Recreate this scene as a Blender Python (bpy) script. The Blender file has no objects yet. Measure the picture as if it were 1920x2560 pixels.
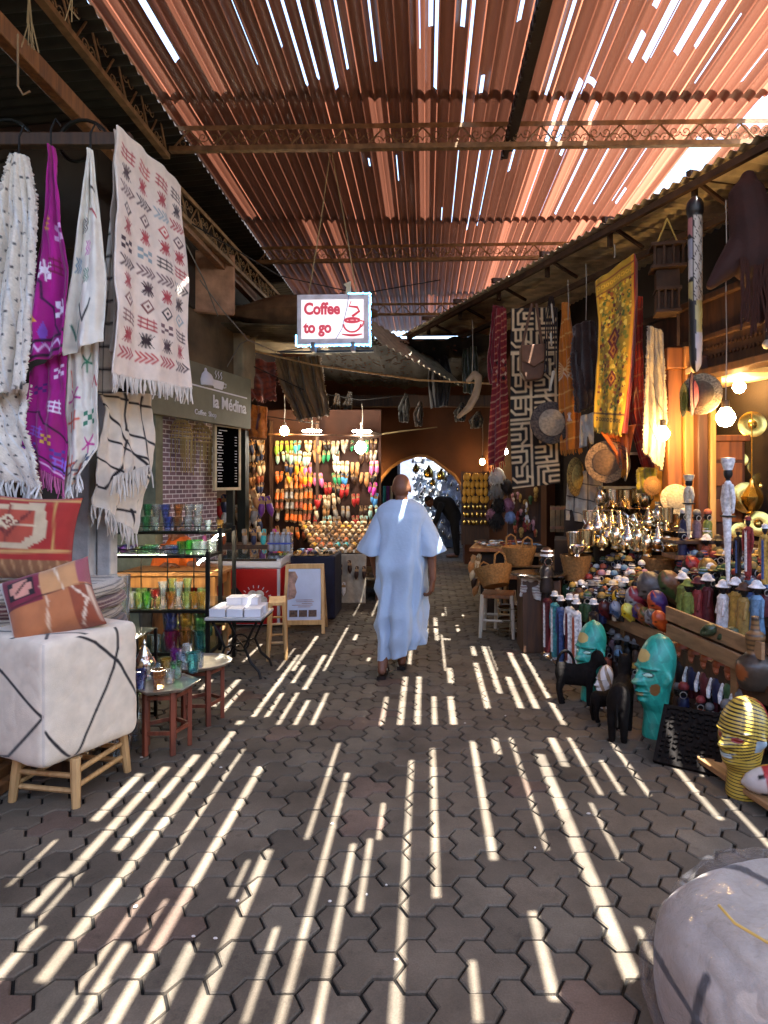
import bpy, math, random
import numpy as np
from mathutils import Vector, Matrix, noise
random.seed(7); np.random.seed(7)
SC = bpy.context.scene
COL = SC.collection
R = math.radians
# ------------------------------------------------------------------ camera
F, HC, VX, VY = 1600.0, 1.6, 1065.0, 1205.0      # focal length and horizon in photo pixels (1920 x 2560)
cd = bpy.data.cameras.new('camera'); cam = bpy.data.objects.new('camera', cd); COL.objects.link(cam)
cam.location = (0, 0, HC); cam.rotation_euler = (R(90), 0, 0)
cd.sensor_fit = 'HORIZONTAL'; cd.sensor_width = 36; cd.lens = F / 1920 * 36
cd.shift_x = (960 - VX) / 1920; cd.shift_y = (VY - 1280) / 1920
cd.clip_start = 0.05; cd.clip_end = 500
SC.camera = cam
# ------------------------------------------------------------------ sky, sun, exposure
SUN = Vector((-.24, .21, -1)).normalized()
w = bpy.data.worlds.new('World'); SC.world = w; w.use_nodes = True
nt = w.node_tree; bg = nt.nodes['Background']
sky = nt.nodes.new('ShaderNodeTexSky'); sky.sky_type = 'NISHITA'; sky.sun_disc = False
sky.sun_elevation = R(72.3); sky.sun_rotation = R(131)
nt.links.new(sky.outputs[0], bg.inputs[0]); bg.inputs[1].default_value = 0.125
sd = bpy.data.lights.new('sun', 'SUN'); so = bpy.data.objects.new('sun', sd); COL.objects.link(so)
sd.energy = 5.0; sd.angle = R(.28); sd.color = (1, .985, .96)
so.rotation_euler = SUN.to_track_quat('-Z', 'Y').to_euler(); so.location = (2, -2, 9)
SC.view_settings.view_transform = 'Standard'; SC.view_settings.look = 'None'
SC.view_settings.gamma = 1; SC.view_settings.exposure = 3.18
SC.cycles.max_bounces = 7; SC.cycles.diffuse_bounces = 4; SC.cycles.glossy_bounces = 3
SC.cycles.transparent_max_bounces = 24; SC.cycles.transmission_bounces = 4
SC.cycles.sample_clamp_indirect = 6; SC.cycles.use_denoising = True
SC.cycles.caustics_reflective = False; SC.cycles.caustics_refractive = False
# ------------------------------------------------------------------ helpers
def P(px, py, Y): return Vector(((px - VX) * Y / F, Y, HC - (py - VY) * Y / F))
def G(px, py): return P(px, py, HC * F / (py - VY))
def lin(c):
    return tuple((x / 12.92 if x <= .04045 else ((x + .055) / 1.055) ** 2.4) for x in c)
def hexc(h): return lin(tuple(int(h[i:i + 2], 16) / 255 for i in (0, 2, 4)))

class MB:
    def __init__(s): s.v = []; s.f = []; s.m = []; s.mi = 0; s.M = Matrix()
    def add(s, vs, fs):
        b = len(s.v); M = s.M
        s.v += [tuple(M @ Vector(v)) for v in vs]
        s.f += [tuple(b + i for i in f) for f in fs]; s.m += [s.mi] * len(fs); return s
    def box(s, c, d, rz=0, rx=0, ry=0):
        m = Matrix.Translation(c) @ Matrix.Rotation(rz, 4, 'Z') @ Matrix.Rotation(ry, 4, 'Y') @ Matrix.Rotation(rx, 4, 'X')
        vs = [m @ Vector((x * d[0] / 2, y * d[1] / 2, z * d[2] / 2)) for x in (-1, 1) for y in (-1, 1) for z in (-1, 1)]
        return s.add(vs, [(0, 1, 3, 2), (4, 6, 7, 5), (0, 4, 5, 1), (2, 3, 7, 6), (0, 2, 6, 4), (1, 5, 7, 3)])
    def bar(s, a, b, wd, th, up=(0, 0, 1)):
        a = Vector(a); b = Vector(b); d = (b - a).normalized(); u = Vector(up)
        sd_ = d.cross(u)
        if sd_.length < 1e-4: sd_ = d.cross(Vector((0, 1, 0)))
        sd_.normalize(); u = sd_.cross(d).normalized()
        vs = [p + sd_ * (i * wd / 2) + u * (j * th / 2) for p in (a, b) for i in (-1, 1) for j in (-1, 1)]
        return s.add(vs, [(0, 1, 3, 2), (4, 6, 7, 5), (0, 4, 5, 1), (2, 3, 7, 6), (0, 2, 6, 4), (1, 5, 7, 3)])
    def rings(s, rs, cap=True, closed=True):
        n = len(rs[0]); vs = [p for r in rs for p in r]; fs = []
        for k in range(len(rs) - 1):
            for i in range(n if closed else n - 1):
                j = (i + 1) % n
                fs.append((k * n + i, k * n + j, (k + 1) * n + j, (k + 1) * n + i))
        if cap and closed:
            fs.append(tuple(range(n))[::-1]); fs.append(tuple((len(rs) - 1) * n + i for i in range(n)))
        return s.add(vs, fs)
    def tube(s, pts, r, n=6, cap=True):
        pts = [Vector(p) for p in pts]; rs = []; N = len(pts)
        ref = Vector((0, 0, 1))
        for i, p in enumerate(pts):
            d = (pts[min(i + 1, N - 1)] - pts[max(i - 1, 0)]).normalized()
            if abs(d.dot(ref)) > .95: ref = Vector((1, 0, 0)) if abs(d.x) < .7 else Vector((0, 1, 0))
            a = d.cross(ref).normalized(); b = d.cross(a).normalized(); ref = a.cross(d) if a.cross(d).length > 0 else ref
            rr = r[i] if isinstance(r, (list, tuple)) else r
            rs.append([p + a * rr * math.cos(2 * math.pi * k / n) + b * rr * math.sin(2 * math.pi * k / n) for k in range(n)])
        return s.rings(rs, cap)
    def cyl(s, a, b, r0, r1=None, n=12): return s.tube([a, b], [r0, r0 if r1 is None else r1], n)
    def lathe(s, prof, n=16, c=(0, 0, 0), cap=True, wob=None):
        rs = []
        for r, z in prof:
            rs.append([Vector((c[0] + r * math.cos(2 * math.pi * k / n) * (1 if not wob else 1 + wob * math.cos(k * math.pi)), c[1] + r * math.sin(2 * math.pi * k / n), c[2] + z)) for k in range(n)])
        return s.rings(rs, cap)
    def ell(s, c, r, nu=12, nv=8):
        rs = []
        for j in range(nv + 1):
            t = -math.pi / 2 + math.pi * (j if 0 < j < nv else (j + .08 if j == 0 else j - .08)) / nv
            rs.append([Vector((c[0] + r[0] * math.cos(t) * math.cos(2 * math.pi * k / nu), c[1] + r[1] * math.cos(t) * math.sin(2 * math.pi * k / nu), c[2] + r[2] * math.sin(t))) for k in range(nu)])
        return s.rings(rs)
    def cap(s, a, b, r0, r1, n=10):      # tapered capsule
        a = Vector(a); b = Vector(b); d = (b - a).normalized() if (b - a).length > 1e-6 else Vector((0, 0, 1))
        pts, rr = [], []
        for t in (-1, -.8, -.45): pts.append(a + d * r0 * t); rr.append(r0 * math.sqrt(max(.004, 1 - t * t)))
        pts.append(a); rr.append(r0); pts.append(b); rr.append(r1)
        for t in (.45, .8, 1): pts.append(b + d * r1 * t); rr.append(r1 * math.sqrt(max(.004, 1 - t * t)))
        return s.tube(pts, rr, n)
    def chain(s, pts, rs, n=10):
        for i in range(len(pts) - 1): s.cap(pts[i], pts[i + 1], rs[i], rs[i + 1], n)
        return s
    def prism(s, poly, d0, d1, axis='y'):
        def q(p, d): return (p[0], d, p[1]) if axis == 'y' else ((d, p[0], p[1]) if axis == 'x' else (p[0], p[1], d))
        n = len(poly); vs = [q(p, d0) for p in poly] + [q(p, d1) for p in poly]
        fs = [tuple(range(n)), tuple(range(2 * n - 1, n - 1, -1))] + [(i, i + n, (i + 1) % n + n, (i + 1) % n) for i in range(n)]
        return s.add(vs, fs)
    def mesh(s, name, smooth=True, ang=38):
        me = bpy.data.meshes.new(name); me.from_pydata(s.v, [], s.f)
        me.polygons.foreach_set('material_index', s.m)
        if smooth:
            me.polygons.foreach_set('use_smooth', [True] * len(s.f)); me.set_sharp_from_angle(angle=R(ang))
        me.update(); return me
def ob(name, me, mats, parent=None, loc=(0, 0, 0), rot=(0, 0, 0), sc=(1, 1, 1)):
    if not isinstance(mats, (list, tuple)): mats = [mats]
    while len(me.materials) < len(mats): me.materials.append(None)
    o = bpy.data.objects.new(name, me); COL.objects.link(o); o.parent = parent
    for i, m in enumerate(mats): o.material_slots[i].link = 'OBJECT'; o.material_slots[i].material = m
    o.location = loc; o.rotation_euler = rot; o.scale = sc if isinstance(sc, (tuple, list, Vector)) else (sc, sc, sc); return o
LABELS = {}
def tag(o, label, cat, group=None, kind=None):
    if label: o['label'] = label
    if cat: o['category'] = cat
    if group: o['group'] = group
    if kind: o['kind'] = kind
    return o
def part(mb, name, mats, parent, smooth=True, bev=0, ang=38):
    o = ob(name, mb.mesh(name, smooth, ang), mats, parent)
    if bev: bevel(o, bev)
    return o
def bevel(o, wd, seg=2):
    b = o.modifiers.new('bevel', 'BEVEL'); b.width = wd; b.segments = seg; b.limit_method = 'ANGLE'; b.angle_limit = R(40); return o
def solo(mb, name, mats, label, cat, loc=(0, 0, 0), group=None, smooth=True, bev=0, kind=None, ang=38):
    o = part(mb, name, mats, None, smooth, bev, ang); o.location = loc
    return tag(o, label, cat, group, kind)
def thing(name, label, cat, loc=(0, 0, 0), rz=0, group=None, sc=1):
    o = bpy.data.objects.new(name, None); COL.objects.link(o); o.empty_display_size = .05
    o.location = loc; o.rotation_euler = (0, 0, rz); o.scale = (sc, sc, sc)
    return tag(o, label, cat, group)
CACHE = {}
def cached(key, fn):
    if key not in CACHE:
        mb = MB(); fn(mb); CACHE[key] = mb.mesh(key)
    return CACHE[key]
ORD = ['first', 'second', 'third', 'fourth', 'fifth', 'sixth', 'seventh', 'eighth', 'ninth', 'tenth', 'eleventh', 'twelfth', 'thirteenth', 'fourteenth', 'fifteenth', 'sixteenth', 'seventeenth', 'eighteenth']
# ------------------------------------------------------------------ materials
def newmat(name):
    m = bpy.data.materials.new(name); m.use_nodes = True
    t = m.node_tree; return m, t, t.nodes['Principled BSDF']
MATS = {}
def mat(name, col, rough=.6, metal=0, var=.25, scale=9, bump=.15, bscale=60, spec=.4, trans=0, sheen=0):
    if name in MATS: return MATS[name]
    if isinstance(col, str): col = hexc(col)
    m, t, b = newmat(name); N = t.nodes; L = t.links
    tc = N.new('ShaderNodeTexCoord')
    n1 = N.new('ShaderNodeTexNoise'); n1.inputs['Scale'].default_value = scale; n1.inputs['Detail'].default_value = 6
    L.new(tc.outputs['Object'], n1.inputs['Vector'])
    mx = N.new('ShaderNodeMix'); mx.data_type = 'RGBA'
    mx.inputs[6].default_value = tuple(max(0, c * (1 - var)) for c in col) + (1,)
    mx.inputs[7].default_value = tuple(min(1, c * (1 + var)) for c in col) + (1,)
    mr = N.new('ShaderNodeMapRange'); mr.inputs[1].default_value = .3; mr.inputs[2].default_value = .7
    L.new(n1.outputs[0], mr.inputs[0]); L.new(mr.outputs[0], mx.inputs[0]); L.new(mx.outputs[2], b.inputs['Base Color'])
    b.inputs['Roughness'].default_value = rough; b.inputs['Metallic'].default_value = metal
    b.inputs['Specular IOR Level'].default_value = spec
    if sheen: b.inputs['Sheen Weight'].default_value = sheen
    if bump:
        n2 = N.new('ShaderNodeTexNoise'); n2.inputs['Scale'].default_value = bscale; n2.inputs['Detail'].default_value = 4
        L.new(tc.outputs['Object'], n2.inputs['Vector'])
        bp = N.new('ShaderNodeBump'); bp.inputs['Strength'].default_value = bump; bp.inputs['Distance'].default_value = .01
        L.new(n2.outputs[0], bp.inputs['Height']); L.new(bp.outputs[0], b.inputs['Normal'])
    MATS[name] = m; return m
def wood(name, c0, c1, scale=6, axis=2, rough=.55):
    if name in MATS: return MATS[name]
    c0, c1 = hexc(c0), hexc(c1)
    m, t, b = newmat(name); N = t.nodes; L = t.links
    tc = N.new('ShaderNodeTexCoord'); mp = N.new('ShaderNodeMapping')
    sc_ = [scale * 4] * 3; sc_[axis] = scale * .35; mp.inputs['Scale'].default_value = sc_
    L.new(tc.outputs['Object'], mp.inputs[0])
    n1 = N.new('ShaderNodeTexNoise'); n1.inputs['Detail'].default_value = 7; n1.inputs['Scale'].default_value = 1; n1.inputs['Distortion'].default_value = .6
    L.new(mp.outputs[0], n1.inputs['Vector'])
    cr = N.new('ShaderNodeValToRGB'); e = cr.color_ramp.elements
    e[0].position = .32; e[0].color = c0 + (1,); e[1].position = .68; e[1].color = c1 + (1,)
    L.new(n1.outputs[0], cr.inputs[0]); L.new(cr.outputs[0], b.inputs['Base Color']); b.inputs['Roughness'].default_value = rough
    bp = N.new('ShaderNodeBump'); bp.inputs['Strength'].default_value = .25; bp.inputs['Distance'].default_value = .006
    L.new(n1.outputs[0], bp.inputs['Height']); L.new(bp.outputs[0], b.inputs['Normal'])
    MATS[name] = m; return m
def emit(name, col, st):
    if name in MATS: return MATS[name]
    m, t, b = newmat(name); b.inputs['Base Color'].default_value = tuple(col) + (1,)
    b.inputs['Emission Color'].default_value = tuple(col) + (1,); b.inputs['Emission Strength'].default_value = st
    MATS[name] = m; return m
def glass(name, col, alpha=.25, rough=.04):
    if name in MATS: return MATS[name]
    if isinstance(col, str): col = hexc(col)
    m, t, b = newmat(name); N = t.nodes; L = t.links; N.remove(b)
    tr = N.new('ShaderNodeBsdfTransparent'); tr.inputs[0].default_value = tuple(min(1, .62 + .38 * c / max(col)) for c in col) + (1,)
    df = N.new('ShaderNodeBsdfTranslucent'); df.inputs[0].default_value = tuple(col) + (1,)
    d2 = N.new('ShaderNodeBsdfDiffuse'); d2.inputs[0].default_value = tuple(col) + (1,)
    ad = N.new('ShaderNodeMixShader'); ad.inputs[0].default_value = .5; L.new(df.outputs[0], ad.inputs[1]); L.new(d2.outputs[0], ad.inputs[2])
    gl = N.new('ShaderNodeBsdfGlossy'); gl.inputs[1].default_value = rough
    lw = N.new('ShaderNodeLayerWeight'); lw.inputs[0].default_value = .5
    m1 = N.new('ShaderNodeMixShader'); m1.inputs[0].default_value = alpha; L.new(tr.outputs[0], m1.inputs[1]); L.new(ad.outputs[0], m1.inputs[2])
    m2 = N.new('ShaderNodeMixShader'); L.new(lw.outputs[1], m2.inputs[0]); L.new(m1.outputs[0], m2.inputs[1]); L.new(gl.outputs[0], m2.inputs[2])
    L.new(m2.outputs[0], N['Material Output'].inputs[0]); MATS[name] = m; return m
def painted(name, rough=.85, weave=220, wb=.25, sheen=.15, fluff=0):
    """colour comes from the woven/painted pattern stored on the mesh"""
    if name in MATS: return MATS[name]
    m, t, b = newmat(name); N = t.nodes; L = t.links
    at = N.new('ShaderNodeAttribute'); at.attribute_name = 'Col'
    tc = N.new('ShaderNodeTexCoord'); n1 = N.new('ShaderNodeTexNoise'); n1.inputs['Scale'].default_value = 14; n1.inputs['Detail'].default_value = 8
    L.new(tc.outputs['Object'], n1.inputs['Vector'])
    mr = N.new('ShaderNodeMapRange'); mr.inputs[1].default_value = .25; mr.inputs[2].default_value = .75; mr.inputs[3].default_value = .84; mr.inputs[4].default_value = 1.08
    L.new(n1.outputs[0], mr.inputs[0])
    mx = N.new('ShaderNodeMix'); mx.data_type = 'RGBA'; mx.blend_type = 'MULTIPLY'; mx.inputs[0].default_value = 1
    L.new(at.outputs['Color'], mx.inputs[6]); L.new(mr.outputs[0], mx.inputs[7]); L.new(mx.outputs[2], b.inputs['Base Color'])
    b.inputs['Roughness'].default_value = rough; b.inputs['Sheen Weight'].default_value = sheen
    n2 = N.new('ShaderNodeTexNoise'); n2.inputs['Scale'].default_value = weave; n2.inputs['Detail'].default_value = 3
    L.new(tc.outputs['Object'], n2.inputs['Vector'])
    bp = N.new('ShaderNodeBump'); bp.inputs['Strength'].default_value = wb; bp.inputs['Distance'].default_value = .006
    L.new(n2.outputs[0], bp.inputs['Height']); L.new(bp.outputs[0], b.inputs['Normal'])
    MATS[name] = m; return m
def setcol(me, cols):
    a = me.color_attributes.new('Col', 'FLOAT_COLOR', 'POINT')
    c = np.ones((len(me.vertices), 4), np.float32); c[:, :3] = cols; a.data.foreach_set('color', c.ravel())
steel = lambda: mat('aged_steel', '84694a', .6, .25, .4, 12, .2)
iron = lambda: mat('black_iron', '16130f', .5, .5, .3)
rope = lambda: mat('rope', '8a7350', .9)
brass = lambda: mat('brass', 'd8b860', .22, 1, .15, 20, .05)
silver = lambda: mat('silver', 'd6d0c4', .18, 1, .1, 20, .08)
pine = lambda: wood('pine', '8f6a40', 'b98f5c', 6)
darkwood = lambda: wood('dark_wood', '2a1a10', '4d3019', 6)
midwood = lambda: wood('mid_wood', '5c381e', '8a5a30', 6)
bulbm = lambda: emit('bulb_glow', (1, .6, .22), 38)
bulbf = lambda: emit('far_bulb_glow', (1, .6, .22), 22)
bulbw = lambda: emit('bulb_white_glow', (1, .9, .76), 16)
# ================================================================== SETTING
# ---- ground: tri-hex pavers on a dark joint bed
def build_ground():
    s = .0683; g = .0052
    def hexpts(cx, cy): return [(cx + s * math.cos(R(60 * k)), cy + s * math.sin(R(60 * k))) for k in range(6)]
    from collections import Counter
    def outline():
        cs = [(0, 0), (0, -math.sqrt(3) * s), (1.5 * s, -math.sqrt(3) / 2 * s)]
        ed = {}
        for c in cs:
            h = hexpts(*c)
            for i in range(6):
                a = tuple(round(x, 5) for x in h[i]); b = tuple(round(x, 5) for x in h[(i + 1) % 6]); ed[(a, b)] = 1
        def near(p, q): return abs(p[0] - q[0]) < 1e-4 and abs(p[1] - q[1]) < 1e-4
        E = list(ed); keep = [e for e in E if not any(near(e[0], f[1]) and near(e[1], f[0]) for f in E)]
        out = [keep.pop(0)]
        while keep:
            for k in keep:
                if near(k[0], out[-1][1]): out.append(k); keep.remove(k); break
        return [e[0] for e in out]
    O = outline(); n = len(O); c = (sum(p[0] for p in O) / n, sum(p[1] for p in O) / n)
    # inset outline (joint) and chamfer
    def inset(pts, d):
        out = []
        for i in range(len(pts)):
            p0, p1, p2 = Vector(pts[i - 1]), Vector(pts[i]), Vector(pts[(i + 1) % len(pts)])
            e1 = (p1 - p0).normalized(); e2 = (p2 - p1).normalized()
            n1 = Vector((-e1.y, e1.x)); n2 = Vector((-e2.y, e2.x)); m = (n1 + n2).normalized()
            out.append(p1 + m * d / max(.4, m.dot(n1)))
        return out
    A = inset(O, g); B = inset(O, g + .005)
    V, Fc, C = [], [], []
    pal = [hexc(x) for x in ('8a7862', '80705c', '8e7c66', '786a58', '84735f', '8d7e69', '806f5a')]
    red = [hexc('8c6f5c'), hexc('866855')]
    rnd = random.Random(3)
    for i in range(-48, 49):
        for j in range(-30, 120):
            ox, oy = 3 * s * i + 1.5 * s * (j % 2), 2.598 * s * j + .35
            if oy > 15.5 or oy < .6 or abs(ox) > min(6, 1.5 + oy * .62): continue
            b = len(V); dz = rnd.uniform(-.0025, .0025); tx, ty = rnd.uniform(-.007, .007), rnd.uniform(-.007, .007)
            jx, jy = rnd.uniform(-.002, .002), rnd.uniform(-.002, .002)
            if rnd.random() < (.10 if ox < -.2 and oy < 5 else .015): col = rnd.choice(red)
            else: col = rnd.choice(pal)
            k = rnd.uniform(.43, .51); g_ = sum(col) / 3; col = tuple((x * .65 + g_ * .35) * k * m_ for x, m_ in zip(col, (1.02, .99, .91)))
            for pts, z in ((A, -.03), (A, -.005), (B, 0)):
                for p in pts:
                    x, y = p[0] - c[0], p[1] - c[1]
                    V.append((ox + jx + x, oy + jy + y, (z + dz + x * tx + y * ty) if z > -.02 else z)); C.append(col)
            for k in range(n):
                q = (k + 1) % n
                Fc.append((b + k, b + q, b + n + q, b + n + k)); Fc.append((b + n + k, b + n + q, b + 2 * n + q, b + 2 * n + k))
            Fc.append(tuple(b + 2 * n + k for k in range(n)))
    # the bed, one wide sheet, cut finer near the pavers
    b = len(V); jc = hexc('120f0c')
    V += [(-60, -60, -.014), (60, -60, -.014), (60, 60, -.014), (-60, 60, -.014)]; C += [jc] * 4; Fc.append((b, b + 1, b + 2, b + 3))
    me = bpy.data.meshes.new('ground'); me.from_pydata(V, [], Fc); me.update(); setcol(me, C)
    m, t, bs = newmat('paving'); N = t.nodes; L = t.links
    at = N.new('ShaderNodeAttribute'); at.attribute_name = 'Col'; tc = N.new('ShaderNodeTexCoord')
    n1 = N.new('ShaderNodeTexNoise'); n1.inputs['Scale'].default_value = 2.2; n1.inputs['Detail'].default_value = 9; n1.inputs['Roughness'].default_value = .65
    n2 = N.new('ShaderNodeTexNoise'); n2.inputs['Scale'].default_value = 160; n2.inputs['Detail'].default_value = 4
    for q in (n1, n2): L.new(tc.outputs['Object'], q.inputs['Vector'])
    ma = N.new('ShaderNodeMapRange'); ma.inputs[1].default_value = .3; ma.inputs[2].default_value = .7; ma.inputs[3].default_value = .58; ma.inputs[4].default_value = 1.25; L.new(n1.outputs[0], ma.inputs[0])
    mb_ = N.new('ShaderNodeMapRange'); mb_.inputs[1].default_value = .3; mb_.inputs[2].default_value = .7; mb_.inputs[3].default_value = .85; mb_.inputs[4].default_value = 1.12; L.new(n2.outputs[0], mb_.inputs[0])
    n3 = N.new('ShaderNodeTexNoise'); n3.inputs['Scale'].default_value = 9; n3.inputs['Detail'].default_value = 7; n3.inputs['Roughness'].default_value = .7; L.new(tc.outputs['Object'], n3.inputs['Vector'])
    mc = N.new('ShaderNodeMapRange'); mc.inputs[1].default_value = .58; mc.inputs[2].default_value = .72; mc.inputs[3].default_value = 1; mc.inputs[4].default_value = .62; L.new(n3.outputs[0], mc.inputs[0])
    m0 = N.new('ShaderNodeMath'); m0.operation = 'MULTIPLY'; L.new(mb_.outputs[0], m0.inputs[0]); L.new(mc.outputs[0], m0.inputs[1])
    mu = N.new('ShaderNodeMath'); mu.operation = 'MULTIPLY'; L.new(ma.outputs[0], mu.inputs[0]); L.new(m0.outputs[0], mu.inputs[1])
    mx = N.new('ShaderNodeMix'); mx.data_type = 'RGBA'; mx.blend_type = 'MULTIPLY'; mx.inputs[0].default_value = 1
    L.new(at.outputs['Color'], mx.inputs[6]); L.new(mu.outputs[0], mx.inputs[7]); L.new(mx.outputs[2], bs.inputs['Base Color'])
    bs.inputs['Roughness'].default_value = .8; bs.inputs['Specular IOR Level'].default_value = .2
    bp = N.new('ShaderNodeBump'); bp.inputs['Strength'].default_value = .35; bp.inputs['Distance'].default_value = .004
    L.new(n2.outputs[0], bp.inputs['Height']); L.new(bp.outputs[0], bs.inputs['Normal'])
    o = ob('ground', me, m); o['kind'] = 'structure'; o['label'] = 'brown grey tri-hex paving of the covered lane'
build_ground()
# ---- the red corrugated roof with its open seams
HR = 3.42; ZR = HC + HR; PITCH = .112
RX = -SUN.x / SUN.z * -1; SX, SY = .24 * ZR, .21 * ZR     # floor point (x,y) is lit through roof point (x+SX, y-SY)
floor_stripes = [  # photo pixels, far end and near end of each light stripe on the paving, width in metres
 (759,1639,620,1793,.05),(822,1636,756,1723,.045),(762,1666,732,1711,.03),(711,1735,663,1796,.045),(750,1735,687,1820,.05),(777,1748,729,1823,.05),(825,1730,774,1823,.05),
 (946,1684,910,1823,.05),(967,1745,952,1823,.045),(1017,1693,997,1826,.055),(1051,1690,1042,1826,.05),(1089,1739,1088,1820,.05),(1127,1672,1128,1710,.06),(1129,1739,1134,1820,.055),
 (1193,1654,1217,1775,.05),(1210,1618,1247,1730,.05),(1268,1690,1302,1769,.05),(1268,1621,1344,1769,.05),(1305,1627,1416,1823,.05),(1181,1618,1187,1639,.05),
 (536,1699,500,1722,.05),(605,1699,515,1781,.05),(617,1724,545,1787,.05),(614,1808,52,2477,.05),(614,1865,85,2640,.045),(675,1925,190,2640,.048),(848,1859,771,2088,.042),
 (871,1931,680,2640,.045),(925,1931,775,2640,.04),(1033,1901,984,2640,.05),(1085,1877,1097,2240,.044),(1184,1847,1244,2165,.045),(1280,1844,1374,2130,.03),(1350,1892,1592,2462,.05),
 (1235,1844,1247,1880,.05),(1377,1841,1416,1925,.04),(1422,1841,1500,1985,.03),(1516,1840,1620,1979,.04),(1643,1869,1805,2048,.045),(1736,1910,1925,2118,.045),(1331,2268,1410,2530,.042),
 (359,1933,231,2048,.045),(422,1920,163,2182,.045),(169,2188,66,2279,.045),(500,1881,289,2122,.045),(681,2116,448,2640,.045),(482,2381,340,2640,.045),(108,2321,-40,2485,.05),(337,2363,200,2520,.032),(420,2250,345,2350,.02),(271,2465,140,2640,.036),(640,2150,560,2250,.02),(700,2330,600,2560,.03),(930,2090,905,2300,.018),(1190,2400,1200,2560,.03),
 (220,2180,60,2330,.03),(150,2100,20,2200,.022),(960,2010,950,2100,.02),(1605,2330,1660,2440,.025),(1460,2000,1560,2140,.022),(1000,2440,985,2560,.035),(1500,1900,1560,1985,.02),
 (1070,1545,1062,1585,.05),(1094,1545,1086,1600,.05),(1145,1562,1146,1580,.05),(1113,1595,1118,1600,.09),(900,1585,880,1600,.05)]
roof_seams = [  # seams seen in the roof itself (photo pixels on the roof plane)
 (337,-60,428,145,.05),(690,-60,765,215,.032),(734,-60,791,192,.035),(781,-60,843,228,.04),(825,-60,868,180,.02),(915,-60,938,165,.02),(1048,-60,1050,130,.012),(1088,-60,1092,223,.035),
 (1178,-60,1164,306,.04),(1314,-60,1305,52,.045),(1441,-60,1376,250,.045),(1575,-60,1450,240,.028),(1720,-60,1635,155,.03),(560,-60,640,170,.014),(640,-60,715,120,.016),(1850,40,1735,215,.016),(1340,372,1318,560,.014),(1395,372,1355,560,.014),(1450,372,1400,540,.016),(1505,372,1450,530,.014),(1560,372,1490,520,.018),(1610,372,1540,510,.014),(1140,372,1135,560,.016),(1920,15,1787,205,.03),(1920,125,1860,205,.045),
 (1187,371,1177,578,.03),(1221,371,1202,573,.03),(1285,371,1275,430,.04),(920,405,927,425,.03),(1105,515,1104,555,.03),(1412,371,1400,392,.04),(1640,420,1590,470,.03),(1540,510,1565,470,.02),(990,390,998,460,.012)]
slits = []
for x0, y0, x1, y1, wd in floor_stripes:
    a, b = G(x0, y0), G(x1, y1); x = (a.x + b.x) / 2 + SX
    slits.append((x - wd * .33, x + wd * .33, min(a.y, b.y) - SY, max(a.y, b.y) - SY))
for x0, y0, x1, y1, wd in roof_seams:
    Ya, Yb = HR * F / (VY - y0), HR * F / (VY - y1); x = ((x0 - VX) * Ya + (x1 - VX) * Yb) / 2 / F
    kx = .3 if (wd >= .032 or x0 < 1000) else .16; wd = max(wd, .0086 / (2 * kx)); slits.append((x - wd * kx, x + wd * kx, min(Ya, Yb), max(Ya, Yb)))
holes = [(2.72, 3.02, 6.45, 9.6), (3.0, 3.4, 5.7, 6.2)]
for k in range(7): slits.append((holes[0][0] - .05 * k * .3, holes[0][0] + .01, 8.2 + k * .1, 8.4 + k * .1))
def roofmat():
    m, t, b = newmat('red_sheeting'); N = t.nodes; L = t.links
    at = N.new('ShaderNodeAttribute'); at.attribute_name = 'Col'
    tc = N.new('ShaderNodeTexCoord'); mp = N.new('ShaderNodeMapping'); mp.inputs['Scale'].default_value = (9, .8, 9); L.new(tc.outputs['Object'], mp.inputs[0])
    n1 = N.new('ShaderNodeTexNoise'); n1.inputs['Scale'].default_value = 1; n1.inputs['Detail'].default_value = 6; L.new(mp.outputs[0], n1.inputs['Vector'])
    cr = N.new('ShaderNodeValToRGB'); e = cr.color_ramp.elements; e[0].position = .3; e[0].color = (.085, .03, .018, 1); e[1].position = .7; e[1].color = (.2, .078, .047, 1)
    L.new(n1.outputs[0], cr.inputs[0]); L.new(cr.outputs[0], b.inputs['Base Color']); b.inputs['Roughness'].default_value = .5
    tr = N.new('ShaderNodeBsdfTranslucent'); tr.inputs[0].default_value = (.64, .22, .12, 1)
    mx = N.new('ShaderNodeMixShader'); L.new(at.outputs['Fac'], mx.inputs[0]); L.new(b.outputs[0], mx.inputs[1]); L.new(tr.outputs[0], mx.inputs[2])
    L.new(mx.outputs[0], N['Material Output'].inputs[0]); return m
ROOF = thing('market_roof', 'long red corrugated sheet roof with open seams over the lane', 'roof', (0, 0, ZR))
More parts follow.
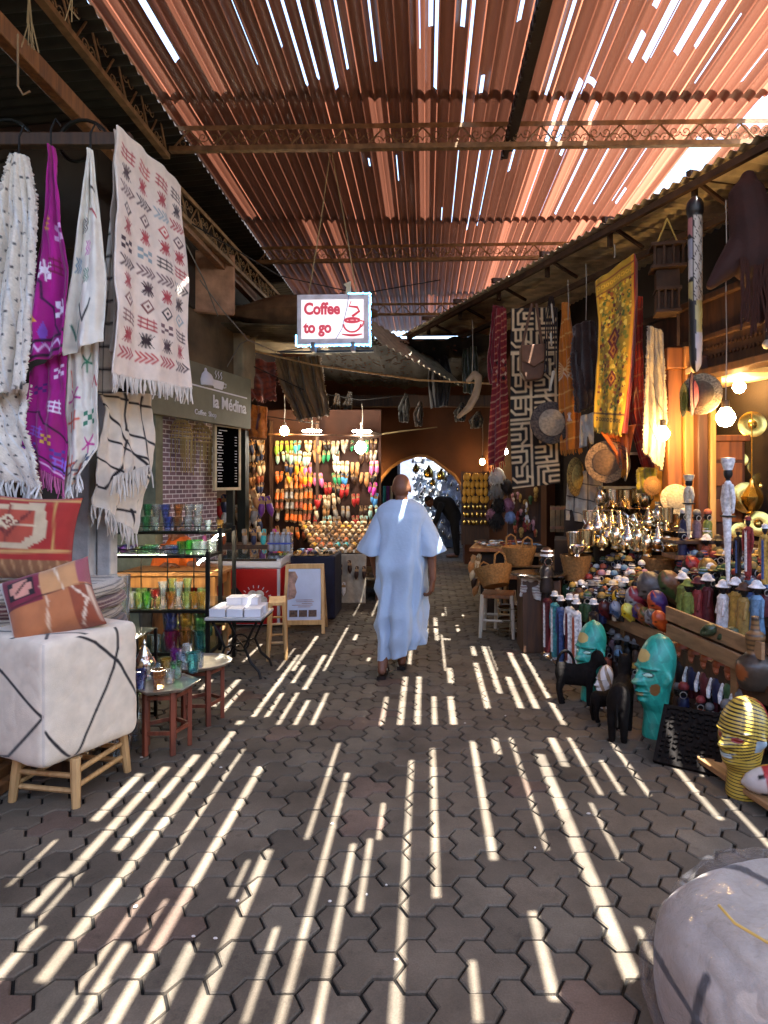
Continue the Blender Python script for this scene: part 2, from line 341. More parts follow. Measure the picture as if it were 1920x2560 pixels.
def build_roof():
    m = roofmat(); X0, X1 = -2.42, 3.45; dx = PITCH / 14; nx = int((X1 - X0) / dx)
    edges = [.1, 2.9, 5.62, 8.3, 11.6, 14.5]
    rnd = np.random.RandomState(5); ncol = int((X1 - X0) / PITCH) + 2
    for r in range(len(edges) - 1):
        ya, yb = edges[r], edges[r + 1] + .13
        ny = int((yb - ya) / .08); xs = X0 + dx * np.arange(nx + 1); ys = np.linspace(ya, yb, ny + 1)
        XX, YY = np.meshgrid(xs, ys)
        colid = ((XX - X0) / PITCH).astype(int)
        jit = rnd.uniform(-.008, .008, ncol)[np.clip(colid, 0, ncol - 1)]
        cyc = np.abs(np.cos(math.pi * (XX - X0) / PITCH)); ZZ = .046 * cyc ** .75 - .02 + .012 * (yb - YY) / (yb - ya) + .012 * np.sin(XX * 1.7 + r * 2)
        V = np.stack([XX, YY + jit * (YY < ya + .05), ZZ], -1).reshape(-1, 3)
        cx = (xs[:-1] + xs[1:]) / 2; cy = (ys[:-1] + ys[1:]) / 2; CX, CY = np.meshgrid(cx, cy)
        keep = np.ones(CX.shape, bool)
        for (a, b, c, d) in slits: keep &= ~((CX > a) & (CX < b) & (CY > c) & (CY < d))
        for (a, b, c, d) in holes: keep &= ~((CX > a) & (CX < b + .1 * (CY - c) * 0) & (CY > c) & (CY < d))
        I, J = np.nonzero(keep); q = I * (nx + 1) + J
        Fc = np.stack([q, q + 1, q + nx + 2, q + nx + 1], 1)
        me = bpy.data.meshes.new('roof_sheet'); me.from_pydata(V.tolist(), [], Fc.tolist()); me.polygons.foreach_set('use_smooth', [True] * len(Fc)); me.update()
        # random by column, and rising rightward to put bounce light into the translucency
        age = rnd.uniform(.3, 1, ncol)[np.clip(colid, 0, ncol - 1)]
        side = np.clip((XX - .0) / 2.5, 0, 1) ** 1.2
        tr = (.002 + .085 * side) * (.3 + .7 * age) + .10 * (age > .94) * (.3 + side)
        lap = rnd.uniform(0, 1, ncol)[np.clip(colid, 0, ncol - 1)]      # translucent line standing in for light leaking at each sheet lap
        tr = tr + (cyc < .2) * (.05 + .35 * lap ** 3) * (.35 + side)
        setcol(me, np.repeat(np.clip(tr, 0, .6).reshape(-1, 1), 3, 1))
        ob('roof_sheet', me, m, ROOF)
build_roof()
# ---- lattice trusses with scrolls
def truss(a, b, h, label, group, scroll=True, step=.36, sc=1.0):
    a = Vector(a); b = Vector(b); Ln = (b - a).length; d = (b - a) / Ln
    t = thing('lattice_truss', label, 'truss', a, math.atan2(d.y, d.x), group)
    tc = MB(); tc.box((Ln / 2, .012, -.02), (Ln, .055, .006)).box((Ln / 2, -.018, -.04), (Ln, .006, .045)); part(tc, 'top_chord', steel(), t, False)
    bc = MB(); bc.box((Ln / 2, .012, -h), (Ln, .055, .006)).box((Ln / 2, -.018, -h + .02), (Ln, .006, .045)); part(bc, 'bottom_chord', steel(), t, False)
    z = MB(); n = max(2, int(Ln / step))
    for i in range(n):
        x0, x1 = Ln * i / n, Ln * (i + 1) / n; xm = (x0 + x1) / 2
        z.cyl((x0, 0, -h), (xm, 0, -.05), .009, n=5); z.cyl((xm, 0, -.05), (x1, 0, -h), .009, n=5)
    part(z, 'lattice', steel(), t)
    if scroll:
        s = MB()
        for i in range(n):
            for xc, zc, sg, up in ((Ln * (i + .5) / n, -h + .075, 1, 1), (Ln * (i + .5) / n, -h + .075, -1, 1), (Ln * (i + 1) / n, -.12, 1, -1), (Ln * (i + 1) / n, -.12, -1, -1)):
                if xc > Ln - .05: continue
                pts = []
                for k in range(13):
                    th = k / 12 * 2 * math.pi * 1.25; rr = .052 * (1 - k / 15)
                    pts.append((xc + sg * (.052 - rr * math.cos(th)), 0, zc + up * rr * math.sin(th)))
                s.tube(pts, .005, 4)
        part(s, 'scrollwork', steel(), t)
    return t
gT = 'scrolled steel trusses under the red roof'
tx0, tx1 = -2.45, 3.5
truss((tx0, 3.13, ZR - .01), (tx1, 3.13, ZR - .01), .25, 'steel truss crossing the lane just above the near edge of view', gT)
truss((tx0, 6.12, ZR - .01), (tx1, 5.98, ZR - .01), .25, 'nearest visible scrolled steel truss crossing the lane under the roof', gT)
truss((tx0, 9.25, ZR - .01), (2.1, 9.05, ZR - .01), .25, 'middle scrolled steel truss crossing behind the hanging sign', gT)
truss((tx0, 12.2, ZR - .01), (1.2, 12.1, ZR - .01), .25, 'farthest steel truss crossing above the dark reed mat', gT, False)
truss((-2.46, 1.2, ZR + .02), (-2.46, 6.1, ZR + .02), .36, 'long scrolled truss running along the left roof edge', gT, True, .4)
truss((-2.47, 6.2, ZR - .45), (-2.3, 10.4, ZR - .75), .3, 'lower truss along the left wall beyond the first cross truss', gT, True, .4)
rb = MB(); rb.box((0, 4.1, 0), (.05, 4.6, .1)); rb.box((.045, 4.1, .03), (.07, 4.6, .012))
for k in range(46): rb.box((-.03, 1.9 + k * .1, -.03 + .015 * (k % 2)), (.02, .06, .07), rx=.2)
solo(rb, 'ridge_beam', mat('dark_steel', '2b2119', .6, .4), 'dark steel beam running lengthwise under the red roof', 'beam', (.79, 0, ZR - .14), smooth=False)
# ---- left: dark tin ceiling of the rug stall, plate beam, posts and back walls
def corrug(mb, a, b, c, n, amp, k, th=.002):
    """corrugated sheet: a origin, b,c edge vectors, n waves along b"""
    a, b, c = Vector(a), Vector(b), Vector(c); nn = b.cross(c).normalized(); N = n * 8; vs = []; fs = []
    for i in range(N + 1):
        o = nn * amp * math.sin(2 * math.pi * n * i / N)
        for j in range(k + 1): vs.append(a + b * (i / N) + c * (j / k) + o)
    for i in range(N):
        for j in range(k): q = i * (k + 1) + j; fs.append((q, q + 1, q + k + 2, q + k + 1))
    return mb.add(vs, fs)
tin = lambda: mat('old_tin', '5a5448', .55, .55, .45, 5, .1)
darktin = lambda: mat('dark_tin', '312c25', .6, .3, .5, 4, .1)  # dark tin tone with random variation
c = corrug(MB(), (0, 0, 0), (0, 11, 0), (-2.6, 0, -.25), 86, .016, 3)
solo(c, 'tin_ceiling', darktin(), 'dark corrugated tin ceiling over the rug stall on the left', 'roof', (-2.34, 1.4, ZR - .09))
tb = MB(); tb.box((0, 2.9, 0), (.09, 5.8, .13)); solo(tb, 'wall_plate', midwood(), 'brown timber plate running along the left stall fronts', 'beam', (-2.52, 3.6, 4.28), bev=.008)
tb = MB(); tb.box((-1.2, 0, 0), (2.4, .07, .09)); solo(tb, 'cross_rail', darkwood(), 'dark rail across the rug stall under its tin ceiling', 'beam', (-2.0, 4.35, 3.92), bev=.008)
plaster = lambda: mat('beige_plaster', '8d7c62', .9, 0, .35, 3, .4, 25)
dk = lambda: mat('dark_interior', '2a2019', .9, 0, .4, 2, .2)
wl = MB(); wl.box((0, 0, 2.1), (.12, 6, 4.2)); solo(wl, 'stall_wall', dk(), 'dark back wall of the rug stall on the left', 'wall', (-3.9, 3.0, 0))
wl = MB(); wl.box((0, 0, 1.3), (.2, .2, 2.6)).box((.16, .05, 1.3), (.1, .12, 2.6)); solo(wl, 'stall_post', mat('chalky_white', 'b7b2ac', .8, 0, .3, 6, .3), 'chalky white post behind the hanging rugs', 'post', (-2.55, 4.75, 0), bev=.01)
# coffee shop building
ang = math.atan2(.974, .226)
CS = thing('coffee_shop', 'beige plastered coffee shop front on the left with dark opening', 'building', (-2.45, 8.7, 0), ang)
def cs_box(nm, c, d, m, bev=0): mb = MB(); mb.box(c, d); return part(mb, nm, m, CS, False, bev)
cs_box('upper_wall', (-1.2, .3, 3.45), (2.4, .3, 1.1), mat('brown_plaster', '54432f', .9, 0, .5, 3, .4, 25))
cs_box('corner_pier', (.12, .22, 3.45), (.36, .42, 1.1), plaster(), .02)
cs_box('back_wall', (-1.3, 1.3, 1.5), (3.2, .12, 3.0), dk())
cs_box('door_post', (.02, .05, 1.15), (.1, .12, 2.3), mat('dark_green_paint', '1c211b', .5))
cs_box('door_post', (-.22, .1, 1.15), (.05, .1, 2.3), mat('dark_green_paint', '1c211b', .5))
def brickmat():
    m, t, b = newmat('purple_brick'); N = t.nodes; L = t.links
    tc = N.new('ShaderNodeTexCoord'); sp = N.new('ShaderNodeSeparateXYZ'); cb = N.new('ShaderNodeCombineXYZ'); L.new(tc.outputs['Object'], sp.inputs[0])
    L.new(sp.outputs[0], cb.inputs[0]); L.new(sp.outputs[2], cb.inputs[1])
    br = N.new('ShaderNodeTexBrick'); br.inputs['Scale'].default_value = 1; br.inputs['Brick Width'].default_value = .13; br.inputs['Row Height'].default_value = .054
    br.inputs['Mortar Size'].default_value = .006; br.inputs['Color1'].default_value = hexc('8a6e7c') + (1,); br.inputs['Color2'].default_value = hexc('655260') + (1,); br.inputs['Mortar'].default_value = hexc('dcd8e0') + (1,)
    L.new(cb.outputs[0], br.inputs[0]); L.new(br.outputs[0], b.inputs['Base Color']); b.inputs['Roughness'].default_value = .7
    return m
cs_box('brick_panel', (-.9, .3, 1.2), (1.25, .06, 2.4), brickmat())
cs_box('rear_wall', (-.7, .8, 1.5), (1.3, .1, 3.0), dk())
cs_box('side_wall', (-2.0, .6, 1.2), (.12, 1.4, 2.4), mat('olive_paint', '6c6b55', .8))
# left ledge, rubble and tin above the coffee shop
wl = MB(); wl.box((0, 0, 0), (1.5, 1.6, .08), rx=.06)
solo(wl, 'ledge', mat('brown_board', '4b3726', .85, 0, .4), 'brown ledge board above the coffee shop sign', 'ledge', (-2.05, 9.6, 3.95))
wl = corrug(MB(), (0, 0, 0), (0, 1.9, 0), (1.9, 0, -.05), 16, .018, 3)
solo(wl, 'tin_awning', tin(), 'flat rusty tin awning left of the hanging sign', 'awning', (-2.6, 8.1, 3.62))
wl = corrug(MB(), (0, 0, 0), (1.1, 2.2, -.2), (.42, -.3, -.5), 15, .016, 3)
solo(wl, 'tin_sheet', mat('grey_tin', '8d8470', .5, .4, .3), 'loose grey corrugated tin sheet hanging right of the sign', 'tin sheet', (-.95, 7.9, 3.75))
wl = MB()
rr = random.Random(2)
rs = []
for j in range(7):
    t_ = j / 6; rs.append([Vector((-1.0 + 2.0 * t_, .34 * math.sin(math.pi * (t_ * .9 + .05)) * math.cos(a_) * rr.uniform(.85, 1.1), .26 * math.sin(math.pi * (t_ * .9 + .05)) * math.sin(a_) * rr.uniform(.85, 1.1))) for a_ in [2 * math.pi * k / 10 for k in range(10)]])
wl.rings(rs); solo(wl, 'sack_bundle', mat('sacking', '6a4c33', .95, 0, .4, 5, .5, 20), 'brown sacking bundle lying on the tin awning', 'sack', (-1.65, 8.6, 3.86))
wl = MB(); wl.box((0, 0, 0), (.5, .12, .75), rz=.35); solo(wl, 'broken_wall', mat('pink_plaster', 'a07a62', .9, 0, .5, 4, .5, 20), 'broken pinkish plaster wall above the beige pier', 'wall', (-2.62, 7.9, 4.05), bev=.03)
# ---- far end: arch wall and the lane beyond
def arch_wall():
    Y = 12.5; k = Y / F
    pts = [(926, 1306), (933, 1262), (941, 1222), (957, 1192), (979, 1168), (1005, 1151), (1036, 1141), (1050, 1139), (1066, 1141), (1086, 1151), (1104, 1165), (1137, 1189), (1150, 1210), (1156, 1230), (1160, 1260), (1161, 1306)]
    ar = [((x - VX) * k, HC - (y - VY) * k) for x, y in pts]
    poly = [(-4.3, -.05), (-4.3, 4.4), (2.8, 4.4), (2.8, -.05), (ar[-1][0], -.05)] + ar[::-1] + [(ar[0][0], -.05)]
    mb = MB(); mb.prism(poly, 0, .55)
    rim = MB(); rim.tube([(x, -.01, z) for x, z in ar], .035, 6)
    t = thing('arch_wall', 'ochre plastered wall with a round archway closing the lane', 'wall', (0, Y, 0))
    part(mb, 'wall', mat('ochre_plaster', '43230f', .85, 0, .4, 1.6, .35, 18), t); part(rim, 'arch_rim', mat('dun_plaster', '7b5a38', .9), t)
arch_wall()
mb = MB(); mb.box((-.9, 3.6, 1.9), (.15, 6.5, 3.8)).box((1.5, 3.6, 1.9), (.15, 6.5, 3.8)); mb.box((.3, 6.9, 1.9), (2.6, .15, 3.8))
solo(mb, 'lane_wall', mat('pale_wall', '868ca0', .9, 0, .15), 'pale walls of the open lane beyond the archway', 'wall', (-.5, 13.05, 0))
# dark reed mat with holes
def reed_mat():
    nx, ny = 90, 60; X0, X1, Y0, Y1 = -1.9, 1.1, 8.7, 12.45; rnd = np.random.RandomState(11); V = []; Fc = []
    fld = rnd.rand(14, 14)
    def fv(u, v):
        a, b = u * 12, v * 12; i, j = int(a), int(b); p, q = a - i, b - j
        return (fld[i, j] * (1 - p) + fld[i + 1, j] * p) * (1 - q) + (fld[i, j + 1] * (1 - p) + fld[i + 1, j + 1] * p) * q
    for j in range(ny + 1):
        for i in range(nx + 1):
            u, v = i / nx, j / ny; V.append((X0 + (X1 - X0) * u, Y0 + (Y1 - Y0) * v, 3.62 - .12 * math.sin(math.pi * u) - .1 * v + .02 * math.sin(u * 60) + .05 * fv(u, v)))
    for j in range(ny):
        for i in range(nx):
            u, v = i / nx, j / ny; t_ = fv(u, v)
            if rnd.rand() < (.16 if .1 < u < .55 else .02) * (1 + 1.2 * (t_ > .62)) and (j % 2): continue
            if v < .06 and u < .55 and t_ > .42: continue
            q = j * (nx + 1) + i; Fc.append((q, q + 1, q + nx + 2, q + nx + 1))
    me = bpy.data.meshes.new('reed_mat'); me.from_pydata(V, [], Fc); me.update()
    tag(ob('reed_mat', me, mat('reed', '120e0a', .95, 0, .4, 20, .3)), 'dark tattered reed mat with bright holes in front of the arch', 'reed mat')
reed_mat()
mb = MB(); mb.box((0, 0, 0), (4.6, .14, .22)); solo(mb, 'lintel_beam', darkwood(), 'dark timber beam under the reed mat above the archway', 'beam', (-.2, 11.9, 3.1), bev=.01)
mb = MB(); mb.tube([(-2.4, 0, .38), (-1.2, 0, .1), (.3, .1, -.1), (1.5, .1, -.16)], .014, 6); solo(mb, 'bamboo_pole', pine(), 'long bamboo pole sagging across the lane below the reed mat', 'pole', (-.4, 9.0, 3.15))
# ---- right: awning
AN, AF = Vector((2.62, 4.75, HC + 2.56)), Vector((-.17, 10.6, HC + 2.42))
def awning():
    d = AF - AN; Ln = d.length; ang = math.atan2(d.y, d.x); 
    t = thing('tin_awning', 'long grey corrugated tin awning over the right hand stalls', 'awning', AN, ang)
    # local x along the edge, local y to the left of travel -> the shops are at -y
    sh = MB(); corrug(sh, (-3.2, .12, .06), (Ln + 3.6, 0, d.z), (0, -3.0, .32), 88, .017, 4); part(sh, 'sheet', mat('weathered_tin', 'cdbd9e', .6, .3, .45, 4, .2, 30), t)
    for y, z in ((.05, -.0), (-.42, -.16)):
        b = MB(); b.bar((-3.2, y, z), (Ln + .2, y, z + d.z), .05, .06); part(b, 'rail', mat('rusty_steel', '4a3526', .7, .3, .4), t, False)
    pu = MB()
    for k in range(9):
        x = -2.4 + k * 1.05; pu.bar((x, .1, .03), (x, -2.9, .34), .05, .06); pu.bar((x, -.03, -.02), (x, -.42, -.16), .03, .03)
        pu.bar((x + .05, -.03, .0), (x + .05, -.03, -.2), .03, .05)
    part(pu, 'bracket', mat('rusty_steel', '4a3526', .7, .3, .4), t, False)
    return t
awning()
def wall_seg(a, b, z0, z1, th, name, m, label, cat='wall'):
    a = Vector(a); b = Vector(b); d = b - a; mb = MB(); mb.box((d.length / 2, 0, (z0 + z1) / 2), (d.length, th, z1 - z0))
    o = solo(mb, name, m, label, cat, (a.x, a.y, 0)); o.rotation_euler.z = math.atan2(d.y, d.x); return o
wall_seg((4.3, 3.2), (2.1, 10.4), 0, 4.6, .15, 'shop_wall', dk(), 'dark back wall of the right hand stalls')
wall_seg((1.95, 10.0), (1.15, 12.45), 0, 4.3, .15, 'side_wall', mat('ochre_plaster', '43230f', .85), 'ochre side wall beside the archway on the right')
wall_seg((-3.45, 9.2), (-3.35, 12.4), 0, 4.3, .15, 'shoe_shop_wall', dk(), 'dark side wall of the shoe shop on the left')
# ---- unseen walls added behind the camera for warm bounce, then side closures
mb = MB(); mb.box((0, -7, 2.2), (14, .3, 4.4)).box((-5.2, -3.2, 2.4), (.3, 8, 4.8)).box((5.2, -3.2, 2.4), (.3, 8, 4.8))
solo(mb, 'bounce_wall', mat('red_city_plaster', 'c08a6c', .9, 0, .2), 'unseen pinkish red plaster walls added behind the camera for warm bounce light', 'wall')
mb = MB(); mb.box((-2.95, 10.3, 4.75), (.3, 8.6, 2.1)).box((-3.6, 5.9, 4.8), (1.3, .3, 2.2)); solo(mb, 'upper_wall', dk(), 'dark upper wall between the left shops and the roof', 'wall')  # upper wall in the plain dark wall tone
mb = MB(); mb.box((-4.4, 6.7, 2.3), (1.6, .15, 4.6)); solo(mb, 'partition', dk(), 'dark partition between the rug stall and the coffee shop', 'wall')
# ================================================================== TEXTILES
class Cv:
    def __init__(s, w, h, bg):
        s.w, s.h = w, h; s.a = np.ones((h, w, 3), np.float32) * np.array(hexc(bg), np.float32)
        s.Y, s.X = np.mgrid[0:h, 0:w].astype(np.float32)
    def line(s, pts, wd, col):
        c = np.array(hexc(col), np.float32)
        for (x0, y0), (x1, y1) in zip(pts[:-1], pts[1:]):
            dx, dy = x1 - x0, y1 - y0; L2 = max(1e-6, dx * dx + dy * dy)
            t = np.clip(((s.X - x0) * dx + (s.Y - y0) * dy) / L2, 0, 1)
            d = np.hypot(s.X - x0 - t * dx, s.Y - y0 - t * dy); a = np.clip(wd / 2 + .5 - d, 0, 1)[..., None]
            s.a = s.a * (1 - a) + c * a
        return s
    def poly(s, pts, col):
        c = np.array(hexc(col), np.float32); ins = np.zeros(s.X.shape, bool); n = len(pts)
        for i in range(n):
            x0, y0 = pts[i]; x1, y1 = pts[(i + 1) % n]
            if y0 == y1: continue
            ins ^= ((s.Y > min(y0, y1)) & (s.Y <= max(y0, y1)) & (s.X < x0 + (s.Y - y0) * (x1 - x0) / (y1 - y0)))
        s.a[ins] = c; return s
    def rect(s, x0, y0, x1, y1, col): return s.poly([(x0, y0), (x1, y0), (x1, y1), (x0, y1)], col)
    def disc(s, x, y, r, col, r2=0, ry=None):
        d = np.hypot(s.X - x, (s.Y - y) * (r / (ry or r))); s.a[(d <= r) & (d >= r2)] = np.array(hexc(col), np.float32); return s
    def noise(s, k, seed=0):
        s.a *= 1 + (np.random.RandomState(seed).rand(s.h, s.w, 1).astype(np.float32) - .5) * k; return s
    def diamond(s, x, y, rx, ry, col, inn=None):
        s.poly([(x, y - ry), (x + rx, y), (x, y + ry), (x - rx, y)], col)
        if inn: s.poly([(x, y - ry * .62), (x + rx * .62, y), (x, y + ry * .62), (x - rx * .62, y)], inn); s.poly([(x, y - ry * .3), (x + rx * .3, y), (x, y + ry * .3), (x - rx * .3, y)], col)
        return s
    def bow(s, x, y, r, ry, col):
        s.poly([(x - r, y - ry), (x, y - .15 * ry), (x, y + .15 * ry), (x - r, y + ry), (x - r * .45, y)], col); s.poly([(x + r, y - ry), (x, y - .15 * ry), (x, y + .15 * ry), (x + r, y + ry), (x + r * .45, y)], col)
        return s.line([(x, y - ry), (x, y + ry)], r * .28, col).line([(x - r * .5, y - ry), (x + r * .5, y + ry)], r * .2, col).line([(x + r * .5, y - ry), (x - r * .5, y + ry)], r * .2, col)
    def star(s, x, y, r, col, n=5, wd=2):
        for k in range(n): a = 2 * math.pi * k / n + .3; s.line([(x, y), (x + r * math.cos(a), y + r * math.sin(a))], wd, col)
        return s
    def chev(s, x, y, r, ry, col, n=3, wd=1.6):
        for k in range(n): o = x - r + 2 * r * k / n; s.line([(o, y - ry), (o + r * .6, y), (o, y + ry)], wd, col)
        return s
    def hatch(s, x, y, r, ry, col, wd=1.6):
        for k in range(3): s.line([(x - r, y - ry + k * ry * .8), (x + r, y - ry * .4 + k * ry * .8)], wd, col)
        for k in range(3): s.line([(x - r * .7 + k * r * .7, y - ry), (x - r * .7 + k * r * .7, y + ry)], wd * .7, col)
        return s
    def check(s, x, y, r, ry, col):
        for i in range(3):
            for j in range(3):
                if (i + j) % 2 == 0: s.rect(x - r + i * r * .66, y - ry + j * ry * .66, x - r + (i + 1) * r * .66, y - ry + (j + 1) * ry * .66, col)
        return s
textile = lambda: painted('textile', .9, 260, .3, .2)
wool = lambda: painted('shaggy_wool', .95, 90, .9, .3)
def edge_at(E, v):
    t = v * (len(E) - 1); i = min(int(t), len(E) - 2); f = t - i
    return Vector(E[i]).lerp(Vector(E[i + 1]), f)
def cloth(name, L, Rr, cv, amp=.02, k=3, ph=0, parent=None, th=.006, m=None, wave=1, rag=0, origin=None):
    nu, nv = cv.w, cv.h
    def dens(E):   # resample by length in the picture so that patterns keep their scale
        E = [Vector(e) for e in E]; d = [0]
        for a, b in zip(E[:-1], E[1:]): d.append(d[-1] + (b - a).length)
        out = []
        for q in range(33):
            t = q / 32 * d[-1]; i = 0
            while i < len(d) - 2 and d[i + 1] < t: i += 1
            out.append(E[i].lerp(E[i + 1], (t - d[i]) / max(1e-6, d[i + 1] - d[i])))
        return out
    L, Rr = dens(L), dens(Rr); V = []; o0 = origin or P(*(L[0] + (Rr[0] - L[0]) * .5))
    rn = random.Random(nu * 7 + nv)
    for j in range(nv):
        v = j / (nv - 1); a, b = P(*edge_at(L, v)), P(*edge_at(Rr, v)); d = b - a; nn = Vector((d.y, -d.x, 0))
        nn = nn.normalized() if nn.length > 1e-5 else Vector((0, -1, 0))
        for i in range(nu):
            u = i / (nu - 1); q = a + d * u
            f = amp * (math.sin(2 * math.pi * (k * u + ph + .25 * v)) * (.35 + .65 * v) + .45 * math.sin(2 * math.pi * (k * 2.1 * u - .7 * v + ph * 3)) * wave) + amp * .4 * math.sin(9 * v + 4 * u + ph)
            f += amp * 1.1 * noise.noise((u * 2.6 + nu, v * 3.2, nv * .37)) + amp * .5 * noise.noise((u * 7 + nu, v * 9, nv * .2))
            q = q + nn * f
            if rag and (i in (0, nu - 1)): q.x += rn.uniform(-rag, rag)
            if rag and j == nv - 1: q.z += rn.uniform(-rag, rag) * 2
            V.append(q - o0)
    Fc = [(j * nu + i, j * nu + i + 1, (j + 1) * nu + i + 1, (j + 1) * nu + i) for j in range(nv - 1) for i in range(nu - 1)]
    me = bpy.data.meshes.new(name); me.from_pydata([tuple(v) for v in V], [], Fc); me.polygons.foreach_set('use_smooth', [True] * len(Fc)); me.update()
    setcol(me, cv.a.reshape(-1, 3)); o = ob(name, me, m or textile(), parent)
    if parent is None: o.location = o0
    if th: s = o.modifiers.new('thick', 'SOLIDIFY'); s.thickness = th; s.offset = 0
    bot = [V[(nv - 1) * nu + i] for i in range(nu)]
    return o, o0, bot
def fringe(bot, ln, n, col, parent, o_off=Vector((0, 0, 0)), wd=.012, name='fringe', spread=.02, seed=1):
    rn = random.Random(seed); mb = MB()
    for q in range(n):
        t = (q + .5) / n * (len(bot) - 1); i = min(int(t), len(bot) - 2); p = bot[i].lerp(bot[i + 1], t - i) + o_off
        l = ln * rn.uniform(.65, 1.15); dx, dy = rn.uniform(-spread, spread), rn.uniform(-spread, spread)
        mb.tube([p + Vector((0, 0, .01)), p + Vector((dx * .4, dy, -l * .5)), p + Vector((dx, dy * .5, -l))], [wd * .5, wd * .55, wd * .3], 4)
    return part(mb, name, mat('fringe_' + col, col, .95, 0, .2), parent)
gR = 'rugs hanging at the front of the left stall'
# cream rug with woven rows
def cream():
    t = thing('hanging_rug', 'large cream rug with rows of red, black and grey motifs, nearest the lane', 'rug', P(290, 312, 4.0), 0, gR)
    cv = Cv(104, 230, 'ead9c8'); cs = ['3a1822', 'b0303a', '93a6aa', '7d4a44', '2c1a22', 'c24a48', '6a4a4c']; rn = random.Random(4)
    ys = [18 + 17.2 * k for k in range(12)]
    kinds = ['hatch', 'bow', 'chev', 'dia', 'bow', 'hatch', 'chev', 'bow', 'dia', 'hatch', 'bow', 'chev']
    for y, kd in zip(ys, kinds):
        for c in range(4):
            x = 15 + c * 25; col = cs[rn.randrange(7)]
            if kd == 'bow' and c != 1: col = rn.choice(['3a1822', '2c1a22', 'a82f36', '3a1822'])
            if kd == 'hatch': (cv.hatch if rn.random() < .6 else cv.check)(x, y, 9, 5.2, col)
            elif kd == 'bow': cv.bow(x, y, 7.5, 6.5, col)
            elif kd == 'chev': cv.chev(x, y, 10, 5, col, 4, 1.8)
            else: cv.diamond(x, y, 7.5, 7.5, col, 'ead9c8')
    o, o0, bot = cloth('weave', [(288, 312, 4.0), (279, 400, 4.0), (291, 520, 4.0), (287, 640, 4.02), (284, 800, 4.0), (278, 932, 4.02)],
                       [(458, 466, 4.95), (461, 560, 4.95), (466, 700, 4.95), (470, 850, 4.95), (480, 972, 4.9)], cv, .018, 1.6, .1, t, .01, origin=P(290, 312, 4.0))
    fringe(bot, .11, 64, 'cfc4b6', o, spread=.025, wd=.014)
    b2 = Cv(10, 60, 'cbb9aa'); cloth('back_fold', [(285, 322, 4.1), (277, 420, 4.1), (283, 640, 4.2), (276, 880, 4.15)], [(420, 440, 4.95), (440, 560, 5.0), (455, 700, 5.0), (462, 880, 5.0)], b2, .03, 1.6, .3, t, .008, origin=P(290, 312, 4.0))
cream()
def blackline():
    t = thing('hanging_rug', 'ivory rug with a hand drawn black grid, hanging behind the cream one', 'rug', P(290, 470, 4.4), 0, gR); og = P(290, 470, 4.4)
    cv = Cv(24, 120, 'e0d6c6')
    for k in range(9): cv.line([(0, 14 + k * 13), (24, 12 + k * 13.2)], 1.5, '16141a')
    cv.line([(8, 60), (5, 90), (6, 119)], 1.4, '16141a')
    cloth('upper_fold', [(286, 470, 4.35), (270, 600, 4.35), (259, 700, 4.35), (250, 850, 4.35), (243, 985, 4.35)], [(296, 470, 4.4), (294, 560, 4.4), (292, 700, 4.4), (290, 985, 4.4)], cv, .012, 1, 0, t, .01, origin=og)
    cv = Cv(84, 150, 'e6dac8')
    for pts in ([(0, 4), (84, 16)], [(34, 2), (36, 44), (84, 56)], [(66, 4), (62, 40), (64, 84), (84, 90)], [(10, 60), (60, 72), (78, 84)], [(0, 88), (50, 104), (52, 84)], [(40, 56), (26, 92), (10, 124), (0, 124)], [(0, 18), (78, 96)], [(30, 138), (70, 130), (66, 118)], [(60, 130), (72, 150)]):
        cv.line(pts, 2.8, '15121a')
    o, _, bot = cloth('lower_fold', [(243, 978, 4.4), (256, 1020, 4.4), (250, 1120, 4.4), (243, 1260, 4.4)], [(382, 985, 4.98), (387, 1080, 4.98), (386, 1180, 4.98), (345, 1335, 4.95)], cv, .03, 2.2, .4, t, .01, origin=og)
    fringe(bot, .13, 46, 'd0c8bc', o, spread=.03, wd=.013)
    mb = MB(); a = P(284, 1195, 4.36) - og; b = P(375, 1165, 4.75) - og
    fringe([a.lerp(b, i / 10) for i in range(11)], .16, 26, 'd0c8bc', t, spread=.03, wd=.013, seed=4, name='fold_fringe')
blackline()
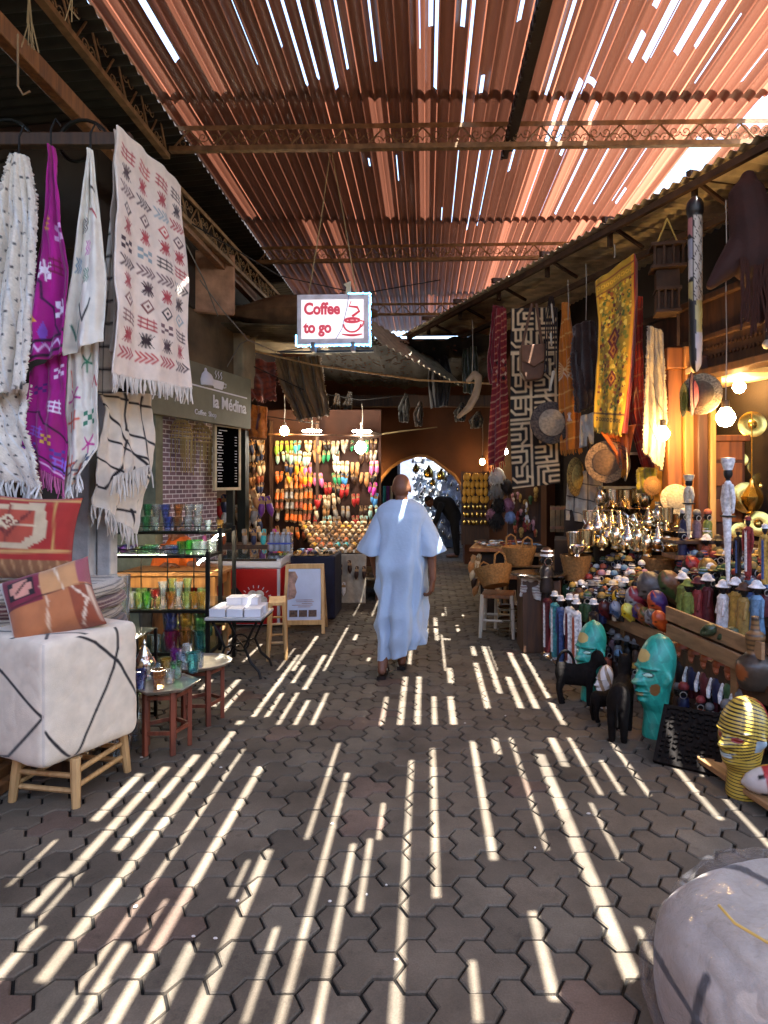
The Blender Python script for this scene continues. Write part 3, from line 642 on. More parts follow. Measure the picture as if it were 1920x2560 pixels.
def embroidered():
    og = P(226, 375, 3.9); t = thing('hanging_rug', 'white embroidered throw with coloured stars gathered on a hook', 'rug', og, 0, gR)
    cv = Cv(54, 170, 'e4dccc')
    cv.line([(26, 10), (30, 26), (44, 22)], 2, '201a20').line([(22, 44), (30, 40), (36, 54)], 2, 'a03038').line([(20, 62), (30, 74), (28, 96)], 2, '222').line([(36, 70), (46, 100), (52, 104)], 1.6, '222228') if False else None
    for y, c, x in ((60, '3a3a40', 16), (80, 'c060a0', 26), (104, '4a8060', 24), (92, '5080a0', 8)): cv.chev(x, y, 5, 3, c, 3, 1.2); cv.chev(x, y + 6, 5, 3, c, 3, 1.2)
    cv.line([(14, 128), (26, 146), (34, 130)], 2.4, '17171c').line([(8, 146), (14, 158), (20, 144)], 2, '2e6a58').line([(28, 14), (30, 30), (40, 36)], 2, '1c1a20').line([(26, 48), (36, 52), (42, 60)], 2, 'a83038')
    cloth('upper_fold', [(222, 375, 3.9), (192, 600, 3.9), (172, 760, 3.9), (155, 872, 3.9), (158, 890, 3.9)], [(230, 375, 3.9), (252, 560, 3.95), (264, 700, 3.95), (254, 850, 3.95)], cv, .03, 1.3, .2, t, .01, origin=og)
    cv = Cv(50, 130, 'e2d8c6')
    for x, y, c in ((30, 16, '2a7a54'), (12, 44, 'c02888'), (34, 92, 'c02888'), (16, 112, '555566')): cv.star(x, y, 9, c, 5, 2)
    for x, y in ((12, 66), (10, 106), (30, 118)): cv.line([(x - 8, y), (x + 9, y)], 2, 'd8502e').line([(x - 3, y - 9), (x - 3, y + 9)], 2, 'd8502e').line([(x + 4, y - 8), (x + 4, y + 8)], 2, 'd8502e')
    cv.check(36, 68, 8, 7, '3a7a5c').check(38, 108, 8, 8, '555a6c').line([(22, 122), (34, 128), (40, 118)], 2, '15151a').line([(38, 40), (44, 32), (48, 42)], 2, 'b02a30').line([(4, 18), (8, 34)], 2, 'e0705a')
    o, _, bot = cloth('lower_fold', [(172, 880, 4.0), (166, 1000, 4.0), (162, 1120, 4.0), (158, 1236, 4.0)], [(245, 850, 4.05), (246, 1000, 4.05), (244, 1120, 4.05), (200, 1185, 4.03)], cv, .025, 1.5, .5, t, .01, origin=og)
    fringe(bot, .1, 18, 'd4d0c8', o, spread=.03)
    hk = MB(); hk.tube([(0, 0, -.02), (0, 0, .1), (.03, 0, .16), (.06, 0, .12)], .006, 5); part(hk, 'hook', iron(), t)
embroidered()
def magenta():
    og = P(127, 365, 3.8); t = thing('hanging_rug', 'bright magenta throw with white zigzags gathered on a hook', 'rug', og, 0, gR)
    cv = Cv(56, 170, 'a8087c'); cv.a *= (.85 + .25 * np.sin(cv.X / 7 + cv.Y / 30))[..., None]
    for x, y, c in ((22, 100, 'e6d8e4'), (44, 130, 'e6d8e4'), (46, 70, 'd8a8d0')): cv.check(x, y, 9, 7, c).star(x, y, 8, c, 6, 1.6)
    cv.hatch(24, 62, 7, 5, 'd09030').hatch(34, 96, 8, 6, '7a1040').line([(10, 104), (20, 110), (22, 122), (32, 128), (36, 142), (44, 150)], 2, '3a0a3c').poly([(10, 130), (20, 140), (12, 141)], 'e0a040').diamond(24, 148, 4, 9, '8a50c0')
    cv.line([(2, 157), (56, 150)], 2.6, '2a0a28').line([(2, 168), (56, 163)], 2.6, '2a0a28')
    z = [(4 + 4.4 * k, 164 - .4 * k - (5 if k % 2 else 0)) for k in range(12)]; cv.line(z, 1.6, 'e0b8dc')
    cloth('upper_fold', [(123, 365, 3.8), (108, 500, 3.8), (86, 650, 3.8), (62, 850, 3.8), (54, 908, 3.8)], [(131, 365, 3.8), (155, 560, 3.8), (174, 670, 3.82), (166, 790, 3.82), (160, 885, 3.82)], cv, .03, 1.4, .6, t, .01, origin=og)
    cv = Cv(50, 130, '9c0a72')
    for x, y, c, kd in ((40, 20, 'dcc0d8', 0), (36, 56, 'e0d4e0', 1), (14, 30, '52206a', 0), (14, 84, '8858b8', 1), (28, 92, 'd0a040', 0), (40, 106, '5a3a90', 0), (8, 104, '7a50b0', 0), (44, 116, '8a68c8', 1)): (cv.hatch if kd else cv.check)(x, y, 7, 6, c)
    cv.line([(0, 58), (16, 60), (22, 74), (32, 76), (50, 92)], 2, '30082c').line([(0, 106), (50, 122)], 2.4, '30082c').line([(0, 112), (20, 119), (50, 127)], 2, 'd8a8cc')
    o, _, bot = cloth('lower_fold', [(76, 930, 3.9), (70, 1020, 3.9), (62, 1090, 3.9), (58, 1152, 3.9)], [(164, 870, 3.92), (166, 980, 3.92), (160, 1100, 3.92), (156, 1202, 3.92)], cv, .025, 1.4, .2, t, .01, origin=og)
    fringe(bot, .11, 34, 'b05a84', o, spread=.02, wd=.01)
    hk = MB(); hk.tube([(0, 0, -.02), (0, 0, .1), (.03, 0, .16), (.06, 0, .12)], .006, 5); part(hk, 'hook', iron(), t)
magenta()
def tufted():
    og = P(48, 385, 3.75); t = thing('hanging_rug', 'shaggy off-white rug dotted with grey tufts, leftmost of the hanging rugs', 'rug', og, 0, gR)
    def dots(w, h, seed):
        cv = Cv(w, h, 'e0d2be'); rn = random.Random(seed)
        for i in range(w // 8 + 1):
            for j in range(h // 9 + 1): cv.disc(i * 8 + (j % 2) * 4 + rn.uniform(-1, 1), j * 9 + rn.uniform(-1, 1), 1.1, '5c5752')
        for k in range(6): cv.line([(k * w / 5 - 20, 0), (k * w / 5 + 25, h)], 1.2, 'dcd8d2')
        return cv.noise(.16, seed)
    cloth('upper_fold', [(34, 388, 3.75), (16, 470, 3.75), (-4, 620, 3.75), (-30, 800, 3.75), (-60, 1010, 3.75)], [(62, 388, 3.75), (84, 500, 3.75), (92, 600, 3.77), (84, 760, 3.77), (64, 960, 3.77)], dots(64, 190, 1), .03, 2.2, .1, t, .02, wool(), rag=.014, origin=og)
    o, _, bot = cloth('lower_fold', [(-60, 985, 3.85), (-60, 1180, 3.85)], [(70, 955, 3.87), (72, 1080, 3.87), (110, 1225, 3.87)], dots(64, 90, 2), .03, 1.7, .4, t, .02, wool(), rag=.014, origin=og)
    fringe(bot, .12, 44, 'cfc9bf', o, spread=.04, wd=.014)
    hk = MB(); hk.tube([(0, 0, -.05), (0, 0, .1), (.03, 0, .17), (.06, 0, .13)], .006, 5); part(hk, 'hook', iron(), t)
tufted()
# scroll brackets and dark hanging bits up left
mb = MB()
for k in range(3):
    c = P(200 + k * 6, 365, 4.5) + Vector((-.55 * k, 0, 0)); pts = [(c.x + .22 * math.cos(a) * (1 - a / 9), 0, c.z + .22 * math.sin(a) * (1 - a / 9)) for a in [i * .32 for i in range(19)]]
    mb.tube(pts, .013, 5)
solo(mb, 'scroll_bracket', iron(), 'rusty curled iron brackets under the tin ceiling on the left', 'bracket', (0, 4.5, 0))
for i, (px, py, l) in enumerate(((72, 20, .34), (180, 25, .16))):
    mb = MB(); rn = random.Random(i)
    for k in range(7 if i == 0 else 3): mb.tube([(0, 0, 0), (rn.uniform(-.02, .02), 0, -l * .5), (rn.uniform(-.05, .05), rn.uniform(-.02, .02), -l * rn.uniform(.8, 1))], .004, 4)
    solo(mb, 'twine', rope(), ['frayed bundle of pale twine hanging from the dark tin ceiling', 'short looped cord hanging from the left roof truss'][i], 'twine', P(px, py - 40, 3.6))
mb = MB(); mb.tube([(0, 0, .3), (0, 0, 0), (.03, 0, -.05), (.07, 0, -.03)], .006, 5); solo(mb, 'iron_hook', steel(), 'bare iron hook hanging from the dark tin ceiling', 'hook', P(45, 215, 3.7))
# ================================================================== POUFS AND CUSHIONS
def soft_box(name, c, dims, rz, canv, m, parent=None, bulge=.05, n=34, p=9.0, wk=1):
    """bulging box with a drawn canvas per face: keys '+x','-y','+z' etc."""
    V, Fc, Cc = [], [], []; hx, hy, hz = [d / 2 for d in dims]; Rm = Matrix.Rotation(rz, 4, 'Z')
    faces = {'+x': lambda u, v: (1, u * 2 - 1, 1 - 2 * v), '-x': lambda u, v: (-1, 1 - u * 2, 1 - 2 * v), '-y': lambda u, v: (u * 2 - 1, -1, 1 - 2 * v), '+y': lambda u, v: (1 - u * 2, 1, 1 - 2 * v), '+z': lambda u, v: (u * 2 - 1, 1 - 2 * v, 1), '-z': lambda u, v: (u * 2 - 1, 2 * v - 1, -1)}
    for k, fn in faces.items():
        cv = canv.get(k) or canv['*']; b = len(V)
        for j in range(n):
            for i in range(n):
                u, v = i / (n - 1), j / (n - 1); x, y, z = fn(u, v)
                L_ = (abs(x) ** p + abs(y) ** p + abs(z) ** p) ** (1 / p); q = Vector((x / L_, y / L_, z / L_))
                bu = 1 + bulge * ((1 - x * x) * (1 - y * y) + (1 - y * y) * (1 - z * z) + (1 - x * x) * (1 - z * z))
                wr = wk * (.011 * noise.noise((x * 1.6 + dims[0] * 9, y * 1.6, z * 1.6)) + .009 * abs(noise.noise((x * 3.1, y * 3.1 + dims[1] * 7, z * 3.1))))
                q = Vector((q.x * hx * bu, q.y * hy * bu, q.z * hz * (1 + bulge * .5 * (1 - x * x) * (1 - y * y)))) + q * wr
                V.append(tuple(Rm @ q)); Cc.append(cv.a[min(cv.h - 1, int(v * (cv.h - 1) + .5)), min(cv.w - 1, int(u * (cv.w - 1) + .5))])
        for j in range(n - 1):
            for i in range(n - 1): q = b + j * n + i; Fc.append((q, q + n, q + n + 1, q + 1))
    me = bpy.data.meshes.new(name); me.from_pydata(V, [], Fc); me.polygons.foreach_set('use_smooth', [True] * len(Fc)); me.update(); setcol(me, np.array(Cc)); me.validate()
    o = ob(name, me, m, parent); o.location = c; return o
N_ = 96
sx = Cv(N_, N_, 'd8c8b0'); q = lambda pts: [(a * N_, b * N_) for a, b in pts]
sx.line(q([(.73, 0), (.73, .2), (.68, .35), (.5, .65), (.3, 1)]), 2.6, '131015').line(q([(.3, -.02), (.5, .1), (.72, .3), (1, .7)]), 2.6, '131015').line(q([(.02, .7), (.25, .97)]), 2.6, '131015').line(q([(0, 0), (0, 1)]), 1.6, 'bdb0a2')
sf = Cv(N_, N_, 'd8c8b0'); sf.line(q([(0, .1), (.45, .28), (.98, .58)]), 2.6, '131015').line(q([(.98, .58), (.5, .95), (.3, 1)]), 2.6, '131015').line(q([(.1, .62), (.3, .95)]), 2.6, '131015').line(q([(.98, 0), (.98, 1)]), 1.6, 'bdb0a2')
st = Cv(N_, N_, 'dacbb4'); st.line(q([(.5, 1), (.75, .8), (1, .55)]), 2.6, '131015').line(q([(.2, .9), (.75, .78), (.9, .9)]), 2.6, '131015').line(q([(.3, .1), (.95, .05)]), 2.6, '131015')
o = soft_box('pouf', (-1.935, 3.38, .535), (.54, .55, .62), R(-25), {'+x': sx, '-y': sf, '+z': st, '*': sf}, textile(), None, .03, 96, 14, .45)
tag(o, 'white square pouf with loose black lines on a low wooden stool', 'pouf')
def stool(name, label, c, w_, d_, h, leg, m, rz=0, top=None, cat='stool', group=None, rails=(.3, .62), topm=None, splay=.02, n=8):
    t = thing(name, label, cat, c, rz, group)
    if top: mb = MB(); mb.box((0, 0, h - top / 2), (w_ + .03, d_ + .03, top)); part(mb, 'top', topm or m, t, False, .004)
    else:
        mb = MB()
        for k in range(9): mb.tube([(-w_ / 2, -d_ / 2 + d_ * k / 8, h - .012), (w_ / 2, -d_ / 2 + d_ * k / 8, h - .012)], .007, 5)
        part(mb, 'seat', rope(), t)
    for sx_ in (-1, 1):
        for sy_ in (-1, 1): mb = MB(); mb.tube([(sx_ * (w_ / 2 + splay), sy_ * (d_ / 2 + splay), 0), (sx_ * (w_ / 2 + splay * .5), sy_ * (d_ / 2 + splay * .5), h * .5), (sx_ * w_ / 2, sy_ * d_ / 2, h)], [leg * .8, leg, leg], n); part(mb, 'leg', m, t)
    for f in rails:
        mb = MB()
        for s_ in (-1, 1): mb.cyl((-w_ / 2, s_ * d_ / 2, h * f), (w_ / 2, s_ * d_ / 2, h * f), leg * .55, n=6); mb.cyl((s_ * w_ / 2, -d_ / 2, h * f + .02), (s_ * w_ / 2, d_ / 2, h * f + .02), leg * .55, n=6)
        part(mb, 'stretcher', m, t)
    return t
stool('low_stool', 'low pale wooden stool carrying the white black-lined pouf', (-1.86, 3.37, 0), .32, .36, .235, .024, wood('pale_wood', '9a7648', 'c09a66'), R(-10))
def pillow(name, label, loc, w_, h_, d_, rot, cv, back, parent=None, n=48):
    V, Fc, Cc = [], [], []
    for sgn in (-1, 1):
        b = len(V)
        for j in range(n):
            for i in range(n):
                u, v = 2 * i / (n - 1) - 1, 2 * j / (n - 1) - 1; pin = 1 - .09 * (u * u * (1 - v * v) + v * v * (1 - u * u)) + .02
                th = d_ / 2 * (max(0, (1 - u ** 4) * (1 - v ** 4))) ** .55 + .003; wr = .006 * math.sin(8 * u + 3 * v) * math.sin(6 * v)
                V.append((u * w_ / 2 * pin, sgn * (th + wr * (1 - u * u)), -v * h_ / 2 * pin))
                Cc.append(cv.a[min(cv.h - 1, int((v + 1) / 2 * (cv.h - 1))), min(cv.w - 1, int((u + 1) / 2 * (cv.w - 1)))] if sgn < 0 else np.array(hexc(back)))
        for j in range(n - 1):
            for i in range(n - 1): q = b + j * n + i; Fc.append((q, q + n, q + n + 1, q + 1) if sgn < 0 else (q, q + 1, q + n + 1, q + n))
    me = bpy.data.meshes.new(name); me.from_pydata(V, [], Fc); me.polygons.foreach_set('use_smooth', [True] * len(Fc)); me.update(); setcol(me, np.array(Cc))
    o = ob(name, me, textile(), parent, loc, rot); return tag(o, label, 'cushion')
cv = Cv(64, 64, 'b06a3e'); cv.rect(0, 0, 30, 30, '7a1f33').rect(0, 0, 4, 64, 'd2c8bc').poly([(8, 6), (26, 6), (26, 24), (8, 24)], '1c1016').poly([(9, 12), (12, 12), (12, 8), (22, 8), (22, 12), (25, 12), (25, 18), (22, 18), (22, 22), (12, 22), (12, 18), (9, 18)], 'c88a74').line([(13, 19), (21, 11)], 2, '2a1018').line([(32, 0), (30, 20), (32, 34), (26, 64)], 1.6, 'd8b490').rect(48, 26, 64, 64, '8a4226').line([(50, 28), (58, 40), (50, 60)], 1.6, 'd8c0a4').line([(60, 26), (62, 60)], 1.6, 'd8c0a4').rect(56, 0, 64, 24, '9a5058').rect(30, 0, 56, 26, 'c08a58').line([(40, 0), (44, 28)], 1.2, 'dcc4a2').line([(0, 30), (64, 26)], 1, '3a1a16')
pillow('kilim_cushion', 'orange patchwork kilim cushion lying on the white pouf', P(132, 1510, 3.3), .42, .38, .25, (R(-24), R(-17), R(22)), cv, 'c8c0b4')
cv = Cv(64, 64, 'a32a22'); cv.rect(0, 46, 64, 64, '8a5a38').poly([(4, 8), (44, 4), (48, 30), (38, 38), (8, 38)], 'cbb08a').poly([(10, 12), (38, 10), (40, 28), (34, 34), (12, 34)], 'b04a34')
cv.line([(12, 12), (24, 30), (36, 12)], 2, '6a2a22').line([(24, 8), (24, 34)], 1.6, '8a3a2c').line([(8, 24), (40, 22)], 1.4, 'd8c098').diamond(24, 20, 6, 6, 'd8c098', '7a2a22').line([(2, 42), (62, 40)], 1.8, 'c89a5c').line([(50, 4), (52, 38)], 1.6, 'c0904e').line([(0, 2), (64, 2)], 1.5, 'c89a5c')
for k in range(12): cv.line([(2 + k * 5.4, 48), (5 + k * 5.4, 62)], 1, 'b8885a')
pillow('kilim_cushion', 'big red kilim cushion leaning behind the orange one', P(62, 1345, 3.75), .56, .5, .2, (R(-8), R(4), R(12)), cv, '7a3a2c')
for k in range(7):
    cvs = Cv(40, 40, ['b5a892', '5a2a28', 'a89a84', '3a2a28', '8a7a68', '5a1f22', '2c2220'][k]); z0 = .95 - .075 * k
    for r_ in range(4): cvs.line([(0, 5 + r_ * 9), (20, 9 + r_ * 9), (40, 4 + r_ * 9)], 2.4, ['3a3430', 'b09a84', '4a3a34', '7a5a4a', '4a2a28', '8a6a5a', '5a4038'][k])
    o = soft_box('folded_rug', (-2.42, 3.85 - .01 * (k % 3), z0), (.95 + .03 * (k % 2), .62, .085), R(4 + 3 * (k % 3)), {'*': cvs}, wool(), None, .1, 20)
    tag(o, ['pale striped', 'dark red', 'beige', 'brown black', 'tan grey', 'crimson', 'blackish'][k] + ' folded rug, %s from top of the rug stack on the left' % ORD[k], 'folded rug', 'folded rugs stacked behind the pouf')
mb = MB(); mb.box((0, 0, .2), (1.1, .8, .4)); solo(mb, 'chest', darkwood(), 'dark wooden chest under the stack of folded rugs', 'chest', (-2.5, 3.9, 0), bev=.01)
mb = MB()
for k in range(3): mb.box((-.05 * k, 0, .03 + .05 * k), (.12, 2.4, .05))
solo(mb, 'wooden_step', midwood(), 'low wooden step boards along the left stall at the frame edge', 'step', (-2.22, 2.6, 0), bev=.006)
# ================================================================== GLASSWARE
def rack():
    t = thing('display_rack', 'black metal two tier rack of glass shelves full of coloured tumblers', 'rack', (-2.36, 5.45, 0))
    xl, xr = -.58, .57
    for x in (xl, xr):
        for y, h in ((-.2, 1.03), (.12, 1.2), (.42, 1.2)):
            mb = MB(); mb.box((x + (0 if y < .2 else .03), y, h / 2), (.03, .03, h)); part(mb, 'post', iron(), t, False)
    for z, y0, y1, nm in ((1.0, -.2, .13, 'front'), (1.17, .12, .43, 'rear'), (.55, -.2, .42, 'middle'), (.2, -.2, .42, 'bottom')):
        mb = MB()
        for y in (y0, y1): mb.box((0, y, z - .012), (xr - xl, .022, .024))
        for x in (xl, xr): mb.box((x, (y0 + y1) / 2, z - .012), (.022, y1 - y0, .024))
        if z > .9:
            for y in (y0, y1): mb.box((0, y, z + .045), (xr - xl, .008, .008))
            for k in range(7): mb.box((xl + (xr - xl) * k / 6, y0, z + .02), (.007, .007, .05))
        part(mb, 'shelf_frame', iron(), t, False)
        mb = MB(); mb.box((0, (y0 + y1) / 2, z + .003), (xr - xl - .01, y1 - y0 - .01, .006)); part(mb, 'glass_shelf', glass('shelf_glass', '9fc0b4', .12), t, False)
    mb = MB()
    for k in range(1, 5): mb.box((xl + (xr - xl) * k / 5, .12, .78), (.008, .008, .44))
    mb.box((0, .12, .82), (xr - xl, .008, .008)); part(mb, 'back_grid', iron(), t, False)
rack()
for i, (x, y, z, lb) in enumerate(((-2.9, 5.3, .965, 'curved lit light strip under the lower tier, left end of the rack'), (-1.84, 5.3, .965, 'curved lit light strip under the lower tier, right end of the rack'), (-1.84, 5.66, 1.13, 'curved lit light strip under the top tier, right end of the rack'), (-2.75, 5.55, .965, 'straight light strip added behind the rack to brighten the glasses'))):  # curved tubes trace glowing arcs; the straight one is added to brighten the glasses
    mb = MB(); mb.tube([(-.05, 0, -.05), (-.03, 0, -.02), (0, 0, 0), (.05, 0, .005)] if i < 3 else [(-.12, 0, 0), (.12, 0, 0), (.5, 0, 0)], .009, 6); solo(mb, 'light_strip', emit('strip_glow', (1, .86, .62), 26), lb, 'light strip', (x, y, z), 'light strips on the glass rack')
GLC = {'clear': ('dfe6e4', .45), 'green': ('4a8a64', .4), 'blue': ('3a56a0', .5), 'amber': ('a8782c', .45), 'pale green': ('b8cc8c', .3), 'teal': ('1f8f93', .5), 'violet': ('8a2a9c', .5), 'magenta': ('b01878', .6), 'red': ('b02420', .6), 'yellow': ('d8b84a', .45), 'bright green': ('5cb050', .45), 'milky blue': ('9ab4d0', .4), 'honey': ('c89a48', .4), 'smoky': ('a8a8b0', .4)}
def tumbler(mb): mb.lathe([(.0, 0), (.027, 0), (.03, .004), (.036, .09), (.033, .09), (.028, .008), (.0, .008)], 14, cap=False)
def facet(mb): mb.lathe([(0, 0), (.026, 0), (.028, .01), (.031, .05), (.037, .055), (.039, .1), (.036, .1), (.026, .012), (0, .012)], 10, cap=False)
def flute(mb): mb.lathe([(0, 0), (.026, 0), (.027, .012), (.016, .03), (.02, .09), (.031, .17), (.029, .17), (.018, .09), (0, .04)], 12, cap=False)
def bowl(mb): mb.lathe([(0, 0), (.02, 0), (.033, .018), (.038, .045), (.033, .06), (.031, .058), (.03, .02), (0, .008)], 14, cap=False)
def carafe(mb): mb.lathe([(0, 0), (.04, 0), (.044, .06), (.02, .1), (.018, .12), (.024, .135), (.022, .135), (0, .01)], 14, cap=False)
def stem(mb): mb.lathe([(0, 0), (.028, 0), (.005, .008), (.005, .05), (.03, .075), (.034, .12), (.032, .12), (0, .06)], 12, cap=False)
GK = {'tumbler': tumbler, 'faceted tumbler': facet, 'tall flared glass': flute, 'bowl glass': bowl, 'carafe': carafe, 'stemmed glass': stem}
def put_glass(kind, col, loc, where, group, sc=1):
    c, a = GLC[col]; o = ob('glass', cached('glass_' + kind.replace(' ', '_'), GK[kind]), glass('glass_' + col, c, a * .42), None, loc, (0, 0, random.random() * 3), sc)
    return tag(o, '%s %s %s' % (col, kind, where), 'glass', group)
rn = random.Random(9)
rear = ['green', 'clear', 'smoky', 'clear', 'green', 'clear', 'blue', 'amber', 'clear', 'clear', 'clear', 'honey']
for i, c in enumerate(rear):
    x = -2.36 - .52 + i * .094; sc = 1.12 if 4 <= i <= 9 else .85
    for lv in range(2 if 4 <= i <= 9 or i == 0 else 1):
        put_glass('faceted tumbler', c if lv == 0 or i != 0 else 'clear', (x, 5.72 + rn.uniform(-.03, .05), 1.177 + lv * .1 * sc), ('stacked on top, ' if lv else '') + '%s from left on the rack\'s top tier' % ORD[i], 'glasses on the top tier', sc)
front = ['clear', 'honey', 'amber', 'honey', 'clear', 'blue', 'violet', 'smoky', 'pale green', 'green', 'green', 'smoky', 'smoky', 'blue', 'bright green', 'bright green', 'clear', 'clear']
for r_ in range(2):
    for i, c in enumerate(front):
        if r_ and i % 3 == 1: continue
        put_glass('carafe' if (i == 0 and r_ == 0) else ('tumbler' if i > 13 else 'bowl glass'), c, (-2.88 + i * .061 + r_ * .03, 5.31 + r_ * .13, 1.007), '%s from left in the %s row of the lower tier' % (ORD[i], ['front', 'back'][r_]), 'glasses on the lower tier', 1.0 if i < 14 else 1.12)
mid = ['pale green', 'clear', 'pale green', 'clear', 'clear', 'pale green', 'bright green', 'red', 'clear', 'amber', 'clear', 'pale green', 'yellow', 'yellow']
for r_ in range(2):
    for i, c in enumerate(mid):
        if r_ and i % 2: continue
        kd = 'tall flared glass' if i in (8, 10) else ('stemmed glass' if i == 7 else 'faceted tumbler')
        put_glass(kd, c if not r_ else 'pale green', (-2.72 + i * .066, 5.33 + r_ * .2, .557), '%s from left in the %s row of the middle shelf' % (ORD[i], ['front', 'back'][r_]), 'glasses on the middle shelf', 1.25)
for i, c in enumerate(['clear', 'honey', 'clear', 'magenta', 'amber', 'teal']):
    put_glass('tumbler', c, (-2.5 + i * .125, 5.33, .207), '%s from left on the bottom shelf' % ORD[i], 'glasses on the bottom shelf', 1.75 if i > 2 else 1.3)
    if i > 2: put_glass('tumbler', ['blue', 'yellow', 'green'][i - 3], (-2.5 + i * .125, 5.33, .207 + .16), 'nested on a tall glass, %s from left on the bottom shelf' % ORD[i], 'glasses on the bottom shelf', 1.7)
# wooden tray of tea glasses leaning on the bottom shelf
t = thing('glass_case', 'open wooden case of coloured tea glasses tilted on the bottom shelf', 'case', (-1.99, 5.62, .25)); mb = MB()
mb.box((0, 0, .0), (.5, .02, .3), rx=-.45); part(mb, 'board', pine(), t, False, .004); mb = MB()
for x in (-.25, .25): mb.box((x, -.03, 0), (.02, .06, .3), rx=-.45)
for z in (-.14, .14): mb.box((0, -.03 - z * .43, z * .9), (.5, .06, .02), rx=-.45)
for k in range(5): mb.box((-.16 + k * .08, -.025, 0), (.01, .03, .27), rx=-.45)
part(mb, 'rim', pine(), t, False)
for k, c in enumerate(['red', 'pale green', 'yellow', 'green', 'teal', 'violet']):
    put_glass('tumbler', c, (-2.2 + k * .08, 5.55, .27), '%s from left in the tilted wooden case' % ORD[k], 'glasses in the tilted case', 1)
# low tray tables
def tray_table(c, h, label, round_):
    t = thing('tray_table', label, 'table', c, R(20)); n = 20 if round_ else 6
    mb = MB(); mb.lathe([(0, h), (.185, h), (.2, h + .016), (.193, h + .02), (.18, h + .008), (0, h + .008)], n, cap=False); part(mb, 'tray', mat('tin_silver', 'b8b2a4', .3, .85, .2, 15, .2), t)
    for k in range(5):
        a = 2 * math.pi * k / 5; mb = MB(); mb.box((.135 * math.cos(a), .135 * math.sin(a), h / 2), (.026, .03, h), rz=a); part(mb, 'leg', wood('red_wood', '4a2012', '7a3a22'), t, False, .003)
    mb = MB()
    for f in (.35, .9):
        for k in range(5): a, b = 2 * math.pi * k / 5, 2 * math.pi * (k + 1) / 5; mb.bar((.135 * math.cos(a), .135 * math.sin(a), h * f), (.135 * math.cos(b), .135 * math.sin(b), h * f), .014, .022)
    part(mb, 'stretcher', wood('red_wood', '4a2012', '7a3a22'), t, False)
tray_table((-1.565, 3.85, 0), .375, 'nearer low wooden table with hexagonal tin tray beside the pouf', False)
tray_table((-1.51, 4.3, 0), .38, 'farther low wooden table with round silver tray near the rack', True)
for i, (px, py, kd, c, s_) in enumerate([(350, 1722, 'faceted tumbler', 'blue', 1.1), (397, 1720, 'faceted tumbler', 'amber', 1.1), (424, 1708, 'tumbler', 'clear', .9), (440, 1695, 'tumbler', 'green', 1.1), (390, 1690, 'tumbler', 'milky blue', .9), (415, 1682, 'tumbler', 'yellow', 1)]):
    Y = (HC - .385) * F / (py - VY); put_glass(kd, c, P(px, py, Y), 'on the hexagonal tin tray, %s counted from the left front' % ORD[i], 'glasses on the hexagonal tray', s_)
for i, (px, py, kd, c, s_) in enumerate([(455, 1670, 'tumbler', 'milky blue', 1.1), (483, 1680, 'faceted tumbler', 'teal', 1.25), (440, 1660, 'tumbler', 'violet', 1.1), (497, 1668, 'tumbler', 'milky blue', 1), (468, 1655, 'stemmed glass', 'clear', 1)]):
    Y = (HC - .39) * F / (py - VY); put_glass(kd, c, P(px, py, Y), 'on the round silver tray, %s counted from the left' % ORD[i], 'glasses on the round tray', s_)
def teapot_mb(mb):
    mb.lathe([(0, 0), (.05, 0), (.052, .008), (.045, .016), (.07, .05), (.078, .085), (.066, .125), (.045, .148), (.048, .152), (.04, .165), (.03, .195), (.012, .22), (.01, .232), (.014, .24), (.006, .262), (0, .268)], 16, cap=False)
    mb.tube([(.066, 0, .06), (.1, 0, .075), (.118, 0, .12), (.14, 0, .165)], [.018, .013, .009, .007], 8)
    mb.tube([(-.06, 0, .13), (-.1, 0, .15), (-.125, 0, .115), (-.115, 0, .075), (-.072, 0, .055)], .007, 6)
def teapot(loc, rz, m, label, group=None, sc=1): return tag(ob('teapot', cached('teapot', teapot_mb), m, None, loc, (0, 0, rz), sc), label, 'teapot', group)
teapot(P(361, 1690, 3.98), 2.6, silver(), 'engraved silver teapot among the glasses on the hexagonal tray', None, .85)
# tall vases
def vase(name, px, py, Y, r, h, m, label):
    mb = MB(); mb.lathe([(0, 0), (r * .86, 0), (r * .9, .01), (r * .92, h * .5), (r, h), (r * .95, h), (r * .85, .012), (0, .012)], 18, cap=False); solo(mb, name, m, label, 'vase', P(px, py, Y))
vase('vase', 295, 1575, 4.2, .078, .36, glass('glass_clear', 'd4dcd8', .14), 'tall clear glass cylinder vase behind the pouf')
vase('vase', 236, 1545, 4.25, .06, .24, glass('glass_blue', '2c4fb0', .45), 'cobalt blue glass vase behind the orange cushion')
t = thing('low_rack', 'small black metal stand holding the tall clear vase', 'stand', (-2.1, 4.22, 0)); mb = MB()
for x in (-.25, .25):
    for y in (-.13, .16): mb.box((x, y, .3), (.018, .018, .6))
for y in (-.13, .16): mb.box((0, y, .02), (.5, .018, .018))
part(mb, 'frame', iron(), t, False)
for z in (.3, .6): mb = MB(); mb.box((0, .015, z), (.5, .3, .012)); part(mb, 'shelf', glass('shelf_glass', '9fc0b4', .12), t, False)
for i in range(7): put_glass(['bowl glass', 'stemmed glass'][i % 2], 'clear', (-2.28 + i * .07, 4.2 + .05 * (i % 2), .307), '%s from left on the small black stand' % ORD[i], 'glasses on the small black stand', 1.2)
for i, (px, py) in enumerate(((300, 1880), (320, 1850), (335, 1820))): put_glass('carafe', ['clear', 'milky blue', 'clear'][i], G(px, py), 'standing on the paving behind the pouf stool, %s from the left' % ORD[i], 'glass jars on the paving', 1.6)
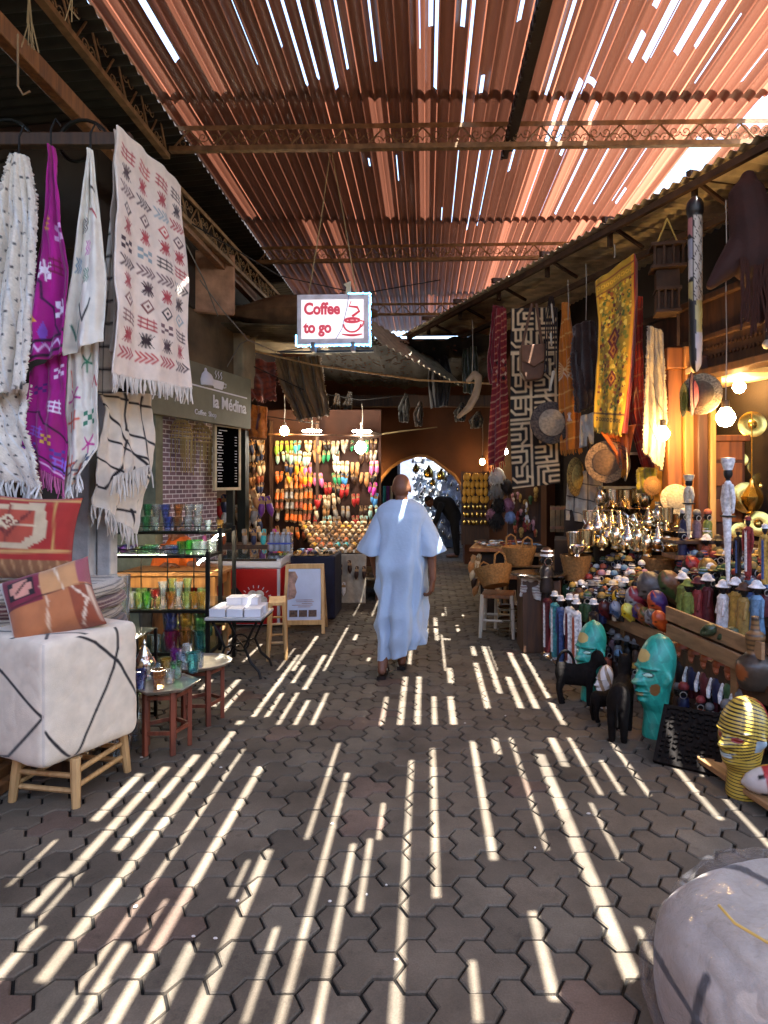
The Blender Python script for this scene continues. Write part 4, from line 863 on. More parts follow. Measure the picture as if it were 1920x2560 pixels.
# ================================================================== COFFEE SHOP FRONT
def text_mesh(txt, size, ext=.004, bold=0):
    cu = bpy.data.curves.new('txt', 'FONT'); cu.body = txt; cu.size = size; cu.extrude = ext; cu.offset = bold; cu.resolution_u = 4
    o = bpy.data.objects.new('txt', cu); COL.objects.link(o); dg = bpy.context.evaluated_depsgraph_get()
    me = bpy.data.meshes.new_from_object(o.evaluated_get(dg)); bpy.data.objects.remove(o); bpy.data.curves.remove(cu)
    return me
def lettering(txt, size, m, parent, loc, rot=(R(90), 0, 0), name='lettering', bold=0, sx=1):
    return ob(name, text_mesh(txt, size, .003, bold), m, parent, loc, rot, (sx, 1, 1))
white = lambda: mat('white_paint', 'd2cfd4', .6, 0, .05)
t = thing('shop_sign', 'olive shop board with white cup drawing, lettered la Médina', 'sign', (-2.36, 8.5, 2.3), ang); 
mb = MB(); mb.box((-1.1, 0, .33), (2.2, .08, .66)); bd = part(mb, 'board', mat('olive_board', '6a6652', .6, 0, .1), t, False, .006)
lettering('la Médina', .21, white(), bd, (-.93, -.045, .19), sx=.98, bold=.004)
lettering('Coffee  Shop', .085, white(), bd, (-1.3, -.045, .07), name='small_lettering', sx=1)
mb = MB(); mb.bar((-1.5, -.045, .395), (-.12, -.045, .395), .006, .016); part(mb, 'underline', white(), bd, False)
mb = MB(); mb.prism([(-.9, .42), (-.72, .42), (-.69, .46), (-.68, .52), (-.94, .52), (-.93, .46)], -.046, -.042); mb.tube([(-.68, -.045, .5), (-.64, -.045, .5), (-.64, -.045, .46), (-.69, -.045, .45)], .008, 5)
for k in range(3): mb.tube([(-.87 + .06 * k, -.045, .54), (-.85 + .06 * k, -.045, .57), (-.88 + .06 * k, -.045, .6), (-.86 + .06 * k, -.045, .63)], .006, 4)
mb.lathe([(0, 0), (.09, 0), (.1, .06), (.07, .13), (.02, .17), (.015, .2), (0, .21)], 12, (-1.08, -.04, .42)); part(mb, 'cup_drawing', white(), t)
# chalk menu board
t = thing('menu_board', 'black chalk menu board in a cream frame below the shop sign', 'menu board', P(567, 1222, 8.2), R(70)); hw, hh = .25, .72; w2 = .2
mb = MB(); mb.box((0, 0, .4), (.48, .02, .8)); sl_ = part(mb, 'slate', mat('slate', '050506', .7, 0, .2, 9, .05, 60, .0), t, False)
mb = MB()
for x in (-.245, .245): mb.box((x, -.005, .4), (.035, .04, .84))
for z in (0, .8): mb.box((0, -.008, z), (.46, .04, .035))
part(mb, 'frame', mat('cream_frame', 'b8a888', .6), t, False)
mb = MB(); rn = random.Random(5)
for k in range(19):
    z = .74 - k * .036; big = k in (1, 6, 12); mb.box((-.2 + (.09 if k == 0 else .03) + .02, -.012, z), ((.16 if k == 0 else .06 if big else rn.uniform(.05, .14)), .003, .016 if big else .008))
    if k > 1 and not big: mb.box((.17, -.012, z), (.04, .003, .008))
part(mb, 'chalk_lines', white(), sl_, False)
# straw tassel lamp shades
for i, (px, py, Y, lb) in enumerate(((452, 1045, 7.6, 'nearer straw tassel lampshade hanging under the olive sign'), (502, 1058, 8.0, 'farther straw tassel lampshade hanging beside the menu board'))):
    t = thing('straw_lantern', lb, 'lantern', P(px, py, Y), 0, 'straw shades under the sign'); mb = MB()
    for z, r in ((0, .03), (-.04, .075), (-.09, .105), (-.14, .12), (-.19, .13), (-.24, .135)): mb.tube([(r * math.cos(a), r * math.sin(a), z) for a in [k * math.pi / 8 for k in range(17)]], .008, 4)
    for k in range(18):
        a = k * math.pi / 9; mb.tube([(r * math.cos(a), r * math.sin(a), z) for z, r in ((0, .03), (-.09, .105), (-.24, .135))], .005, 4)
    part(mb, 'weave', mat('straw', 'c8b080', .9), t); mb = MB(); rn = random.Random(i)
    for k in range(46):
        a = rn.uniform(0, 6.3); l = rn.uniform(.12, .3) if k % 4 else .42; mb.tube([(.13 * math.cos(a), .13 * math.sin(a), -.23), (.12 * math.cos(a), .12 * math.sin(a), -.23 - l)], .005, 3)
    part(mb, 'tassels', mat('straw_dark', 'a89464', .95), t)
    mb = MB(); mb.cyl((0, 0, 0), (0, 0, .3), .004, n=4); part(mb, 'cord', iron(), t)
# hanging sign
def coffee_sign():
    Y = 6.25; t = thing('hanging_sign', 'white lightbox sign reading Coffee to go, edged with blue lights', 'sign', P(834, 800, Y), R(-3)); k = Y / F
    W, H = 181 * k, 124 * k
    mb = MB(); mb.box((0, 0, 0), (W, .07, H)); part(mb, 'box', mat('sign_white', 'cfc6c8', .5), t, False, .006)
    mb = MB(); mb.box((-.005, -.037, 0), (W * .86, .008, H * .78)); pn = part(mb, 'panel', emit('panel_glow', (1, .9, .88), .09), t, False)
    red = emit('red_letters', (.62, .05, .08), .05)
    lettering('Coffee', .155, red, pn, (-W * .40, -.045, H * .1), bold=.006, sx=.84); lettering('to go', .15, red, pn, (-W * .40, -.045, -H * .27), bold=.006, sx=.84)
    mb = MB(); cx, cz = W * .27, -.08
    mb.tube([(cx + .07 * math.cos(a), -.046, cz + .065 + .02 * math.sin(a)) for a in [i * math.pi / 10 for i in range(21)]], .012, 5)
    mb.tube([(cx + .035 * math.cos(a), -.046, cz + .065 + .009 * math.sin(a)) for a in [i * math.pi / 6 for i in range(13)]], .007, 5)
    mb.tube([(cx + .085 * math.cos(a), -.046, cz + .03 + .08 * math.sin(a)) for a in [math.pi * (1.02 + .96 * i / 10) for i in range(11)]], .009, 5)
    mb.tube([(cx + .08, -.046, cz + .06), (cx + .115, -.046, cz + .05), (cx + .1, -.046, cz + .01), (cx + .06, -.046, cz - .02)], .007, 5)
    mb.tube([(cx - .1 + .02 * i, -.046, cz - .07 - .012 * math.sin(math.pi * i / 10)) for i in range(11)], [.005 + .007 * math.sin(math.pi * i / 10) for i in range(11)], 5)
    mb.tube([(cx + .0, -.046, cz + .1), (cx + .07, -.046, cz + .15), (cx + .05, -.046, cz + .19), (cx - .03, -.046, cz + .2), (cx - .01, -.046, cz + .25)], [.013, .012, .012, .009, .004], 5)
    part(mb, 'cup_drawing', red, pn)
    mb = MB(); rn = random.Random(1)
    for i in range(46): mb.ell((-W / 2 - .01 + (W + .02) * i / 45, -.02 + rn.uniform(-.006, .006), -H / 2 - .012 + rn.uniform(-.008, .008)), (.0075,) * 3, 6, 4)
    for i in range(30): mb.ell((W / 2 + .008 + rn.uniform(-.006, .008), -.02, -H / 2 + H * i / 29), (.0075,) * 3, 6, 4)
    for i in range(14): mb.ell((W / 2 - .2 * i / 13, -.02, H / 2 + .008 + rn.uniform(-.004, .006)), (.0075,) * 3, 6, 4)
    for i in range(8): mb.ell((-W / 2 - .012, -.02, -H / 2 + .09 - .012 * i), (.0075,) * 3, 6, 4)
    part(mb, 'light_chain', emit('blue_leds', (.1, .45, 1), 3), t)
    mb = MB(); mb.tube([(.16, -.05, .24), (.14, -.052, .1), (.09, -.05, -.1), (.03, -.05, -.2)], .003, 4); part(mb, 'wire', mat('blue_wire', '5a7ab0'), t)
    mb = MB()
    for x in (-W * .27, W * .28): mb.box((x, -.02, -H / 2 - .03), (.035, .1, .09))
    part(mb, 'clamp', mat('grey_clamp', '6c6864', .5), t, False, .004)
    mb = MB(); mb.prism([(.12, H / 2), (.13, H / 2 + .07), (.1, H / 2 + .1), (.17, H / 2 + .13), (.17, H / 2)], -.02, .01); part(mb, 'cloth_scrap', mat('cream_frame', 'b8a888'), t, False)
    for a, b in (((-W * .35, 0, H / 2), (.0, -.1, 1.68)), ((W * .32, 0, H / 2), (-.02, -.1, 1.68))):
        mb = MB(); mb.tube([a, Vector(a).lerp(Vector(b), .5) + Vector((.01, 0, 0)), b], .006, 5); part(mb, 'rope', rope(), t)
    b_ = MB(); b_.bar((-W * .8, .03, -H / 2 - .06), (W * .55, .03, -H / 2 - .06), .02, .02); part(b_, 'support_bar', iron(), t, False)
coffee_sign()
# cables strung on the left
for i, (pts, lb) in enumerate((([(500, 700, 6.5), (560, 780, 6.8), (620, 850, 7.2), (690, 880, 7.6), (760, 870, 7.2)], 'grey cable sagging from the left truss toward the hanging sign'), ([(465, 610, 6.3), (510, 700, 6.5), (545, 790, 6.9)], 'short dark wire curling down beside the cream rug'), ([(560, 930, 8.5), (600, 860, 8.6), (680, 820, 8.8)], 'thin cord slung between pier and tin awning'))):
    mb = MB(); o0 = P(*pts[0]); mb.tube([P(*p) - o0 for p in pts], .007, 5); solo(mb, 'cable', mat('cable_grey', '6a6258', .7), lb, 'cable', o0)
# freezer chest
def freezer():
    t = thing('freezer_chest', 'red ice cream freezer chest with sliding glass lid', 'freezer', (-2.25, 7.38, 0)); W, D, H = 1.28, .66, .74
    mb = MB(); mb.box((0, 0, H * .45), (W, D, H * .84)); part(mb, 'body', mat('freezer_white', 'c8c4c4', .35, 0, .05), t, False, .012)
    mb = MB(); mb.box((0, -D / 2 - .004, H * .46), (W - .06, .012, H * .82)); mb.box((W / 2 + .004, 0, H * .46), (.012, D - .06, H * .82)); part(mb, 'red_panel', mat('freezer_red', 'a81410', .4, 0, .08), t, False)
    mb = MB(); mb.box((0, -D / 2 + .03, H * .93), (W + .02, .06, .07)).box((0, D / 2 - .03, H * .93 + .05), (W + .02, .06, .09)); mb.box((W / 2 - .02, 0, H * .93 + .02), (.06, D - .12, .08)).box((-W / 2 + .02, 0, H * .93 + .02), (.06, D - .12, .08)); part(mb, 'rim', mat('freezer_white', 'c8c4c4', .35, 0, .05), t, False, .008)
    mb = MB(); mb.box((-W / 4, 0, H + .02), (W / 2, D - .1, .008), rx=.08).box((W / 4, 0, H + .03), (W / 2, D - .1, .008), rx=.08); part(mb, 'glass_lid', glass('lid_glass', 'b8d0d4', .25), t, False)
    mb = MB(); mb.box((0, 0, .5), (W - .1, D - .1, .3)); part(mb, 'white_packs', mat('pack_white', 'd8dade', .5, 0, .3, 12), t, False)
    mb = MB(); cx, cz = .38, .3
    for k in range(6): a = k * math.pi / 3; mb.ell((cx + .075 * math.cos(a), -D / 2 - .012, cz + .075 * math.sin(a)), (.052, .008, .045), 10, 6)
    mb.ell((cx, -D / 2 - .016, cz), (.03, .01, .03), 8, 5); part(mb, 'cream_flower', mat('cream_white', 'cbbfae', .5, 0, .4, 14), t)
    mb = MB(); mb.prism([(.05, .08), (.24, .08), (.24, .36), (.17, .44), (.1, .42), (.05, .3)], -D / 2 - .013, -D / 2 - .009); part(mb, 'black_shape', mat('freezer_black', '15100e', .5), t, False)
    mb = MB()
    for k in range(9): a = R(20 + 20 * k); mb.box((cx + .16 * math.cos(a), -D / 2 - .012, cz + .15 * math.sin(a)), (.03, .004, .008), ry=-a)
    part(mb, 'white_marks', white(), t, False)
freezer()
# water bottles pack
t = thing('water_pack', 'shrink wrapped pack of water bottles on the freezer lid', 'bottle pack', P(701, 1377, 7.45)); 
for i in range(4):
    for j in range(2):
        mb = MB(); mb.lathe([(0, 0), (.028, 0), (.031, .01), (.03, .08), (.028, .09), (.031, .1), (.03, .15), (.013, .2), (.013, .22), (0, .22)], 10, (-.1 + i * .066, -.03 + j * .066, 0)); part(mb, 'bottle', glass('bottle_plastic', 'd0dcf0', .7), t)
mb = MB(); mb.box((0, 0, .1), (.275, .145, .2)); part(mb, 'wrap', glass('wrap_film', 'dce4f4', .12), t, False, .02)
mb = MB(); mb.box((0, 0, .09), (.278, .148, .022)); part(mb, 'label_band', mat('band_blue', '2e48a8', .4), t, False, .018)
# A-board
t = thing('sandwich_board', 'wooden sandwich board with a pale poster standing on the paving', 'sandwich board', (-1.29, 6.78, 0), R(4)); pw = wood('pale_wood', '9a7648', 'c09a66')
for s_ in (0, 1):
    mb = MB(); rx = -.12 if not s_ else .3; yy = 0 if not s_ else .16
    for x in (-.205, .205): mb.bar((x, (-.05 if not s_ else .3), 0), (x * .9, .06, .72), .035, .03, (0, 1, 0))
    for z in (.12, .70): mb.bar((-.2, (-.05 if not s_ else .3) + (.11 if not s_ else -.24) * z / .72, z), (.2, (-.05 if not s_ else .3) + (.11 if not s_ else -.24) * z / .72, z), .03, .05, (0, 0, 1))
    part(mb, 'frame', pw, t, False, .003)
mb = MB(); mb.box((0, .015, .41), (.35, .012, .54), rx=-.152); ps = part(mb, 'poster', mat('poster_pale', 'a9b2c8', .25, 0, .12, 4), t, False)
mb = MB(); M0 = Matrix.Translation((0, .008, .41)) @ Matrix.Rotation(-.152, 4, 'X')
mb.M = M0; rn = random.Random(3)
for k in range(3): mb.box((-.11 + k * .1, -.003, -.2), (.085, .004, .07))
part(mb, 'photo_strip', mat('photo_brown', '4a3426', .5, 0, .8, 40), ps, False)
mb = MB(); mb.M = M0
for k in range(5): mb.box((rn.uniform(-.02, .06), -.003, -.06 - .018 * k), (rn.uniform(.1, .24), .003, .006))
mb.prism([(-.17, .24), (-.1, .24), (-.07, .18), (-.1, .1), (-.08, .02), (-.1, -.04), (-.17, -.06)], -.005, -.001); part(mb, 'print', mat('print_brown', '8a6a5c', .5, 0, .5, 20), ps, False)
# wooden cafe table, seated man in orange
t = thing('cafe_table', 'orange brown wooden table behind the rack', 'table', (-2.46, 6.35, 0)); tw = wood('honey_wood', '8a5a2a', 'b67c3e')
mb = MB(); mb.box((0, 0, .72), (.98, .55, .03)); part(mb, 'top', tw, t, False, .004); mb = MB(); mb.box((0, -.22, .65), (.86, .02, .12)).box((.42, 0, .65), (.02, .42, .12)).box((-.42, 0, .65), (.02, .42, .12)); part(mb, 'apron', tw, t, False)
for x in (-.42, .42):
    for y in (-.22, .22): mb = MB(); mb.box((x, y, .35), (.06, .06, .7)); part(mb, 'leg', tw, t, False)
# bistro table with white boxes
t = thing('bistro_table', 'small marble topped table with curled black iron legs', 'table', (-1.56, 5.38, 0)); mb = MB(); mb.box((0, 0, .49), (.46, .42, .022)); part(mb, 'top', mat('marble', 'b8b4ae', .25, 0, .15, 5), t, False, .004)
mb = MB(); mb.box((0, 0, .47), (.44, .4, .02)); part(mb, 'top_frame', iron(), t, False)
for x in (-.18, .18):
    for y in (-.16, .16): mb = MB(); s_ = 1 if x > 0 else -1; mb.tube([(x, y, .46), (x - .05 * s_, y, .36), (x - .1 * s_, y, .25), (x - .05 * s_, y, .13), (x + .02 * s_, y * 1.1, .06), (x + .04 * s_, y * 1.15, 0)], .011, 6); part(mb, 'leg', iron(), t)
mb = MB(); mb.tube([(.07 * math.cos(a), 0, .25 + .07 * math.sin(a)) for a in [k * math.pi / 8 for k in range(17)]], .008, 5); mb.cyl((-.08, -.16, .25), (.08, .16, .25), .008); mb.cyl((.08, -.16, .25), (-.08, .16, .25), .008); part(mb, 'brace', iron(), t)
for i in range(8):
    lv = 0 if i < 6 else 1; x = -.14 + .14 * (i % 3) if lv == 0 else -.05 + .13 * (i - 6); y = -.1 + .16 * (i // 3) if lv == 0 else .06
    tt = thing('white_box', 'white cardboard gift box, %s, on the marble table' % ['front left', 'front middle', 'front right', 'rear left', 'rear middle', 'rear right', 'upper left', 'upper right'][i], 'box', (-1.56 + x, 5.38 + y, .502 + lv * .066), R(3 * (i % 3)), 'white boxes on the marble table')
    mb = MB(); mb.box((0, 0, .026), (.128, .145, .052)); part(mb, 'tray', mat('box_white', 'd6d2d4', .6, 0, .04), tt, False); mb = MB(); mb.box((0, .002, .057), (.132, .15, .012)); part(mb, 'lid', mat('box_white', 'd6d2d4', .6, 0, .04), tt, False, .002)
stool('pine_stool', 'unpainted pine stool standing behind the marble table', (-1.37, 5.9, 0), .12, .3, .52, .02, pw, R(12), .03)
for px, py, Y, lb in ((545, 1515, 6.0, 'open white carton under the cafe table edge'),):
    mb = MB(); mb.box((0, 0, .06), (.22, .2, .12)); solo(mb, 'carton', mat('box_white', 'd6d2d4'), lb, 'carton', (-1.9, 5.75, 0), smooth=False)
# ================================================================== SHOE SHOP
def slip_mb(mb):      # hanging babouche: heel up, toe down, upper towards -y
    out = [(-.028, 0), (-.036, -.03), (-.034, -.09), (-.042, -.16), (-.038, -.21), (-.012, -.255), (0, -.268), (.012, -.255), (.038, -.21), (.042, -.16), (.034, -.09), (.036, -.03), (.028, 0)]
    mb.mi = 1; mb.prism(out, -.006, .008); mb.mi = 0
    rs = []
    for z, w_, h_ in ((-.1, .034, .03), (-.13, .04, .045), (-.17, .042, .046), (-.21, .037, .036), (-.25, .013, .016), (-.27, .003, .004)):
        rs.append([Vector((w_ * math.cos(a), -.006 - h_ * math.sin(a), z)) for a in [math.pi * k / 8 for k in range(9)]])
    mb.rings(rs, closed=False)
    mb.rings([[Vector((-.03, -.006, -.01)), Vector((0, -.012, 0)), Vector((.03, -.006, -.01))], [Vector((-.034, -.03, -.06)), Vector((0, .0, -.05)), Vector((.034, -.03, -.06))]], closed=False)
def sandal_mb(mb):    # sandal lying flat: toe towards -y
    out = [(-.03, .12), (-.036, .07), (-.032, 0), (-.042, -.08), (-.034, -.12), (0, -.14), (.034, -.12), (.042, -.08), (.032, 0), (.036, .07), (.03, .12), (0, .13)]
    mb.mi = 1; mb.prism(out, 0, .016, 'z'); mb.mi = 0
    for y, w_, h_ in ((-.07, .043, .05), (.0, .038, .045)):
        mb.rings([[Vector((w_ * math.cos(a), y + dy, .012 + h_ * math.sin(a))) for a in [math.pi * k / 8 for k in range(9)]] for dy in (-.035, .03)], closed=False)
SHC = {'white': 'd8d4cc', 'turquoise': '3fb0b4', 'lime green': '8fc040', 'dark brown': '3a2418', 'tan': 'b07a48', 'orange': 'd0641c', 'yellow': 'dba428', 'pink': 'd86a9a', 'sky blue': '4a8ec8', 'grey': '8a847c', 'red': 'a82424', 'purple': '6a3480', 'cream': 'd0bc98', 'black': '1a1614', 'emerald': '2a8a58', 'navy': '28304e', 'rust': '8e4424', 'magenta': 'c02c90', 'mint': 'a8d0c0'}
def leather(c): return mat('leather_' + c.replace(' ', '_'), SHC[c], .5, 0, .15, 30, .1)
sole = lambda: mat('leather_sole', 'a88458', .7, 0, .2)
def slipper(loc, c, label, group, rz=0, ry=0, sc=1):
    o = ob('slipper', cached('slipper', slip_mb), [leather(c), sole()], None, loc, (0, ry, rz), sc); return tag(o, label, 'slipper', group)
def sandal(loc, c, label, group, rz=0, sc=1, rx=0):
    o = ob('sandal', cached('sandal', sandal_mb), [leather(c), sole()], None, loc, (rx, 0, rz), sc); return tag(o, label, 'sandal', group)
YW = 10.6; rn = random.Random(21)
mb = MB(); mb.box((0, 0, 0), (2.5, .05, 2.6)); solo(mb, 'shoe_board', mat('rust_board', '341c12', .9, 0, .4, 3), 'rust brown back board of the shoe shop carrying rows of slippers', 'board', (-2.0, YW + .07, 1.5), smooth=False)
mb = MB()
for px in (676, 792): x = P(px, 1100, YW - .12).x; mb.box((x, 0, 0), (.05, .05, 2.6))
solo(mb, 'shop_post', darkwood(), 'dark wooden posts dividing the slipper wall into three bays', 'post', (0, YW - .06, 1.3))
g = 'slippers hanging on the shoe wall'
for r_ in range(9):
    for c_ in range(15):
        px = 606 + c_ * 23.4 + rn.uniform(-2, 2); py = 1100 + r_ * 27 + rn.uniform(-3, 3)
        if 672 < px < 681 or rn.random() < .07: continue
        if px < 672: c = rn.choice(['dark brown', 'tan', 'grey', 'rust', 'cream', 'dark brown', 'navy'])
        elif px < 790: c = rn.choice([['white', 'lime green', 'cream', 'turquoise', 'white'], ['turquoise', 'dark brown', 'white', 'sky blue', 'mint'], ['orange', 'orange', 'yellow', 'navy', 'pink'], ['yellow', 'orange', 'tan', 'yellow'], ['rust', 'red', 'orange', 'tan'], ['tan', 'orange', 'grey', 'rust']][min(5, r_ // 1 if r_ < 5 else 5)])
        else:
            if rn.random() < .22: continue
            c = rn.choice(['dark brown', 'magenta', 'red', 'cream', 'emerald', 'sky blue', 'tan', 'grey', 'white', 'pink', 'mint', 'black'])
        for s_ in (-1, 1):
            if r_ > 5 and s_ > 0 and rn.random() < .3: continue
            if 681 < px < 790 and r_ in (4, 5, 6, 7):
                o_ = sandal(P(px + s_ * 6, py, YW - .03), c, '%s sandal, %s of %s pair from left in the %s row up the wall' % (c, ['left', 'right'][s_ > 0], ORD[c_], ORD[8 - r_]), g, rn.uniform(-.2, .2), .8, R(70)); continue
            slipper(P(px + s_ * 6.2, py, YW + rn.uniform(-.09, .0)), c, '%s slipper, %s of %s pair from left in the %s row up the wall' % (c, ['left', 'right'][s_ > 0], ORD[c_], ORD[8 - r_]), g, rn.uniform(-.5, .5), rn.uniform(-.2, .2) + .06 * s_, rn.uniform(.66, .95))
# sloping shoe counter
t = thing('shoe_counter', 'sloping shoe counter with a stained off-white front cloth', 'counter', (-1.06, 8.5, 0)); 
mb = MB(); mb.add([(-.42, 0, .66), (.42, 0, .66), (.55, 1.75, .93), (-.95, 1.75, .93), (-.42, 0, .63), (.42, 0, .63), (.55, 1.75, .9), (-.95, 1.75, .9)], [(0, 1, 2, 3), (7, 6, 5, 4), (0, 4, 5, 1), (1, 5, 6, 2), (2, 6, 7, 3), (3, 7, 4, 0)]); part(mb, 'top', darkwood(), t, False)
mb = MB(); mb.box((.4, .8, .33), (.03, 1.5, .62)).box((-.4, .8, .33), (.03, 1.5, .62)); part(mb, 'side', darkwood(), t, False)
cv = Cv(30, 24, 'a89c86'); cv.noise(.25, 3)
og = Vector((-1.06, 8.5, 0)); cloth('front_cloth', [(-38 / 0 if False else 790, 1385, 8.46), (788, 1508, 8.46)], [(916, 1385, 8.46), (914, 1510, 8.46)], cv, .01, 3, .2, t, .008, origin=og)
for i, (px, py) in enumerate(((833, 1408), (852, 1410), (873, 1400), (893, 1415), (910, 1415), (860, 1455))):
    slipper(P(px, py, 8.4), 'dark brown' if i != 5 else 'white', 'dark brown slipper pinned on the counter front cloth, %s from left' % ORD[i] if i != 5 else 'whitish slipper pinned low on the counter front cloth', 'slippers pinned on the counter cloth', 0, rn.uniform(-.1, .1), .68)
for r_ in range(7):
    f = r_ / 6; y = 8.56 + f * 1.6; xl, xr = -1.46 - .5 * f, -.68 + .1 * f; n = int((xr - xl) / .098)
    for k in range(n + 1):
        c = rn.choice([['tan', 'cream', 'tan', 'white'], ['orange', 'turquoise', 'yellow', 'rust'], ['tan', 'rust', 'dark brown', 'orange'], ['tan', 'dark brown', 'yellow', 'cream']][min(r_, 3)])
        sandal((xl + (xr - xl) * k / n, y, .665 + .155 * (y - 8.5) + .006), c, '%s sandal, %s from left in row %s of the sloping shoe counter' % (c, ORD[min(k, 17)], ORD[r_]), 'sandals on the sloping counter', rn.uniform(-.15, .15), .85, .15)
# dark table with trainers, bench behind the freezer
t = thing('trainer_table', 'small table under a dark blue cloth holding colourful trainers', 'table', (-1.32, 7.75, 0)); mb = MB(); mb.box((0, 0, .37), (.52, .6, .74)); part(mb, 'cloth', mat('navy_cloth', '15172a', .9, 0, .4), t, False, .02)
for i in range(10): c = ['yellow', 'purple', 'navy', 'cream', 'black', 'sky blue', 'magenta', 'grey', 'turquoise', 'white'][i]; sandal((-1.5 + (i % 5) * .09, 7.55 + (i // 5) * .22, .745), c, '%s shoe on the dark blue cloth, %s row' % (c, ['front', 'back'][i // 5]), 'shoes on the dark cloth', rn.uniform(-.3, .3), .9)
mb = MB(); mb.box((0, 0, .4), (1.3, .4, .8)); solo(mb, 'shoe_bench', darkwood(), 'dark bench behind the freezer holding a row of shoes', 'bench', (-2.5, 8.35, 0), bev=.01)
for i in range(9): c = ['pink', 'black', 'rust', 'black', 'grey', 'navy', 'turquoise', 'magenta', 'grey'][i]; slipper((-2.85 + i * .13, 8.2, 1.0), c, '%s slipper standing in the row behind the freezer, %s from left' % (c, ORD[i]), 'shoes in a row behind the freezer', 0, rn.uniform(-.1, .1), .85)
for i, (px, py, c) in enumerate(((548, 1245, 'red'), (570, 1262, 'white'), (590, 1262, 'cream'), (605, 1255, 'black'), (622, 1250, 'tan'), (640, 1258, 'grey'), (560, 1235, 'navy'), (632, 1225, 'tan'), (655, 1240, 'purple'), (668, 1240, 'purple'))):
    slipper(P(px, py, 8.9), c, '%s slipper hanging below the menu board, %s from left' % (c, ['first', 'third', 'fourth', 'fifth', 'sixth', 'eighth', 'second', 'seventh', 'ninth', 'tenth'][i]), 'slippers below the menu board', 0, rn.uniform(-.3, .3), 1.1)
# lamps
def bulb(px, py, Y, label, r=.05, m=None, cord=.5, grp=None, kind=0):
    t = thing('light_bulb', label, 'light bulb', P(px, py, Y), 0, grp); mb = MB()
    if kind: mb.lathe([(0, -.02), (.14, -.015), (.15, 0), (.14, .01), (0, .015)], 16)
    else: mb.lathe([(0, -r), (r * .6, -r * .8), (r, -r * .1), (r * .95, r * .3), (r * .45, r * 1.1), (0, r * 1.15)], 14)
    part(mb, 'bulb', m or bulbm(), t); mb = MB(); mb.cyl((0, 0, r * 1.1), (0, 0, r * 1.1 + .06), r * .42); part(mb, 'socket', mat('socket', '2a2018', .5), t)
    mb = MB(); mb.tube([(0, 0, r + .05), (.01, 0, r + cord * .5), (0, 0, r + cord)], .005, 4); part(mb, 'cord', mat('cord_white', '9a9284', .7), t); return t
gB = 'lit bulbs of the souk'
bulb(711, 1078, 9.9, 'warm round bulb above the slipper wall on the left', .07, None, .5, gB)
bulb(780, 1077, 9.9, 'flat white lamp above the middle of the slipper wall', .03, bulbw(), .4, gB, 1)
bulb(905, 1078, 9.9, 'flat white lamp at the right end of the slipper wall', .03, bulbw(), .4, gB, 1)
bulb(902, 1120, 10.0, 'large white lamp glowing among slippers beside the arch', .09, bulbw(), .3, gB)
bulb(938, 1188, 12.2, 'warm bulb glowing left of the archway', .055, bulbf(), .8, gB)
bulb(1206, 1155, 12.0, 'warm bulb on the ochre wall right of the archway', .055, bulbf(), .8, gB)
mb = MB(); mb.cyl((-1.2, 0, 0), (.9, 0, -.03), .015, n=6); solo(mb, 'hanging_rod', darkwood(), 'rod above the slipper wall from which shoes and lamps hang', 'rod', P(790, 1085, 9.95))
# draped sacking and tarps above the shoe shop
cv = Cv(60, 60, '6e5434'); cv.noise(.3, 8); 
for k in range(5): cv.line([(8 + k * 12, 0), (14 + k * 10, 60)], 1.2, '40301c')
o, _, _ = cloth('sacking_drape', [(690, 895, 9.3), (700, 960, 9.25), (745, 1052, 9.2)], [(800, 890, 9.3), (815, 985, 9.2), (822, 1040, 9.2)], cv, .07, 3.5, .1, None, .01, None, 1, .02); tag(o, 'tan sacking drape bunched under the reed mat above the shoe shop', 'drape')
cv = Cv(40, 30, '7a3018'); cv.noise(.4, 2)
for k in range(7): cv.line([(0, 3 + k * 4), (20, 6 + k * 4), (40, 2 + k * 4)], 1, '4a1c10')
o, _, _ = cloth('tarp', [(575, 890, 9.0), (615, 1000, 8.9)], [(690, 905, 9.2), (688, 1000, 9.1)], cv, .08, 1.5, .4, None, .01, None, 1, .02); tag(o, 'crumpled rust red tarp above the olive shop sign', 'tarp')
cv = Cv(24, 30, 'c06a1c'); cv.noise(.4, 5); cv.poly([(10, 8), (16, 6), (14, 22), (11, 22)], '6a2410')
o, _, _ = cloth('orange_bag', [(632, 1012, 8.9), (616, 1090, 8.9)], [(668, 1018, 8.9), (664, 1095, 8.9)], cv, .04, 1, .4, None, .02); tag(o, 'orange printed bag hanging beside the olive shop sign', 'bag')
